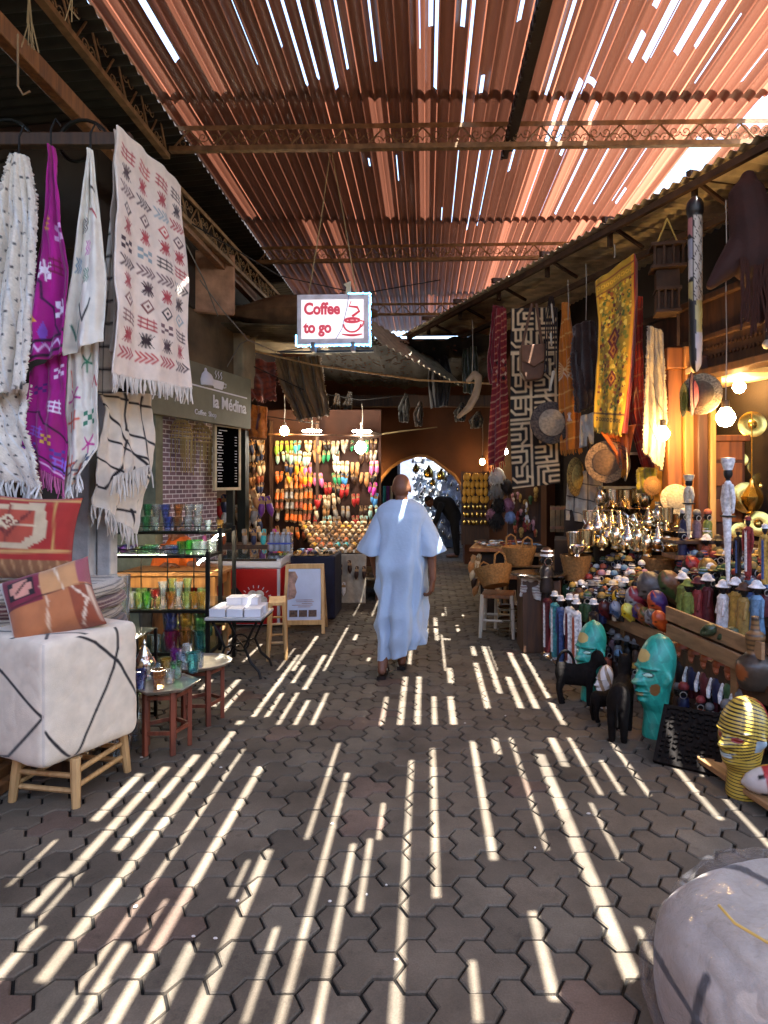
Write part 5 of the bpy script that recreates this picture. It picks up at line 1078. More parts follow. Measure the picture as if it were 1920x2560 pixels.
# ================================================================== PEOPLE
skin = lambda: mat('skin', '6b4530', .55, 0, .1, 12, .1, 90)
def body_mesh(mb_, name, mats, parent, vox=.007, smooth_=6):
    o = part(mb_, name, mats, parent)
    m1 = o.modifiers.new('skin', 'REMESH'); m1.mode = 'VOXEL'; m1.voxel_size = vox; m1.use_smooth_shade = True
    m2 = o.modifiers.new('smooth', 'SMOOTH'); m2.factor = .5; m2.iterations = smooth_; return o
def head_at(mb, c, s=1.0, yaw=0.0, pitch=0.0):
    """head looking along +y when yaw = 0; c = chin-height neck joint"""
    M = Matrix.Translation(c) @ Matrix.Rotation(yaw, 4, 'Z') @ Matrix.Rotation(pitch, 4, 'X') @ Matrix.Scale(s, 4); old = mb.M; mb.M = old @ M
    mb.ell((0, .0, .155), (.073, .09, .088), 18, 12); mb.ell((0, .035, .085), (.056, .062, .07), 14, 10); mb.ell((0, -.03, .12), (.066, .066, .07), 14, 10)
    mb.cap((0, -.025, -.04), (0, -.01, .08), .054, .052)
    mb.cap((0, .088, .135), (0, .112, .1), .01, .017, 8); mb.ell((0, .094, .058), (.026, .014, .009), 10, 6); mb.ell((0, .09, .045), (.022, .013, .009), 10, 6); mb.ell((0, .082, .022), (.022, .018, .016), 10, 6)
    for s_ in (-1, 1): mb.ell((.074 * s_, -.008, .115), (.011, .022, .034), 10, 8); mb.ell((.03 * s_, .084, .128), (.014, .01, .009), 8, 6); mb.cap((.012 * s_, .092, .148), (.048 * s_, .078, .15), .009, .007, 8); mb.ell((.045 * s_, .06, .085), (.02, .02, .02), 8, 6)
    mb.M = old
def hand_at(mb, wrist, d, palm, sgn, curl=.5, s=1.0):
    """d: direction towards the fingers, palm: palm normal, sgn: side of the thumb"""
    d = Vector(d).normalized(); palm = Vector(palm).normalized(); side = d.cross(palm).normalized() * sgn; w0 = Vector(wrist)
    for k in range(4): mb.cap(w0 + side * (.0 - .006) * 0 + side * (.024 - .016 * k) * .5 * s, w0 + d * .085 * s + side * (.029 - .0195 * k) * s, .017 * s, .0125 * s, 8)
    for k, l in enumerate((.075, .084, .078, .06)):
        p0 = w0 + d * .085 * s + side * (.029 - .0195 * k) * s; c1 = curl * (.7 + .12 * k)
        d1 = (d * math.cos(c1) + palm * math.sin(c1)); p1 = p0 + d1 * l * .5 * s; d2 = (d * math.cos(c1 * 2.1) + palm * math.sin(c1 * 2.1)); p2 = p1 + d2 * l * .5 * s
        mb.chain([p0, p1, p2], [.0098 * s, .0088 * s, .0072 * s], 8)
    p0 = w0 + d * .02 * s + side * .022 * s; p1 = p0 + (d * .7 + side * .6 + palm * .35).normalized() * .042 * s; p2 = p1 + (d + side * .1 + palm * .45).normalized() * .034 * s
    mb.chain([p0, p1, p2], [.0145 * s, .0115 * s, .009 * s], 8)
def walker():
    t = thing('person', 'bald man in a loose pale blue robe and black sandals walking away', 'person', (-.19, 5.3, 0))
    # local: x right, y away; standing on the near left foot, right heel rising behind
    b = MB(); LF, RF = Vector((-.17, -.03, 0)), Vector((-.02, .24, 0))
    head_at(b, (-.015, .03, 1.425), 1.0, R(4), R(-4))
    b.cap((-.01, .0, 1.30), (-.015, .015, 1.44), .075, .055)
    b.chain([(-.02, 0, .86), (-.015, -.01, 1.05), (-.01, -.015, 1.25)], [.12, .11, .1], 14); b.cap((-.13, 0, 1.3), (.11, 0, 1.3), .06, .06); b.cap((-.09, 0, .84), (.05, 0, .84), .1, .1)
    b.chain([(-.1, 0, .82), (-.13, .03, .45), (-.165, -.05, .09)], [.09, .06, .04]); b.chain([(.05, .02, .82), (.02, .14, .46), (-.015, .2, .12)], [.09, .06, .04])
    # feet in walking pose
    for p, hl in ((LF, .0), (RF, .0)):
        b.chain([p + Vector((0, -.05, .06)), p + Vector((.0, .06, .055)), p + Vector((-.005, .15, .042))], [.036, .036, .03]); b.cap(p + Vector((0, -.05, .06)), p + Vector((0, -.02, .13)), .036, .036)
        for k in range(5): b.cap(p + Vector((-.035 + .017 * k, .15, .042)), p + Vector((-.038 + .018 * k, .185 + .008 * (2 - abs(k - 1)), .04)), .012, .009, 6)
    # arms
    b.chain([(.17, 0, 1.30), (.235, -.03, 1.04), (.245, -.05, .80)], [.055, .042, .029]); hand_at(b, (.245, -.052, .79), (-.12, .03, -1), (-.8, .35, 0), 1, .75)
    b.chain([(-.19, 0, 1.30), (-.255, .04, 1.04), (-.235, .14, .83)], [.055, .042, .029]); hand_at(b, (-.234, .144, .82), (.1, .25, -1), (.8, .3, 0), -1, .6)
    body_mesh(b, 'body', skin(), t, .0062, 5)
    # robe: body tube with folds
    rng = random.Random(5); rs = []; nz, na = 64, 72
    prof = [(1.455, .085, .08, -.012, .01), (1.44, .115, .095, -.012, .0), (1.415, .165, .11, -.012, -.005), (1.37, .205, .12, -.012, -.005), (1.30, .22, .135, -.01, -.01), (1.15, .20, .145, -.008, -.01), (.95, .205, .16, -.01, 0), (.75, .205, .165, -.012, .02), (.55, .2, .17, -.02, .04), (.35, .185, .175, -.03, .06), (.22, .17, .18, -.045, .07)]
    def pf(z):
        for a, b_ in zip(prof[:-1], prof[1:]):
            if b_[0] <= z <= a[0]: f = (a[0] - z) / (a[0] - b_[0]); f = f * f * (3 - 2 * f); return [a[i] + (b_[i] - a[i]) * f for i in range(1, 5)]
        return prof[-1][1:]
    rb = MB()
    for j in range(nz + 1):
        row = []
        for k in range(na):
            a = 2 * math.pi * k / na; f = j / nz; sn = math.sin(a); cs_ = math.cos(a)
            hem = .165 + .09 * (cs_ > 0) * cs_ - .045 * (cs_ < 0) * -cs_
            z = 1.455 - (1.455 - hem) * f; rx, ry, ox, oy = pf(max(.22, z)); fl = max(0, f - .12)
            w_ = 1 + fl * (.16 * math.sin(5 * a + 1.2 + 1.2 * f) + .13 * math.sin(8 * a + 2 * f) + .09 * math.sin(13 * a - 2 * f + 1)) + .03 * math.sin(3 * a + 9 * f) * min(1, f * 4) + min(1, f * 2.2) * (.30 * ((1 - abs(noise.noise((cs_ * 1.5 + f * .9, sn * 1.5, f * 2.4)))) ** 4 - .45) * (.35 + fl) + .10 * noise.noise((cs_ * 3 + f * 3, sn * 3, f * 7)))
            row.append(Vector((ox + rx * w_ * abs(cs_) ** .85 * (1 if cs_ > 0 else -1), oy + ry * w_ * abs(sn) ** .9 * (1 if sn > 0 else -1), z)))
        rs.append(row)
    rb.rings(rs, cap=False)
    for s_ in (-1, 1):   # wide sleeves
        rr = []; n2 = 30
        for j in range(17):
            f = j / 16; cx = s_ * (.13 + .122 * f) - .012; cz = 1.34 - .35 * f ** 1.1; ry = .085 + .03 * f; rx_ = .075 + .05 * f
            row = []
            for k in range(n2):
                a = 2 * math.pi * k / n2; w_ = 1 + f * (.07 * math.sin(4 * a + 2 * f + s_) + .05 * math.sin(7 * a)) + .16 * f * noise.noise((math.cos(a) * 1.6 + s_ * 5, math.sin(a) * 1.6, f * 3)) + .05 * noise.noise((math.cos(a) * 4, math.sin(a) * 4 + s_ * 3, f * 8))
                d = Vector((s_ * .34, 0, -.94)).normalized(); u = Vector((s_ * .94, 0, .34))
                drop = -.06 * f * (1 if math.cos(a) < 0 else .1) * abs(math.cos(a))
                row.append(Vector((cx, -.005, cz)) + u * rx_ * w_ * math.cos(a) + Vector((0, 1, 0)) * ry * w_ * math.sin(a) + d * drop)
            rr.append(row)
        rb.rings(rr, cap=False)
    o = part(rb, 'robe', mat('pale_blue_cotton', '9fb2c6', .85, 0, .08, 5, .25, 45, .2, 0, .2), t, ang=70)
    sd_ = o.modifiers.new('thick', 'SOLIDIFY'); sd_.thickness = .004; ss = o.modifiers.new('sub', 'SUBSURF'); ss.levels = 1; ss.render_levels = 1
    for p, rx in ((LF, 0), (RF, 0)):
        s = MB(); out = [(-.036, -.1), (-.042, -.03), (-.038, .05), (-.048, .13), (-.04, .19), (0, .215), (.036, .19), (.046, .13), (.038, .05), (.042, -.03), (.034, -.1), (0, -.112)]
        s.prism([(p.x + x, p.y + y) for x, y in out], .002, .03, 'z')
        s.rings([[Vector((p.x + .05 * math.cos(a), p.y + dy, .02 + .062 * math.sin(a))) for a in [math.pi * k / 10 for k in range(11)]] for dy in (.06, .13)], closed=False)
        part(s, 'sandal', mat('black_leather', '120e0c', .45), t)
walker()
def bender():
    t = thing('person', 'man in black bending over goods just beyond the archway', 'person', (1.02 - 1.55, 0, 0)); t.location = P(1135, 1400, 13.6); t.location.z = 0
    b = MB(); head_at(b, (-.42, 0, 1.12), 1, R(90), R(-55)); b.cap((-.28, 0, 1.14), (-.38, 0, 1.14), .07, .05)
    b.chain([(0, 0, .92), (-.15, 0, 1.12), (-.3, 0, 1.16)], [.14, .15, .13], 12); b.chain([(-.28, -.16, 1.12), (-.34, -.15, .85), (-.42, -.1, .62)], [.05, .042, .03]); b.chain([(-.28, .16, 1.12), (-.36, .15, .85), (-.46, .1, .66)], [.05, .042, .03])
    hand_at(b, (-.42, -.1, .62), (-.4, .1, -1), (0, 1, 0), 1, .6); hand_at(b, (-.46, .1, .66), (-.4, -.1, -1), (0, -1, 0), -1, .6)
    for s_ in (-1, 1): b.chain([(0, .08 * s_, .88), (.03, .09 * s_, .48), (.06, .09 * s_, .08)], [.1, .065, .042]); b.chain([(.06, .09 * s_, .05), (-.14, .1 * s_, .03)], [.04, .03])
    body_mesh(b, 'body', skin(), t, .012, 4)
    c = MB(); c.chain([(0, 0, .88), (-.15, 0, 1.12), (-.3, 0, 1.15)], [.165, .18, .16], 12)
    for s_ in (-1, 1): c.chain([(0, .08 * s_, .88), (.03, .09 * s_, .48), (.06, .09 * s_, .1)], [.115, .085, .065]); c.chain([(-.28, .16 * s_, 1.12), (-.35, .15 * s_, .85), (-.42, .11 * s_, .7)], [.068, .056, .045])
    body_mesh(c, 'clothes', mat('black_cotton', '141314', .9), t, .014, 4)
    h = MB(); h.M = Matrix.Translation((-.42, 0, 1.12)) @ Matrix.Rotation(R(90), 4, 'Z') @ Matrix.Rotation(R(-55), 4, 'X'); h.ell((0, -.012, .17), (.078, .09, .085), 12, 8); part(h, 'hair', mat('black_hair', '0d0a08', .7), t)
bender()
def vendor():
    t = thing('person', 'seated vendor in an orange shirt and cap behind the glass rack', 'person', (-2.72, 6.85, 0))
    b = MB(); head_at(b, (.1, -.02, .98), 1, R(150), R(-25)); b.chain([(0, 0, .5), (.03, 0, .7), (.08, 0, .9)], [.15, .15, .13], 12); b.cap((.09, 0, .9), (.1, 0, 1.0), .07, .055)
    b.chain([(.2, -.12, .9), (.3, -.25, .74), (.52, -.38, .76)], [.05, .042, .03]); hand_at(b, (.52, -.38, .765), (1, -.3, 0), (0, 0, -1), 1, .3); b.chain([(-.06, -.1, .88), (-.1, -.22, .64), (.08, -.36, .76)], [.05, .042, .03]); hand_at(b, (.08, -.36, .765), (1, -.2, 0), (0, 0, -1), -1, .3)
    for s_ in (-1, 1): b.chain([(.1 * s_, 0, .46), (.12 * s_, -.38, .48), (.12 * s_, -.36, .08)], [.09, .065, .045]); b.chain([(.12 * s_, -.36, .05), (.12 * s_, -.55, .03)], [.04, .03])
    body_mesh(b, 'body', skin(), t, .009, 4)
    c = MB(); c.chain([(0, 0, .5), (.03, 0, .7), (.08, 0, .9)], [.175, .18, .15], 12); c.cap((.2, -.12, .9), (.27, -.21, .79), .07, .062); c.cap((-.06, -.1, .88), (-.09, -.18, .72), .07, .062); body_mesh(c, 'shirt', mat('orange_cotton', 'c85a12', .8), t, .012, 4)
    c = MB()
    for s_ in (-1, 1): c.chain([(.1 * s_, 0, .46), (.12 * s_, -.38, .48), (.12 * s_, -.36, .12)], [.105, .08, .06])
    body_mesh(c, 'trousers', mat('grey_cotton', '3a3a3c', .9), t, .012, 4)
    h = MB(); h.M = Matrix.Translation((.1, -.02, .98)) @ Matrix.Rotation(R(150), 4, 'Z') @ Matrix.Rotation(R(-25), 4, 'X'); h.ell((0, -.005, .185), (.08, .097, .07), 12, 8); h.box((0, .11, .17), (.12, .09, .012)); part(h, 'cap', mat('slate_blue_cotton', '4c5878', .8), t)
    mb = MB(); mb.box((0, 0, .2), (.4, .4, .4)); solo(mb, 'crate_seat', midwood(), 'wooden crate the orange shirted vendor sits on', 'crate', (-2.72, 6.87, 0), bev=.01)
vendor()
# ================================================================== GOODS BEYOND THE ARCH
rn = random.Random(31)
lan = lambda m: m.lathe([(0, 0), (.08, 0), (.1, .04), (.09, .16), (.04, .22), (.015, .27), (0, .28)], 8)
plt = lambda m: m.lathe([(0, 0), (.09, .0), (.16, .02), (.17, .03), (.1, .012), (0, .012)], 14)
frost = mat('frosted_glass', 'd4deee', .35, .1, .3, 20, .2)
for i in range(304):
    r_, c_ = divmod(i, 19); px, py = 1036 + c_ * 6.8 + rn.uniform(-2, 2), 1160 + r_ * 13.5 + rn.uniform(-3, 3); Y = 15.9 + rn.uniform(-.3, .2); k = i % 3
    o = ob('plate' if k == 2 else 'lantern', cached('tin_plate' if k == 2 else 'tin_lantern', plt if k == 2 else lan), [silver(), frost, frost][k], None, P(px, py, Y), (R(90) if k == 2 else 0, 0, 0), rn.uniform(.4, .75)); tag(o, 'small silver %s among the glittering goods seen through the archway' % ('plate' if k == 2 else 'lantern'), 'plate' if k == 2 else 'lantern', 'goods seen through the archway')
for i, (px, py, s_) in enumerate(((1072, 1195, 1.0), (1103, 1200, .9), (1082, 1215, .6), (1040, 1180, .7))):
    o = ob('lantern', CACHE['tin_lantern'], brass(), None, P(px, py, 13.4), (0, 0, 0), s_); tag(o, 'brass lantern hanging inside the archway, %s from left' % ['second', 'fourth', 'third', 'first'][i], 'lantern', 'brass lanterns in the archway')
mb = MB(); mb.box((0, 0, .45), (1.3, .6, .9)); solo(mb, 'goods_stand', mat('pale_blue_paint', '8a96a8', .7, 0, .3), 'pale stand of goods seen through the archway', 'stand', (.75, 16.0, 0))
mb = MB(); mb.box((0, 0, 0), (2.6, 1.3, .1)); solo(mb, 'passage_ceiling', dk(), 'dark ceiling just beyond the archway', 'ceiling', (-.2, 13.75, 2.85))

mb = MB(); mb.box((0, 0, 1.15), (.8, 1.5, 2.1)); solo(mb, 'dark_block', dk(), 'dark block added as shade on the left just beyond the archway', 'stall', (-1.0, 14.2, 0), bev=.02)  # dark block added to stand in for shade left of the passage
for i, (px, c) in enumerate(((958, '2a8a8c'), (966, '7a3a8c'), (1000, '8a2a3c'), (975, 'b0a890'))):
    cv = Cv(10, 30, c); o, _, _ = cloth('hanging_scarf', [(px, 1215, 13.2), (px - 1, 1285, 13.2)], [(px + 7, 1215, 13.2), (px + 7, 1290, 13.2)], cv, .02, 1, i * .3); tag(o, '%s scarf hanging just inside the left of the archway' % ['teal', 'purple', 'crimson', 'cream'][i], 'scarf', 'scarves inside the archway')
t = thing('palm_frond', 'dry dark palm frond sticking out beside the white lamp left of the arch', 'palm frond', P(955, 1085, 10.4)); mb = MB(); rn = random.Random(4)
for k in range(26): mb.tube([(0, 0, 0), (-.2 - rn.uniform(0, .15), rn.uniform(-.05, .05), rn.uniform(-.1, .08)), (-.4 - rn.uniform(0, .2), rn.uniform(-.1, .1), rn.uniform(-.28, -.02))], [.012, .01, .003], 4)
part(mb, 'leaflets', mat('dry_palm', '2a1c10', .9), t); mb = MB(); mb.tube([(0, 0, 0), (.35, 0, .05), (.9, .1, .12)], [.014, .012, .008], 5); part(mb, 'stalk', mat('dry_palm_stalk', '6a5a3c', .9), t)
rn = random.Random(14)
for i, (px, py, w_, h_, c, lb) in enumerate(((1010, 1020, 28, 70, '16130f', 'black bundle hanging under the dark beam before the arch'), (1046, 1035, 22, 60, '2a1a10', 'brown bundle hanging under the dark beam before the arch'), (1150, 1030, 30, 46, '1a1612', 'dark metal ware bundle hanging right of the arch top'), (1190, 1050, 34, 40, '3a3024', 'grey brown bundle hanging under the curved club'), (838, 1030, 26, 90, '3a2a1a', 'brown sack hanging right of the sacking drape'), (870, 1010, 20, 60, '241a12', 'small dark sack hanging right of the sacking drape'))):
    cv = Cv(16, 30, c); cv.noise(.4, i); o, _, _ = cloth('hanging_bundle', [(px + 4, py - h_ / 2, 10.9), (px - w_ / 2, py, 10.9), (px - w_ / 3, py + h_ / 2, 10.9)], [(px + 8, py - h_ / 2, 10.9), (px + w_ / 2, py, 10.9), (px + w_ / 3, py + h_ / 2, 10.9)], cv, .06, 1.6, i * .2, None, .03, wool()); tag(o, lb, 'bundle', 'dark bundles hanging before the arch')
for i, (pts, lb) in enumerate((([(610, 905, 8.9), (760, 975, 9.2), (900, 1000, 9.6), (1040, 985, 10.2)], 'dark cable sagging in front of the sacking drape'), ([(480, 560, 6.4), (700, 690, 7.5), (900, 735, 9.0), (1100, 700, 9.6)], 'black cable slung across the lane behind the hanging sign'), ([(560, 1005, 9.0), (660, 1040, 9.6), (800, 1060, 9.8)], 'pale wire strung above the slipper wall'))):
    mb = MB(); o0 = P(*pts[0]); mb.tube([P(*p) - o0 for p in pts], .008, 5); solo(mb, 'cable', mat('cable_dark', '1c1814', .7), lb, 'cable', o0)
for i in range(16):
    px, py = rn.uniform(200, 1500), rn.uniform(1720, 2500); q_ = G(px, py); mb = MB(); mb.ell((0, 0, .003), (rn.uniform(.004, .012), rn.uniform(.004, .009), .004), 6, 4)
    solo(mb, 'pebble', mat('scrap_pale', 'b8b0a4', .8), 'tiny pale scrap lying on the paving', 'scrap', q_, 'tiny scraps on the paving')
# ================================================================== RIGHT HAND STALLS
R0 = Vector((1.12, 5.9, 0)); TT = Vector((.2057, -.979, 0)).normalized(); NN = Vector((.979, .2057, 0)).normalized(); RZ = math.atan2(NN.y, NN.x)
def RT(s, d, z): return R0 + TT * s + NN * d + Vector((0, 0, z))
def onS(px, py, z0=.5, d0=.38, sl=.53):     # point of the rising display seen at a pixel
    r = Vector(((px - VX) / F, 1, -(py - VY) / F)); c0 = Vector((0, 0, HC))
    # z - z0 - sl*((P-R0).N - d0) = 0
    A = r.z - sl * r.dot(NN); B = c0.z - z0 - sl * ((c0 - R0).dot(NN) - d0); return c0 + r * (-B / A)
def frame_thing(name, label, cat, s, d, z=0, group=None, rz=0): return thing(name, label, cat, RT(s, d, z), RZ + rz, group)
# stepped stand (local x = away from the lane, local -y = towards the camera)
plank = lambda: wood('plank_wood', '6a4c2c', '94704a', 5, 1)
t = frame_thing('stepped_stand', 'stepped wooden stand crowded with carved figures on the right', 'stand', 0, 0)
for k in range(7):
    d = .36 + .2 * k; z = .44 + .106 * k; mb = MB(); mb.box((d + .1, -1.35, z - .02), (.215, 2.9, .03)); mb.box((d, -1.35, z - .07), (.02, 2.9, .1)); part(mb, 'step', darkwood(), t, False)
for y in (-.12, -.75, -1.45, -2.1, -2.75): mb = MB(); mb.box((.36, y, .23), (.05, .06, .46)); part(mb, 'post', plank(), t, False, .004)
mb = MB(); mb.box((.75, -1.35, .11), (.9, 2.9, .03)); mb.box((1.1, -1.35, .35), (.03, 2.9, .6)); part(mb, 'lower_shelf', darkwood(), t, False)
def board(a, b, z0, z1, label, h=.1, d=.33):
    p, q_ = RT(a, d, z0), RT(b, d, z1); mb = MB(); mb.bar(Vector((0, 0, 0)), q_ - p, .025, h); solo(mb, 'plank', wood('pale_plank', '6a4e32', '967450', 5, 1), label, 'plank', p, smooth=False, bev=.004)
board(.36, 1.45, .44, .46, 'bare front plank along the farther half of the stepped stand')
board(1.40, 2.36, .66, .63, 'upper bare plank along the nearer half of the stepped stand')
board(1.44, 2.32, .545, .515, 'lower bare plank along the nearer half of the stepped stand', .1, .31)
PAINT = {'white': 'd8d6d2', 'yellow': 'd0a012', 'orange': 'c8561a', 'red': '9c1f1c', 'light blue': '6a9cc0', 'blue': '3a62a4', 'navy': '1a2250', 'green': '3f6a3a', 'lime': '8a9a2a', 'maroon': '6a1420', 'black': '12100f', 'dark brown': '2a1a12', 'brown': '5a3820', 'grey': '7c7a78', 'pink': 'c88a9a', 'mauve': '8a6a74', 'purple': '3a2a70', 'turquoise': '2aa6b0', 'gold': 'b8902c', 'cream': 'cfc2a0'}
def pt(c):      # worn paint: a little duller than fresh colour
    v = hexc(PAINT[c]); g_ = sum(v) / 3; k = .92 if c in ('white', 'cream', 'black') else .68
    return mat('paint_' + c.replace(' ', '_'), tuple((x * .82 + g_ * .18) * k for x in v), .55, 0, .4, 45, .3)
def lx(fn): return lambda m: fn(m)
def bust_body(m): m.lathe([(0, 0), (.034, 0), (.036, .02), (.03, .06), (.034, .1), (.026, .125), (.014, .135), (0, .136)], 10)
def bust_head(m): m.ell((0, 0, .165), (.026, .028, .036), 10, 8); m.cap((-.024, 0, .163), (-.03, 0, .155), .006, .007, 6); m.ell((-.024, 0, .145), (.008, .012, .004), 6, 4); m.cyl((0, 0, .12), (0, 0, .14), .014, n=8)
def dome(m): m.lathe([(.029, .178), (.031, .184), (.029, .2), (.018, .214), (0, .219)], 12)
def band(m): m.lathe([(.027, .172), (.034, .176), (.033, .184), (.027, .188)], 12); m.lathe([(.027, .196), (.031, .199), (.027, .204)], 12)
def brim(m): m.lathe([(.0, .186), (.05, .182), (.05, .185), (.031, .192), (.029, .206), (.018, .218), (0, .222)], 14)
def hoop(m): m.tube([(-.006 + .019 * math.cos(a), -.034, .15 + .019 * math.sin(a)) for a in [k * math.pi / 7 for k in range(15)]], .003, 5)
def torso(m): m.lathe([(0, 0), (.036, 0), (.034, .03), (.027, .075), (.034, .115), (.03, .13), (.012, .14), (0, .14)], 10); m.cap((-.005, -.035, .12), (-.028, -.022, .08), .011, .009, 6); m.cap((-.005, .035, .12), (-.028, .022, .08), .011, .009, 6)
def parts_of(t, lst, sc=1):
    hd = None
    for nm, key, fn, m in lst:
        o = ob(nm, cached(key, fn), m, hd if hd and nm in ('hat', 'hoop', 'helmet', 'hair', 'band') else t)
        if nm == 'head': hd = o
    return hd
USED = {}
def uniq(lb):
    USED[lb] = USED.get(lb, 0) + 1; return lb
def snap(p):
    d = (p - R0).dot(NN); k = max(0, min(6, int((d - .36) / .2 + .5))); return p
def bust(px, py, capc, robe, style, h=1.0, where=''):
    base = onS(px, py + 58 * h); t = thing('carved_bust', '%s capped bust in %s, %s' % (capc if style != 'band' else capc + ' striped', robe, where), 'figurine', base, RZ + random.uniform(-.5, .5), 'capped busts on the stepped stand', 1.12 * h)
    hd = parts_of(t, [('body', 'bust_body', bust_body, pt(robe)), ('head', 'bust_head', bust_head, pt('black')), ('hat', 'hat_' + style, {'dome': dome, 'band': band, 'brim': brim}[style], pt(capc)), ('hoop', 'hoop', hoop, mat('hoop_silver', 'c8c4bc', .3, .6))])
    if style == 'band': ob('hat_top', cached('hat_dome', dome), pt(robe if robe not in ('black', 'dark brown') else 'grey'), hd)
    return t
rows = [  # photo pixel of each cap, cap colour, robe colour, hat style
 ('back row', [(1501, 1366, 'yellow', 'brown', 'dome'), (1520, 1372, 'white', 'navy', 'dome'), (1581, 1378, 'light blue', 'black', 'dome'), (1601, 1380, 'black', 'dark brown', 'dome'), (1436, 1397, 'purple', 'white', 'band'), (1465, 1392, 'grey', 'dark brown', 'band'), (1481, 1395, 'pink', 'black', 'dome')]),
 ('second row', [(1443, 1407, 'white', 'navy', 'dome'), (1474, 1413, 'red', 'dark brown', 'dome'), (1491, 1414, 'white', 'brown', 'dome'), (1508, 1415, 'orange', 'maroon', 'dome'), (1527, 1396, 'yellow', 'brown', 'dome'), (1547, 1417, 'white', 'gold', 'brim'), (1580, 1417, 'white', 'black', 'band'), (1604, 1410, 'white', 'dark brown', 'dome')]),
 ('third row', [(1414, 1437, 'grey', 'green', 'brim'), (1436, 1443, 'white', 'pink', 'band'), (1456, 1440, 'orange', 'brown', 'band'), (1472, 1442, 'red', 'orange', 'dome'), (1492, 1448, 'white', 'mauve', 'band'), (1519, 1456, 'yellow', 'lime', 'dome'), (1547, 1450, 'white', 'mauve', 'brim'), (1572, 1452, 'brown', 'black', 'dome')]),
 ('fourth row', [(1428, 1470, 'white', 'green', 'brim'), (1450, 1480, 'white', 'grey', 'band'), (1475, 1476, 'white', 'blue', 'band'), (1496, 1482, 'white', 'navy', 'band'), (1522, 1490, 'yellow', 'yellow', 'dome'), (1541, 1497, 'white', 'cream', 'dome')]),
 ('row behind the near plank', [(1740, 1440, 'red', 'black', 'band'), (1778, 1440, 'navy', 'grey', 'band'), (1776, 1456, 'blue', 'dark brown', 'dome'), (1809, 1465, 'green', 'brown', 'dome'), (1839, 1446, 'red', 'black', 'dome'), (1865, 1453, 'white', 'black', 'band'), (1848, 1465, 'grey', 'navy', 'dome'), (1905, 1463, 'red', 'dark brown', 'dome'), (1875, 1477, 'light blue', 'blue', 'dome'), (1911, 1485, 'light blue', 'maroon', 'dome')])]
rng = random.Random(77); extra = []
for k in range(16): extra.append((1420 + k * 12.5 + rng.uniform(-4, 4), 1428 + rng.uniform(-8, 8), rng.choice(['white', 'yellow', 'red', 'orange', 'grey', 'pink', 'light blue']), rng.choice(['brown', 'navy', 'black', 'mauve', 'green', 'maroon']), rng.choice(['dome', 'dome', 'band', 'brim'])))
rows.append(('packed middle row', extra)); extra = []
for k in range(9): extra.append((1700 + k * 25 + rng.uniform(-5, 5), 1412 + rng.uniform(-8, 8), rng.choice(['red', 'yellow', 'white', 'grey', 'green']), rng.choice(['brown', 'navy', 'black', 'gold', 'maroon']), rng.choice(['dome', 'band', 'brim'])))
rows.append(('rear near row', extra)); extra = []
for k in range(12): extra.append((1432 + k * 12 + rng.uniform(-4, 4), 1462 + rng.uniform(-6, 6), rng.choice(['white', 'white', 'yellow', 'grey', 'navy', 'cream']), rng.choice(['brown', 'navy', 'black', 'grey', 'green', 'white']), rng.choice(['dome', 'band', 'brim'])))
rows.append(('packed lower row', extra)); dull = ['dark brown', 'brown', 'black', 'navy', 'maroon', 'green', 'mauve', 'grey', 'purple']
for q_, (n_, xa, xb, ya, yb) in enumerate(((26, 1405, 1625, 1384, 1402), (24, 1425, 1560, 1474, 1496), (22, 1690, 1918, 1388, 1400), (20, 1690, 1918, 1424, 1440), (18, 1560, 1640, 1425, 1470))):
    rows.append((['hindmost jumble', 'low front jumble', 'far jumble', 'niche side jumble', 'jumble by the mask'][q_], [(xa + (xb - xa) * (k + rng.random()) / n_, rng.uniform(ya, yb), rng.choice(['white', 'yellow', 'red', 'orange', 'grey', 'black', 'light blue', 'brown', 'gold', 'green']), rng.choice(dull), rng.choice(['dome', 'dome', 'band', 'brim'])) for k in range(n_)]))
ORD += ['nineteenth', 'twentieth', 'twenty-first', 'twenty-second', 'twenty-third', 'twenty-fourth', 'twenty-fifth', 'twenty-sixth']
for rname, lst in rows:
    lst.sort()
    for i, (px, py, c, rb_, stl) in enumerate(lst): bust(px, py, c, rb_, stl, rng.uniform(.8, 1.08), '%s from left in the %s' % (ORD[i], rname))
# helmeted figures at the near end
def robe_fig(m): m.lathe([(0, 0), (.04, 0), (.042, .01), (.034, .09), (.03, .15), (.034, .19), (.02, .21), (0, .212)], 12); m.cap((-.004, -.034, .185), (-.02, -.042, .1), .012, .009, 6); m.cap((-.004, .034, .185), (-.02, .042, .1), .012, .009, 6)
def fig_head(m): m.ell((0, 0, .245), (.022, .024, .032), 10, 8); m.cap((-.02, 0, .243), (-.026, 0, .236), .005, .006, 6); m.cyl((0, 0, .2), (0, 0, .225), .011, n=8)
def helmet(m): m.lathe([(.0, .258), (.043, .25), (.044, .254), (.028, .266), (.024, .28), (.012, .29), (0, .293)], 14)
lst = [(1706, 1469, 'lime', 'white'), (1729, 1354, 'maroon', 'white'), (1766, 1364, 'orange', 'white'), (1768, 1478, 'maroon', 'white'), (1808, 1500, 'white', 'white'), (1839, 1495, 'yellow', 'white'), (1892, 1508, 'light blue', 'white'), (1720, 1490, 'lime', 'lime'), (1745, 1485, 'red', 'maroon'), (1711, 1366, 'purple', 'red'), (1795, 1368, 'gold', 'dark brown'), (1860, 1512, 'gold', 'brown')]
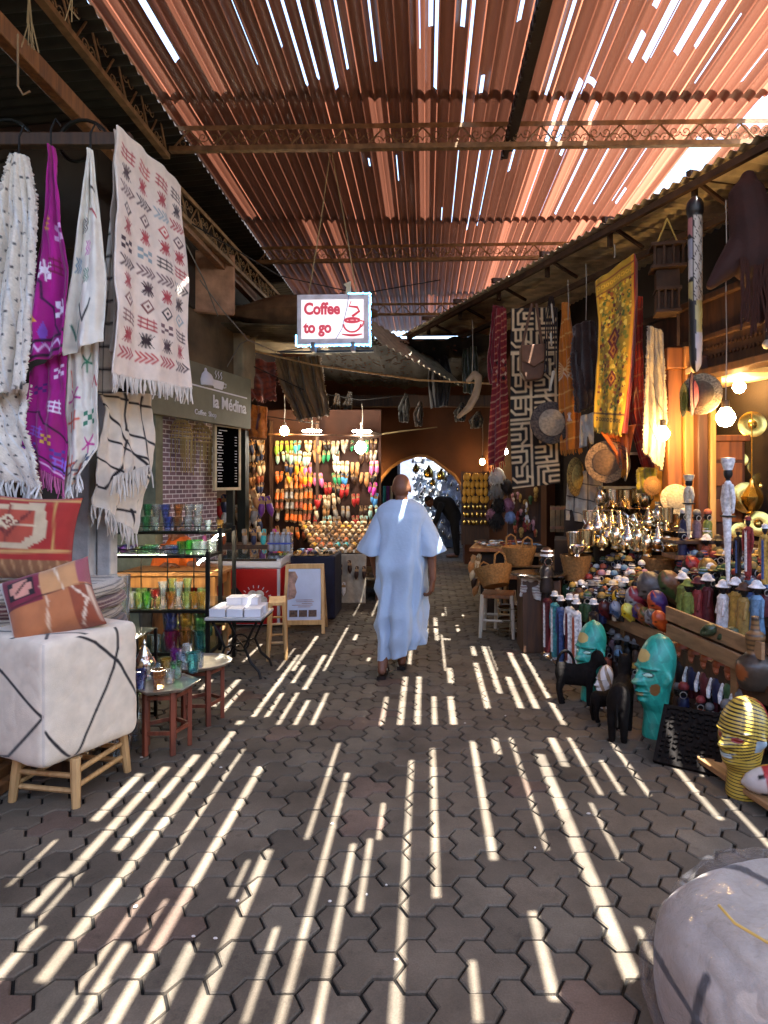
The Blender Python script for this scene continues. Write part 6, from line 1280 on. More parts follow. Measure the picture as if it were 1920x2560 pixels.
for i, (px, py, c, hc_) in enumerate(lst):
    base = onS(px, py + 78); t = thing('carved_figure', '%s hatted carved figure in a %s gown %s' % (hc_, c, 'behind the near plank' if py > 1400 else 'on the upper step'), 'figurine', base, RZ + random.uniform(-.3, .5), 'hatted figures at the near end of the stand', 1.2)
    parts_of(t, [('gown', 'robe_fig', robe_fig, pt(c)), ('head', 'fig_head', fig_head, pt('black')), ('helmet', 'helmet', helmet, pt(hc_))])
# dark little figures on the lower shelf
for i, (px, py, c) in enumerate(((1545, 1655, 'grey'), (1570, 1660, 'black'), (1590, 1668, 'brown'), (1607, 1672, 'orange'), (1532, 1640, 'mauve'))):
    r = Vector(((px - VX) / F, 1, -(py - VY) / F)); k = (.13 - HC) / r.z; base = Vector((0, 0, HC)) + r * k
    t = thing('carved_bust', 'small %s figure in the shadow under the far plank, %s from left' % (c, ['second', 'third', 'fourth', 'fifth', 'first'][i]), 'figurine', base, RZ, 'figures under the far plank', 1.05)
    parts_of(t, [('body', 'bust_body', bust_body, pt(c)), ('head', 'bust_head', bust_head, pt('black')), ('hat', 'hat_brim', brim, pt('grey'))])
# plain painted dolls in a row under the near plank
def doll_legs(m):
    for s_ in (-1, 1): m.cyl((0, .016 * s_, 0), (0, .017 * s_, .11), .014, .016, 8)
def doll_vest(m): m.lathe([(0, .1), (.034, .1), (.036, .13), (.04, .19), (.03, .215), (.014, .225), (0, .225)], 10)
def doll_arms(m):
    for s_ in (-1, 1): m.chain([(0, .04 * s_, .2), (-.012, .052 * s_, .15), (-.028, .044 * s_, .12)], [.012, .011, .009], 6)
def doll_head(m): m.ell((0, 0, .265), (.034, .034, .044), 12, 9); m.cap((-.032, 0, .262), (-.042, 0, .256), .006, .007, 6); m.cyl((0, 0, .215), (0, 0, .235), .014, n=8)
def doll_cap(m): m.lathe([(.035, .272), (.037, .28), (.03, .302), (.014, .315), (0, .318)], 12)
def doll_shoes(m):
    for s_ in (-1, 1): m.ell((-.012, .017 * s_, .006), (.028, .013, .01), 8, 5)
for i, (px, py, c) in enumerate(((1705, 1735, 'black'), (1737, 1750, 'navy'), (1768, 1760, 'maroon'), (1800, 1775, 'navy'), (1830, 1790, 'green'), (1858, 1800, 'grey'))):
    s = .0; r = Vector(((px - VX) / F, 1, 0)); c0 = Vector((0, 0, 0)); k = ((R0 - c0).dot(NN) + .38) / r.dot(NN); base = r * k; base.z = .06
    t = thing('wooden_doll', '%s vested plain wooden doll, %s in the row under the near plank' % (c, ORD[i]), 'doll', base, RZ + .5, 'dolls in a row under the near plank', 1.3)
    parts_of(t, [('legs', 'doll_legs', doll_legs, pt('maroon' if c == 'navy' else 'black')), ('vest', 'doll_vest', doll_vest, pt(c)), ('arms', 'doll_arms', doll_arms, pt('white')), ('head', 'doll_head', doll_head, mat('pale_flesh_paint', '9c5a3c', .5)), ('hair', 'doll_cap', doll_cap, mat('auburn_paint', '7a3a18', .5)), ('shoes', 'doll_shoes', doll_shoes, pt('white'))])
# ------------------------------------------------------------------ sculpted heads and masks
def sculpt(name, prof, bumps, colf, sc, na=72, nz=110, flat=.92):
    """surface of revolution swollen by soft bumps; angle 0 faces local -x"""
    V, C = [], []
    def pr(t):      # Catmull-Rom through the profile
        n = len(prof)
        for i in range(n - 1):
            a, b = prof[i], prof[i + 1]
            if a[0] <= t <= b[0] + 1e-9:
                f = (t - a[0]) / (b[0] - a[0]); p0, p3 = prof[max(0, i - 1)], prof[min(n - 1, i + 2)]; h = b[0] - a[0]; out = []
                for c in (1, 2):
                    m0 = (b[c] - p0[c]) / (b[0] - p0[0]) * h; m1 = (p3[c] - a[c]) / (p3[0] - a[0]) * h
                    out.append((2 * f ** 3 - 3 * f * f + 1) * a[c] + (f ** 3 - 2 * f * f + f) * m0 + (-2 * f ** 3 + 3 * f * f) * b[c] + (f ** 3 - f * f) * m1)
                return max(.004, out[0]), out[1]
        return prof[-1][1], prof[-1][2]
    for j in range(nz + 1):
        t = j / nz; r0, ox = pr(t)
        for k in range(na):
            a = 2 * math.pi * k / na - math.pi; r = r0
            for (ba, bt, sa, st, am) in bumps: r += am * math.exp(-(((a - ba) / sa) ** 2 + ((t - bt) / st) ** 2))
            V.append((-(r * math.cos(a)) * sc - ox * sc, -r * flat * math.sin(a) * sc, t * sc)); C.append(hexc(colf(a, t)))
    Fc = [(j * na + k, (j + 1) * na + k, (j + 1) * na + (k + 1) % na, j * na + (k + 1) % na) for j in range(nz) for k in range(na)]
    Fc = [f[::-1] for f in Fc]; Fc.append(tuple(nz * na + k for k in range(na))); Fc.append(tuple(range(na))[::-1])
    me = bpy.data.meshes.new(name); me.from_pydata(V, [], Fc); me.polygons.foreach_set('use_smooth', [True] * len(Fc)); me.update(); setcol(me, np.array(C)); return me
FACE = [(0, .615, .2, .045, .05), (0, .56, .24, .028, .085), (0, .535, .34, .014, .03), (-.5, .635, .26, .032, -.035), (.5, .635, .26, .032, -.035), (-.52, .632, .2, .017, .035), (.52, .632, .2, .017, .035), (0, .468, .38, .014, .05), (0, .436, .34, .014, .048), (0, .375, .4, .03, .035), (-.5, .69, .4, .012, .03), (.5, .69, .4, .012, .03), (-1.55, .6, .2, .06, .06), (1.55, .6, .2, .06, .06), (-1.42, .6, .12, .04, -.03), (1.42, .6, .12, .04, -.03)]
HEADP = [(0, .135, 0), (.03, .138, 0), (.25, .125, 0), (.34, .145, .025), (.45, .165, .03), (.62, .19, .01), (.78, .184, -.02), (.9, .14, -.04), (.96, .09, -.045), (.985, .04, -.045), (1, .015, -.045)]
glaze = lambda: painted('glazed_paint', .42, 60, .3, 0)
def teal(a, t):
    if math.hypot((a + .1) / .55, (t - .8) / .06) < 1 or (math.hypot((a + .6) / .4, (t - .8) / .05) < 1): return 'b09a5c'
    if math.hypot((abs(a) - .95) / .3, (t - .5) / .06) < 1: return '6a4a26'
    if abs(a) < .3 and abs(t - .445) < .018: return '7a7048'
    if math.hypot((abs(a) - .42) / .15, (t - .63) / .018) < 1: return '9fc4b0'
    e = math.hypot((abs(a) - .52) / .3, (t - .634) / .026); e2 = math.hypot((abs(a) - .52) / .2, (t - .634) / .016)
    if e2 < 1: return 'a8c8b4' if math.hypot((abs(a) - .5) / .07, (t - .634) / .011) > 1 else '14443c'
    if e < 1: return '0d4a42'
    if abs(abs(a) - .5) < .42 and abs(t - .692 + .03 * (abs(a) - .5) ** 2) < .008: return '0f564c'
    if abs(a) < .34 and abs(t - .452) < .005: return '0c3c36'
    if abs(a) < .12 and .545 < t < .6: return '5a8a6a'
    return '1a7c6e' if noise.noise((a * 3, t * 12, 1)) > .2 else ('2a9a86' if math.sin(a * 9 + t * 30) > .85 else '1f8a79')
def big_head(px, py, colf, sc, rz, label, cat='statue', prof=HEADP, bumps=FACE, m=None, name='stone_head', knob=None):
    o = ob(name, sculpt(name, prof, bumps, colf, sc, 110, 210), m or glaze(), None, G(px, py), (0, 0, rz)); return tag(o, label, cat)
big_head(1640, 1838, teal, .64, R(22), 'large turquoise glazed head with gold brow patch, nearest the lane')
big_head(1478, 1748, teal, .58, R(35), 'smaller turquoise head standing behind the black cat')
big_head(1512, 1768, lambda a, t: 'c8c4bc' if math.sin(a * 5 + t * 14) > -.3 else '8a7458', .3, R(20), 'small whitish silvered head between the two black animals', m=painted('silvered', .3, 60, .3, 0))
def stripe(a, t):
    u = t * 30 + (1.6 * math.cos(a * 1.0) if t > .42 else 0) + (a * a * 1.2 if t > .6 else 0)
    if abs(a) > 2.0 and t > .45: return '8a2226' if abs(a) < 2.5 else 'a8862c'
    if math.hypot((abs(a) - .5) / .26, (t - .62) / .028) < 1: return '7a1f1c'
    if abs(abs(a) - 1.5) < .2 and abs(t - .57) < .06: return '8aa0a8'
    if abs(a) < .3 and abs(t - .445) < .03: return '9aa6a0'
    return 'b0963a' if u % 1 < .6 else '14100a'
big_head(1858, 1985, stripe, .5, R(25), 'black and yellow striped head at the near end of the display', prof=[(a, b * 1.28, c) for a, b, c in HEADP])
# masks
MASKP = [(0, .05, 0), (.15, .17, 0), (.4, .27, 0), (.7, .3, 0), (.9, .2, 0), (1, .02, 0)]
def maskcol(c1, c2, c3):
    def f(a, t):
        if math.hypot((abs(a) - .45) / .17, (t - .62) / .045) < 1: return c3
        if abs(a) < .22 and abs(t - .42) < .035: return 'a83a28'
        if abs(a) > 1.2: return c2
        return c1 if math.sin(a * 4 + t * 9) > -.25 or abs(a) < .3 else c2
    return f
def mask(px, py, sc, c1, c2, label, rz=0, c3='14100e'):
    key = c1 + c2; p = onS(px, py + 10); o = ob('painted_mask', sculpt('painted_mask', MASKP, FACE, maskcol(c1, c2, c3), sc, 32, 28), glaze(), None, p, (0, R(-25), RZ + rz)); return tag(o, label, 'mask', 'painted masks on the stand')
MS = 1.75
for px, py, sc, a, b, lb in [(1652, 1490, .27, '5a524c', '46403c', 'large weathered grey mask leaning in the middle of the stand'), (1695, 1480, .24, '3a4a24', '6a4a30', 'green mask with brown crown beside the grey mask'), (1748, 1432, .2, '16120f', '8a1c18', 'black mask with red and white forehead behind the grey mask'), (1790, 1440, .2, '6a4a1c', '8a6a30', 'ochre brown mask lying near the white stick figure'),
    (1568, 1512, .13, 'd0a010', '1a1a1a', 'round yellow mask with a black line'), (1609, 1516, .15, '8a8a8c', '7a1c28', 'grey, white and crimson painted mask'), (1553, 1532, .1, '3a5070', '8a8f98', 'small steel blue mask on the front edge'), (1583, 1538, .1, 'c8a81c', 'd8d060', 'small yellow frog faced mask on the front edge'), (1611, 1540, .1, '2e1f58', '6a3a20', 'small purple mask on the front edge'), (1626, 1550, .1, '8a4a24', '4a4a20', 'small brown orange mask on the front edge'), (1643, 1555, .1, '7a7472', '3a3634', 'small grey mask on the front edge'), (1662, 1560, .1, 'c4541c', 'a84418', 'small orange mask at the near end of the far plank'), (1662, 1525, .14, 'b04a20', '38245a', 'orange and violet helmet mask with white band'), (1525, 1530, .1, '5a1a1c', '3a1210', 'small dark red mask on the front edge')]: mask(px, py + sc * 90, sc * (1.25 if sc > .18 else MS), a, b, lb)
# green carved shells and dark carvings on the near plank
for i, (px, py) in enumerate(((1752, 1573), (1793, 1585))):
    o = ob('green_carving', sculpt('green_carving', MASKP, [(0, .5, .5, .2, -.16), (.6, .6, .2, .1, .1)], lambda a, t: '3c4a30' if math.sin(a * 30 + t * 40) > 0 else '2c3824', .14, 40, 30), glaze(), None, P(px, py + 12, 4.15 - .12 * i), (R(60), 0, R(20 + 40 * i))); tag(o, ['left', 'right'][i] + ' of two green hollow carvings resting on the near plank', 'carving', 'green carvings on the near plank')
# ------------------------------------------------------------------ tall thin painted figures
def tall_coat(m): m.lathe([(0, .04), (.03, .04), (.033, .06), (.034, .3), (.038, .46), (.044, .52), (.02, .545), (0, .546)], 12); 
def tall_arms(m): m.chain([(0, -.042, .52), (-.004, -.058, .4), (-.012, -.046, .3)], [.013, .012, .009], 7); m.chain([(0, .042, .52), (-.004, .058, .4), (-.012, .046, .3)], [.013, .012, .009], 7)
def tall_legs(m):
    for s_ in (-1, 1): m.cyl((0, .015 * s_, 0), (0, .016 * s_, .06), .012, n=8); m.ell((-.012, .015 * s_, .008), (.026, .012, .01), 8, 5)
def tall_stripe(m): m.box((-.036, 0, .3), (.008, .022, .42))
def tall_head(m): m.ell((0, 0, .59), (.024, .026, .038), 12, 9); m.cyl((0, 0, .53), (0, 0, .56), .012, n=8); m.cap((-.022, 0, .588), (-.03, 0, .58), .006, .007, 6)
def tall_hat(m): m.lathe([(0, .61), (.042, .606), (.042, .61), (.03, .618), (.027, .645), (.016, .652), (0, .653)], 14)
def tall(loc, rz, coat, st_, hat, legs, label, sc=1, grp='tall thin figures in a row'):
    t = thing('tall_figure', label, 'figurine', loc, rz, grp, sc)
    parts_of(t, [('coat', 'tall_coat', tall_coat, pt(coat)), ('arm_pair', 'tall_arms', tall_arms, pt(coat)), ('legs', 'tall_legs', tall_legs, pt(legs)), ('coat_front', 'tall_stripe', tall_stripe, pt(st_)), ('head', 'tall_head', tall_head, pt('black')), ('hat', 'tall_hat', tall_hat, pt(hat))])
for i, (px, py, coat, st_, hat, lg, lb) in enumerate([(1368, 1640, 'maroon', 'white', 'red', 'white', 'red hatted tall figure in a maroon coat'), (1387, 1652, 'turquoise', 'white', 'white', 'white', 'white hatted tall figure in a turquoise coat'), (1402, 1664, 'blue', 'navy', 'white', 'white', 'white hatted tall figure in a blue coat'), (1424, 1676, 'white', 'maroon', 'white', 'white', 'tall figure in a long white coat with maroon front'), (1441, 1682, 'white', 'orange', 'white', 'maroon', 'tall figure in white with orange stripes'), (1484, 1690, 'dark brown', 'gold', 'white', 'black', 'tall dark figure with white hat and gold chest')]):
    tall(G(px, py), RZ + .3, coat, st_, hat, lg, lb, (.98, .96, .94, 1, .96, .98)[i])
# long limbed white figures above the stand
def white_stick(px, y0, y1, Y, c, label, mats):
    k = Y / F; H = (y1 - y0) * k; t = thing('stick_figure', label, 'statue', P(px, y1, Y), RZ)
    mb = MB(); mb.chain([(0, 0, .0), (.0, .004, H * .3), (0, .01, H * .55)], [.01, .022, .03], 10); mb.chain([(0, .0, H * .55), (0, .012, H * .62), (0, 0, H * .74), (0, 0, H * .8)], [.024, .024, .034, .024], 10); part(mb, 'body', mats, t)
    for s_ in (-1, 1): mb = MB(); mb.chain([(0, .034 * s_, H * .78), (0, .055 * s_, H * .68), (0, .046 * s_, H * .58)], [.017, .014, .011], 8); part(mb, 'arm', mats, t)
    mb = MB(); mb.ell((0, 0, H * .88), (.028, .03, .042), 10, 8); mb.cyl((0, 0, H * .78), (0, 0, H * .86), .014); mb.box((0, 0, H * .545), (.065, .075, .012)); part(mb, 'head', pt('black'), t)
    mb = MB(); mb.lathe([(.028, H * .905), (.044, H * .97), (.044, H), (0, H * 1.005)], 12); part(mb, 'hat', mats, t)
white_stick(1820, 1145, 1465, 4.3, 'white', 'tall white long limbed figure with a flared white hat', pt('white'))
white_stick(1722, 1187, 1345, 5.2, 'cream', 'smaller cream long limbed figure behind the grey mask', pt('cream'))
for i, (px, y0, y1, Y, c, hc_, lb) in enumerate(((1870, 1290, 1450, 4.3, 'red', 'red', 'tall figure in a red coat and red beret near the right edge'), (1912, 1310, 1470, 4.15, 'yellow', 'white', 'tall figure in yellow shirt and white cap at the right edge'), (1845, 1320, 1450, 4.4, 'dark brown', 'gold', 'dark figure with gold helmet beside the red coated one'))):
    tall(P(px, y1, Y), RZ + .3, c, 'white' if i == 0 else 'blue', hc_, 'blue' if i == 1 else 'red', lb, (y1 - y0) * Y / F / .65, 'tall figures near the right edge')
for i, (px, py, c, rb_, st_) in enumerate(((1710, 1280, 'white', 'navy', 'dome'), (1742, 1283, 'grey', 'mauve', 'dome'), (1769, 1282, 'orange', 'lime', 'dome'), (1706, 1330, 'grey', 'navy', 'brim'), (1768, 1325, 'white', 'orange', 'band'))):
    t = thing('carved_bust', '%s capped bust in %s on the shelf by the cream stick figure' % (c, rb_), 'figurine', P(px, py + 62, 5.3), RZ, 'busts on the upper right shelf', 1.1)
    parts_of(t, [('body', 'bust_body', bust_body, pt(rb_)), ('head', 'bust_head', bust_head, pt('black')), ('hat', 'hat_' + st_, {'dome': dome, 'band': band, 'brim': brim}[st_], pt(c)), ('hoop', 'hoop', hoop, mat('hoop_silver', 'c8c4bc', .3, .6))])
mb = MB(); mb.box((0, 0, 0), (.5, .3, .03)); solo(mb, 'wall_shelf', darkwood(), 'dark shelf holding capped busts at the back of the stand', 'shelf', P(1740, 1346, 5.4) - Vector((0, 0, .02)), bev=.004)
mb = MB(); mb.box((0, 0, 0), (.5, .3, .03)); solo(mb, 'wall_shelf', midwood(), 'lower reddish shelf behind the maroon gowned figures', 'shelf', P(1745, 1390, 5.35), bev=.004)
# ------------------------------------------------------------------ black animals, panel, fish mask
def animal(px, py, rz, label, tail, sc=1, zs=1.35):
    t = MB()
    t.chain([(-.12, 0, .2), (0, 0, .19), (.12, 0, .2)], [.082, .07, .078], 12); t.chain([(-.14, 0, .22), (-.19, 0, .29)], [.045, .045], 10); t.ell((-.21, 0, .31), (.066, .054, .058), 12, 9); t.cap((-.25, 0, .295), (-.285, 0, .28), .026, .02, 8)
    for s_ in (-1, 1):
        t.cap((-.2, .03 * s_, .34), (-.195, .038 * s_, .385), .014, .006, 6); t.chain([(-.13, .035 * s_, .18), (-.135, .04 * s_, .09), (-.13, .04 * s_, .012)], [.042, .031, .026], 8); t.chain([(.125, .036 * s_, .19), (.155, .042 * s_, .1), (.135, .042 * s_, .012)], [.052, .033, .026], 8); t.cap((-.14, .04 * s_, .012), (-.165, .04 * s_, .01), .018, .013, 6); t.cap((.13, .042 * s_, .012), (.105, .042 * s_, .01), .018, .013, 6)
    if tail: t.tube([(.16 - .1 * (1 - math.cos(a)) * .9 + .02, 0, .22 + .13 * math.sin(a)) for a in [math.pi * k / 12 for k in range(13)]], .013, 8)
    else: t.tube([(.17, 0, .22), (.2, 0, .16), (.2, 0, .08)], .012, 6)
    o = body_mesh(t, 'carved_cat', mat('blackened_wood', '100c09', .85, 0, .5, 30, .6, 40, .15), None, .008, 4); o.location = G(px, py); o.rotation_euler = (0, 0, rz); o.scale = (sc, sc, sc * zs); return tag(o, label, 'carving')
animal(1438, 1758, R(168), 'black carved cat with its tail arched over its back', True, .74, 1.45)
animal(1552, 1838, R(245), 'black carved cat with pricked ears seen from behind', False, .86, 1.5)
animal(1512, 1800, R(200), 'small black carved animal between the larger ones', False, .55)
t = thing('carved_screen', 'black openwork carved panel leaning beside the striped head', 'panel', G(1715, 1925), R(-38)); t.rotation_euler = (R(-52), 0, R(-32))
mb = MB(); mb.box((0, 0, .19), (.34, .02, .38)); part(mb, 'back', mat('blackened_wood', '17120e', .7), t, False); mb = MB()
for i in range(9):
    for j in range(12):
        if (i * 7 + j * 3) % 5: mb.box((-.15 + i * .0375, -.016, .02 + j * .031), (.024, .018, .018), ry=.5 * ((i + j) % 3 - 1))
for x in (-.165, .165): mb.box((x, -.014, .19), (.022, .022, .38))
for z in (.008, .37): mb.box((0, -.014, z), (.31, .022, .022))
part(mb, 'relief', mat('blackened_wood', '17120e', .7), t, False, .003)
mb = MB(); mb.box((0, 0, .02), (.16, 1.6, .03)); o = solo(mb, 'base_board', plank(), 'weathered base board on the paving under the striped head', 'board', G(1890, 2010) + Vector((.1, -.3, .03)), bev=.006); o.rotation_euler.z = RZ
mb = MB(); mb.box((.0, 0, .02), (.12, 1.1, .03)); o = solo(mb, 'base_board', plank(), 'dark base board under the tall thin figures', 'board', G(1420, 1672) + Vector((.02, 0, -.02)), bev=.006); o.rotation_euler.z = RZ
def fishc(a, t): return ('b8b0a8' if t < .35 else '9c2a2c') if abs(a) < 1.6 and t < .62 else ('22305a' if t > .75 else 'b8862c')
o = ob('fish_carving', sculpt('fish_carving', [(0, .02, 0), (.12, .16, 0), (.4, .26, 0), (.75, .24, 0), (1, .05, 0)], [(-.6, .3, .15, .05, .02)], lambda a, t: '14100e' if math.hypot((abs(a) - .7) / .22, (t - .3) / .05) < 1 else fishc(a, t), .3, 40, 30), glaze(), None, G(1862, 2005) + Vector((-.02, 0, .1)), (R(80), 0, R(75))); tag(o, 'painted fish carving in red, white and blue at the lower right edge', 'carving')
# kettle like carved drum heads near right edge
o = ob('wicker_jar', sculpt('wicker_jar', [(0, .2, 0), (.1, .24, 0), (.35, .25, 0), (.5, .12, 0), (.75, .13, 0), (.8, .07, 0), (1, .05, 0)], [], lambda a, t: ('7a5a34' if math.sin(t * 90) > 0 else '2c2014') if t > .45 else ('8a4a20' if math.hypot(a / .5, (t - .24) / .12) < 1 else '3a3228'), .42, 40, 44), glaze(), None, P(1888, 1720, 3.75), (0, 0, RZ)); tag(o, 'wicker necked brown jar near the right edge under the plank', 'jar')
# ------------------------------------------------------------------ wrapped pouf, bottom right
wr = Cv(96, 96, 'a0968a'); wr.noise(.12, 5).line([(0, 40), (34, 36), (70, 44), (96, 52)], 4.5, '17131a').line([(62, 20), (58, 50), (50, 96)], 4.5, '0c090c').line([(0, 40), (4, 96)], 2, '4a3c3a')
wt = Cv(96, 96, 'a69c8e'); wt.noise(.12, 6).line([(20, 96), (44, 50), (90, 30)], 4.5, '0c090c').line([(44, 50), (70, 90)], 4, '0c090c').line([(30, 0), (44, 50)], 4.5, '0c090c')
pc = (1.075, 1.84, .15); pd = (.74, .57, .53)
o = soft_box('wrapped_pouf', pc, pd, R(12), {'-y': wr, '+z': wt, '*': wr}, textile(), None, .05, 90, 3.2, .6); tag(o, 'grey white pouf with black lines wrapped in clear plastic, bottom right corner', 'pouf')
def filmmat():
    m, t, b = newmat('clear_film'); N = t.nodes; L = t.links; N.remove(b)
    tc = N.new('ShaderNodeTexCoord'); n = N.new('ShaderNodeTexNoise'); n.inputs['Scale'].default_value = 13; n.inputs['Detail'].default_value = 7; n.inputs['Distortion'].default_value = 3.5; L.new(tc.outputs['Object'], n.inputs['Vector'])
    bp = N.new('ShaderNodeBump'); bp.inputs['Strength'].default_value = .9; bp.inputs['Distance'].default_value = .035; L.new(n.outputs[0], bp.inputs['Height'])
    tr = N.new('ShaderNodeBsdfTransparent'); gl = N.new('ShaderNodeBsdfGlossy'); gl.inputs[1].default_value = .1; L.new(bp.outputs[0], gl.inputs['Normal']); df = N.new('ShaderNodeBsdfDiffuse'); df.inputs[0].default_value = (.5, .48, .5, 1)
    m1 = N.new('ShaderNodeMixShader'); m1.inputs[0].default_value = .06; L.new(tr.outputs[0], m1.inputs[1]); L.new(df.outputs[0], m1.inputs[2])
    lw = N.new('ShaderNodeFresnel'); lw.inputs[0].default_value = 1.45; L.new(bp.outputs[0], lw.inputs['Normal']); m2 = N.new('ShaderNodeMixShader'); fm = N.new('ShaderNodeMath'); fm.operation = 'MULTIPLY'; fm.inputs[1].default_value = .38; L.new(lw.outputs[0], fm.inputs[0]); L.new(fm.outputs[0], m2.inputs[0]); L.new(m1.outputs[0], m2.inputs[1]); L.new(gl.outputs[0], m2.inputs[2])
    L.new(m2.outputs[0], N['Material Output'].inputs[0]); return m
f = soft_box('plastic_wrap', (0, 0, .0), (pd[0] * 1.06, pd[1] * 1.06, pd[2] * 1.07), R(12), {'*': wr}, filmmat(), o, .055, 110, 3.0, 3.0)
mb = MB(); mb.tube([(-.28, -.1, .3), (-.26, -.15, .285), (-.2, -.2, .27), (-.1, -.25, .255)], .004, 5); part(mb, 'tie_string', mat('yellow_string', 'b8964a', .8), o)
# ------------------------------------------------------------------ textiles and things hanging from the awning
gH = 'things hanging under the right hand awning'
def maze():
    cv = Cv(56, 204, '140d0a'); L = 'd6ba8e'; rn = random.Random(12); cell = 28
    for by in range(8):
        for bx in range(2):
            x0, y0 = bx * cell + 1, by * 25.5 + 1; k = rn.randrange(4)
            def w_(p):
                x, y = p
                for _ in range(k): x, y = 25 - y, x
                if bx: x = 25 - x
                return (x0 + x, y0 + y)
            for pts in ([(2, 25), (2, 2), (25, 2)], [(8, 25), (8, 8), (20, 8), (25, 13)], [(14, 25), (14, 15), (20, 15), (20, 25)], [(2, 2), (2, 12), (8, 14)]): cv.line([w_(p) for p in pts], 2.5, L)
    cv.rect(0, 50, 56, 52.5, L); cv.rect(0, 100, 56, 102.5, L)
    o, _, _ = cloth('hanging_rug', [(1277, 772, 7.6), (1277, 900, 7.6), (1276, 1060, 7.6), (1281, 1222, 7.6)], [(1394, 768, 7.4), (1395, 900, 7.4), (1397, 1060, 7.4), (1400, 1208, 7.4)], cv, .008, 1.2, .2, None, .012); tag(o, 'black and cream maze patterned rug hanging on the right', 'rug', gH)
maze()
def ornate():
    rn = random.Random(8); cv = Cv(70, 220, '9a7a1c')
    for k in range(520):
        x, y = rn.uniform(6, 64), rn.uniform(24, 200); cv.disc(x, y, rn.uniform(1.2, 3.2), rn.choice(['c89a1c', 'b8861c', '6a6a1c', '5a1c18', 'd8b84a', '8a4a1c', '4a5a20', 'c8a83a', '7a6420']))
    for y, c, r in ((96, '5a1418', 13), (112, '6a2018', 10), (150, '5a1418', 9)): cv.diamond(34, y, r, r * 1.3, c, 'a86a1c')
    for k in range(9): cv.disc(6 + k * 7.2, 16, 3, 'd0a02c', 1.6).disc(6 + k * 7.2, 206, 3, '2a1a12', 1.4)
    cv.line([(3, 0), (3, 220)], 2, 'c8941c').line([(66, 0), (66, 220)], 4, 'c8861c').line([(0, 9), (70, 9)], 2, '6a2a18').line([(0, 24), (70, 24)], 2, '6a3a18').line([(0, 198), (70, 198)], 2.4, '3a2414')
    t = thing('hanging_rug', 'golden yellow ornate floral rug hanging at the awning edge', 'rug', P(1540, 640, 6.25), 0, gH)
    o, _, bot = cloth('weave', [(1490, 705, 6.3), (1496, 800, 6.3), (1490, 950, 6.3), (1486, 1068, 6.3)], [(1585, 633, 6.1), (1586, 760, 6.1), (1574, 930, 6.1), (1554, 1080, 6.1)], cv, .02, 1, .3, t, .02, origin=P(1540, 640, 6.25)); fringe(bot, .05, 30, 'a08a3c', o)
    c2 = Cv(10, 60, 'a8281c'); cloth('red_border', [(1585, 633, 6.1), (1586, 760, 6.1), (1574, 930, 6.1), (1554, 1080, 6.1)], [(1594, 660, 6.25), (1592, 780, 6.25), (1582, 930, 6.25), (1566, 1085, 6.25)], c2, .005, 1, 0, t, .01, origin=P(1540, 640, 6.25))
ornate()
def simple(name, label, L, R_, w_, h_, bg, deco, amp=.03, k=2, ph=.1, m=None, th=.01, fr=None, cat='rug', rag=0):
    cv = Cv(w_, h_, bg); cv.noise(.15, w_); deco(cv); t = thing(name, label, cat, P(*L[0]), 0, gH); o, o0, bot = cloth('weave', L, R_, cv, amp, k, ph, t, th, m, origin=P(*L[0]), rag=rag)
    if fr: fringe(bot, fr[0], fr[1], fr[2], o)
def redstripe(cv):
    for k in range(22): cv.line([(0, 12 + k * 8), (36, 4 + k * 8)], 1.1, 'c87a5c' if k % 3 else 'c8a080')
    for k in range(6):
        for j in range(3): cv.diamond(6 + j * 11 + (k % 2) * 4, 62 + k * 5, 3, 3, ['1a1214', 'b8562c', 'c8a890'][(j + k) % 3])
simple('hanging_rug', 'red rug with thin diagonal stripes hanging left of the maze rug', [(1245, 770, 8.1), (1236, 900, 8.1), (1226, 1040, 8.1), (1222, 1165, 8.1)], [(1262, 770, 8.0), (1266, 900, 8.0), (1272, 1040, 8.0), (1258, 1150, 8.0)], 36, 180, '7a141c', redstripe, .03, 1.4, .2, None, .01, (.1, 14, '8a2a28'))
simple('hanging_cloth', 'crimson wool shawl bunched on a hook beside the red striped rug', [(1238, 765, 8.2), (1226, 830, 8.2), (1222, 900, 8.2), (1226, 960, 8.2)], [(1252, 765, 8.1), (1258, 830, 8.1), (1256, 920, 8.1), (1250, 960, 8.1)], 24, 60, '6a0e20', lambda c: c, .05, 2, .3, wool(), .02, None, 'shawl')
def orange(cv):
    for y in (20, 34, 48, 92, 108, 124, 140): cv.line([(0, y), (50, y - 4)], 1.2, 'd8a85a')
    for k in range(6): cv.line([(0, 60 + k * 3), (50, 86 - k * 8)], 1, 'e0c088')
    cv.bow(24, 116, 5, 4, 'd8d0c8').line([(0, 78), (12, 70), (24, 78), (36, 70), (50, 78)], 1.4, 'd0c4b0')
simple('hanging_rug', 'orange rug with pale lines hanging right of the maze rug', [(1408, 760, 7.2), (1400, 860, 7.2), (1398, 1000, 7.2), (1400, 1128, 7.2)], [(1416, 755, 7.15), (1440, 900, 7.1), (1452, 1020, 7.1), (1455, 1120, 7.1)], 50, 150, 'b86a14', orange, .03, 1.6, .2, None, .01, (.06, 20, 'b0702c'))
simple('fur_bag', 'dark brown shaggy fur bag hanging on cords', [(1436, 815, 6.9), (1430, 900, 6.9), (1440, 1030, 6.9)], [(1486, 800, 6.85), (1490, 900, 6.85), (1488, 1010, 6.85)], 30, 70, '2c1a14', lambda c: c.noise(.6, 3), .05, 1.5, .2, wool(), .05, None, 'bag', .01)
def redpile(cv):
    for k in range(10): cv.line([(0, 20 + k * 16), (40, 10 + k * 16)], 1, 'b8783c')
    cv.line([(14, 120), (22, 90), (30, 124)], 1.2, 'd0a070')
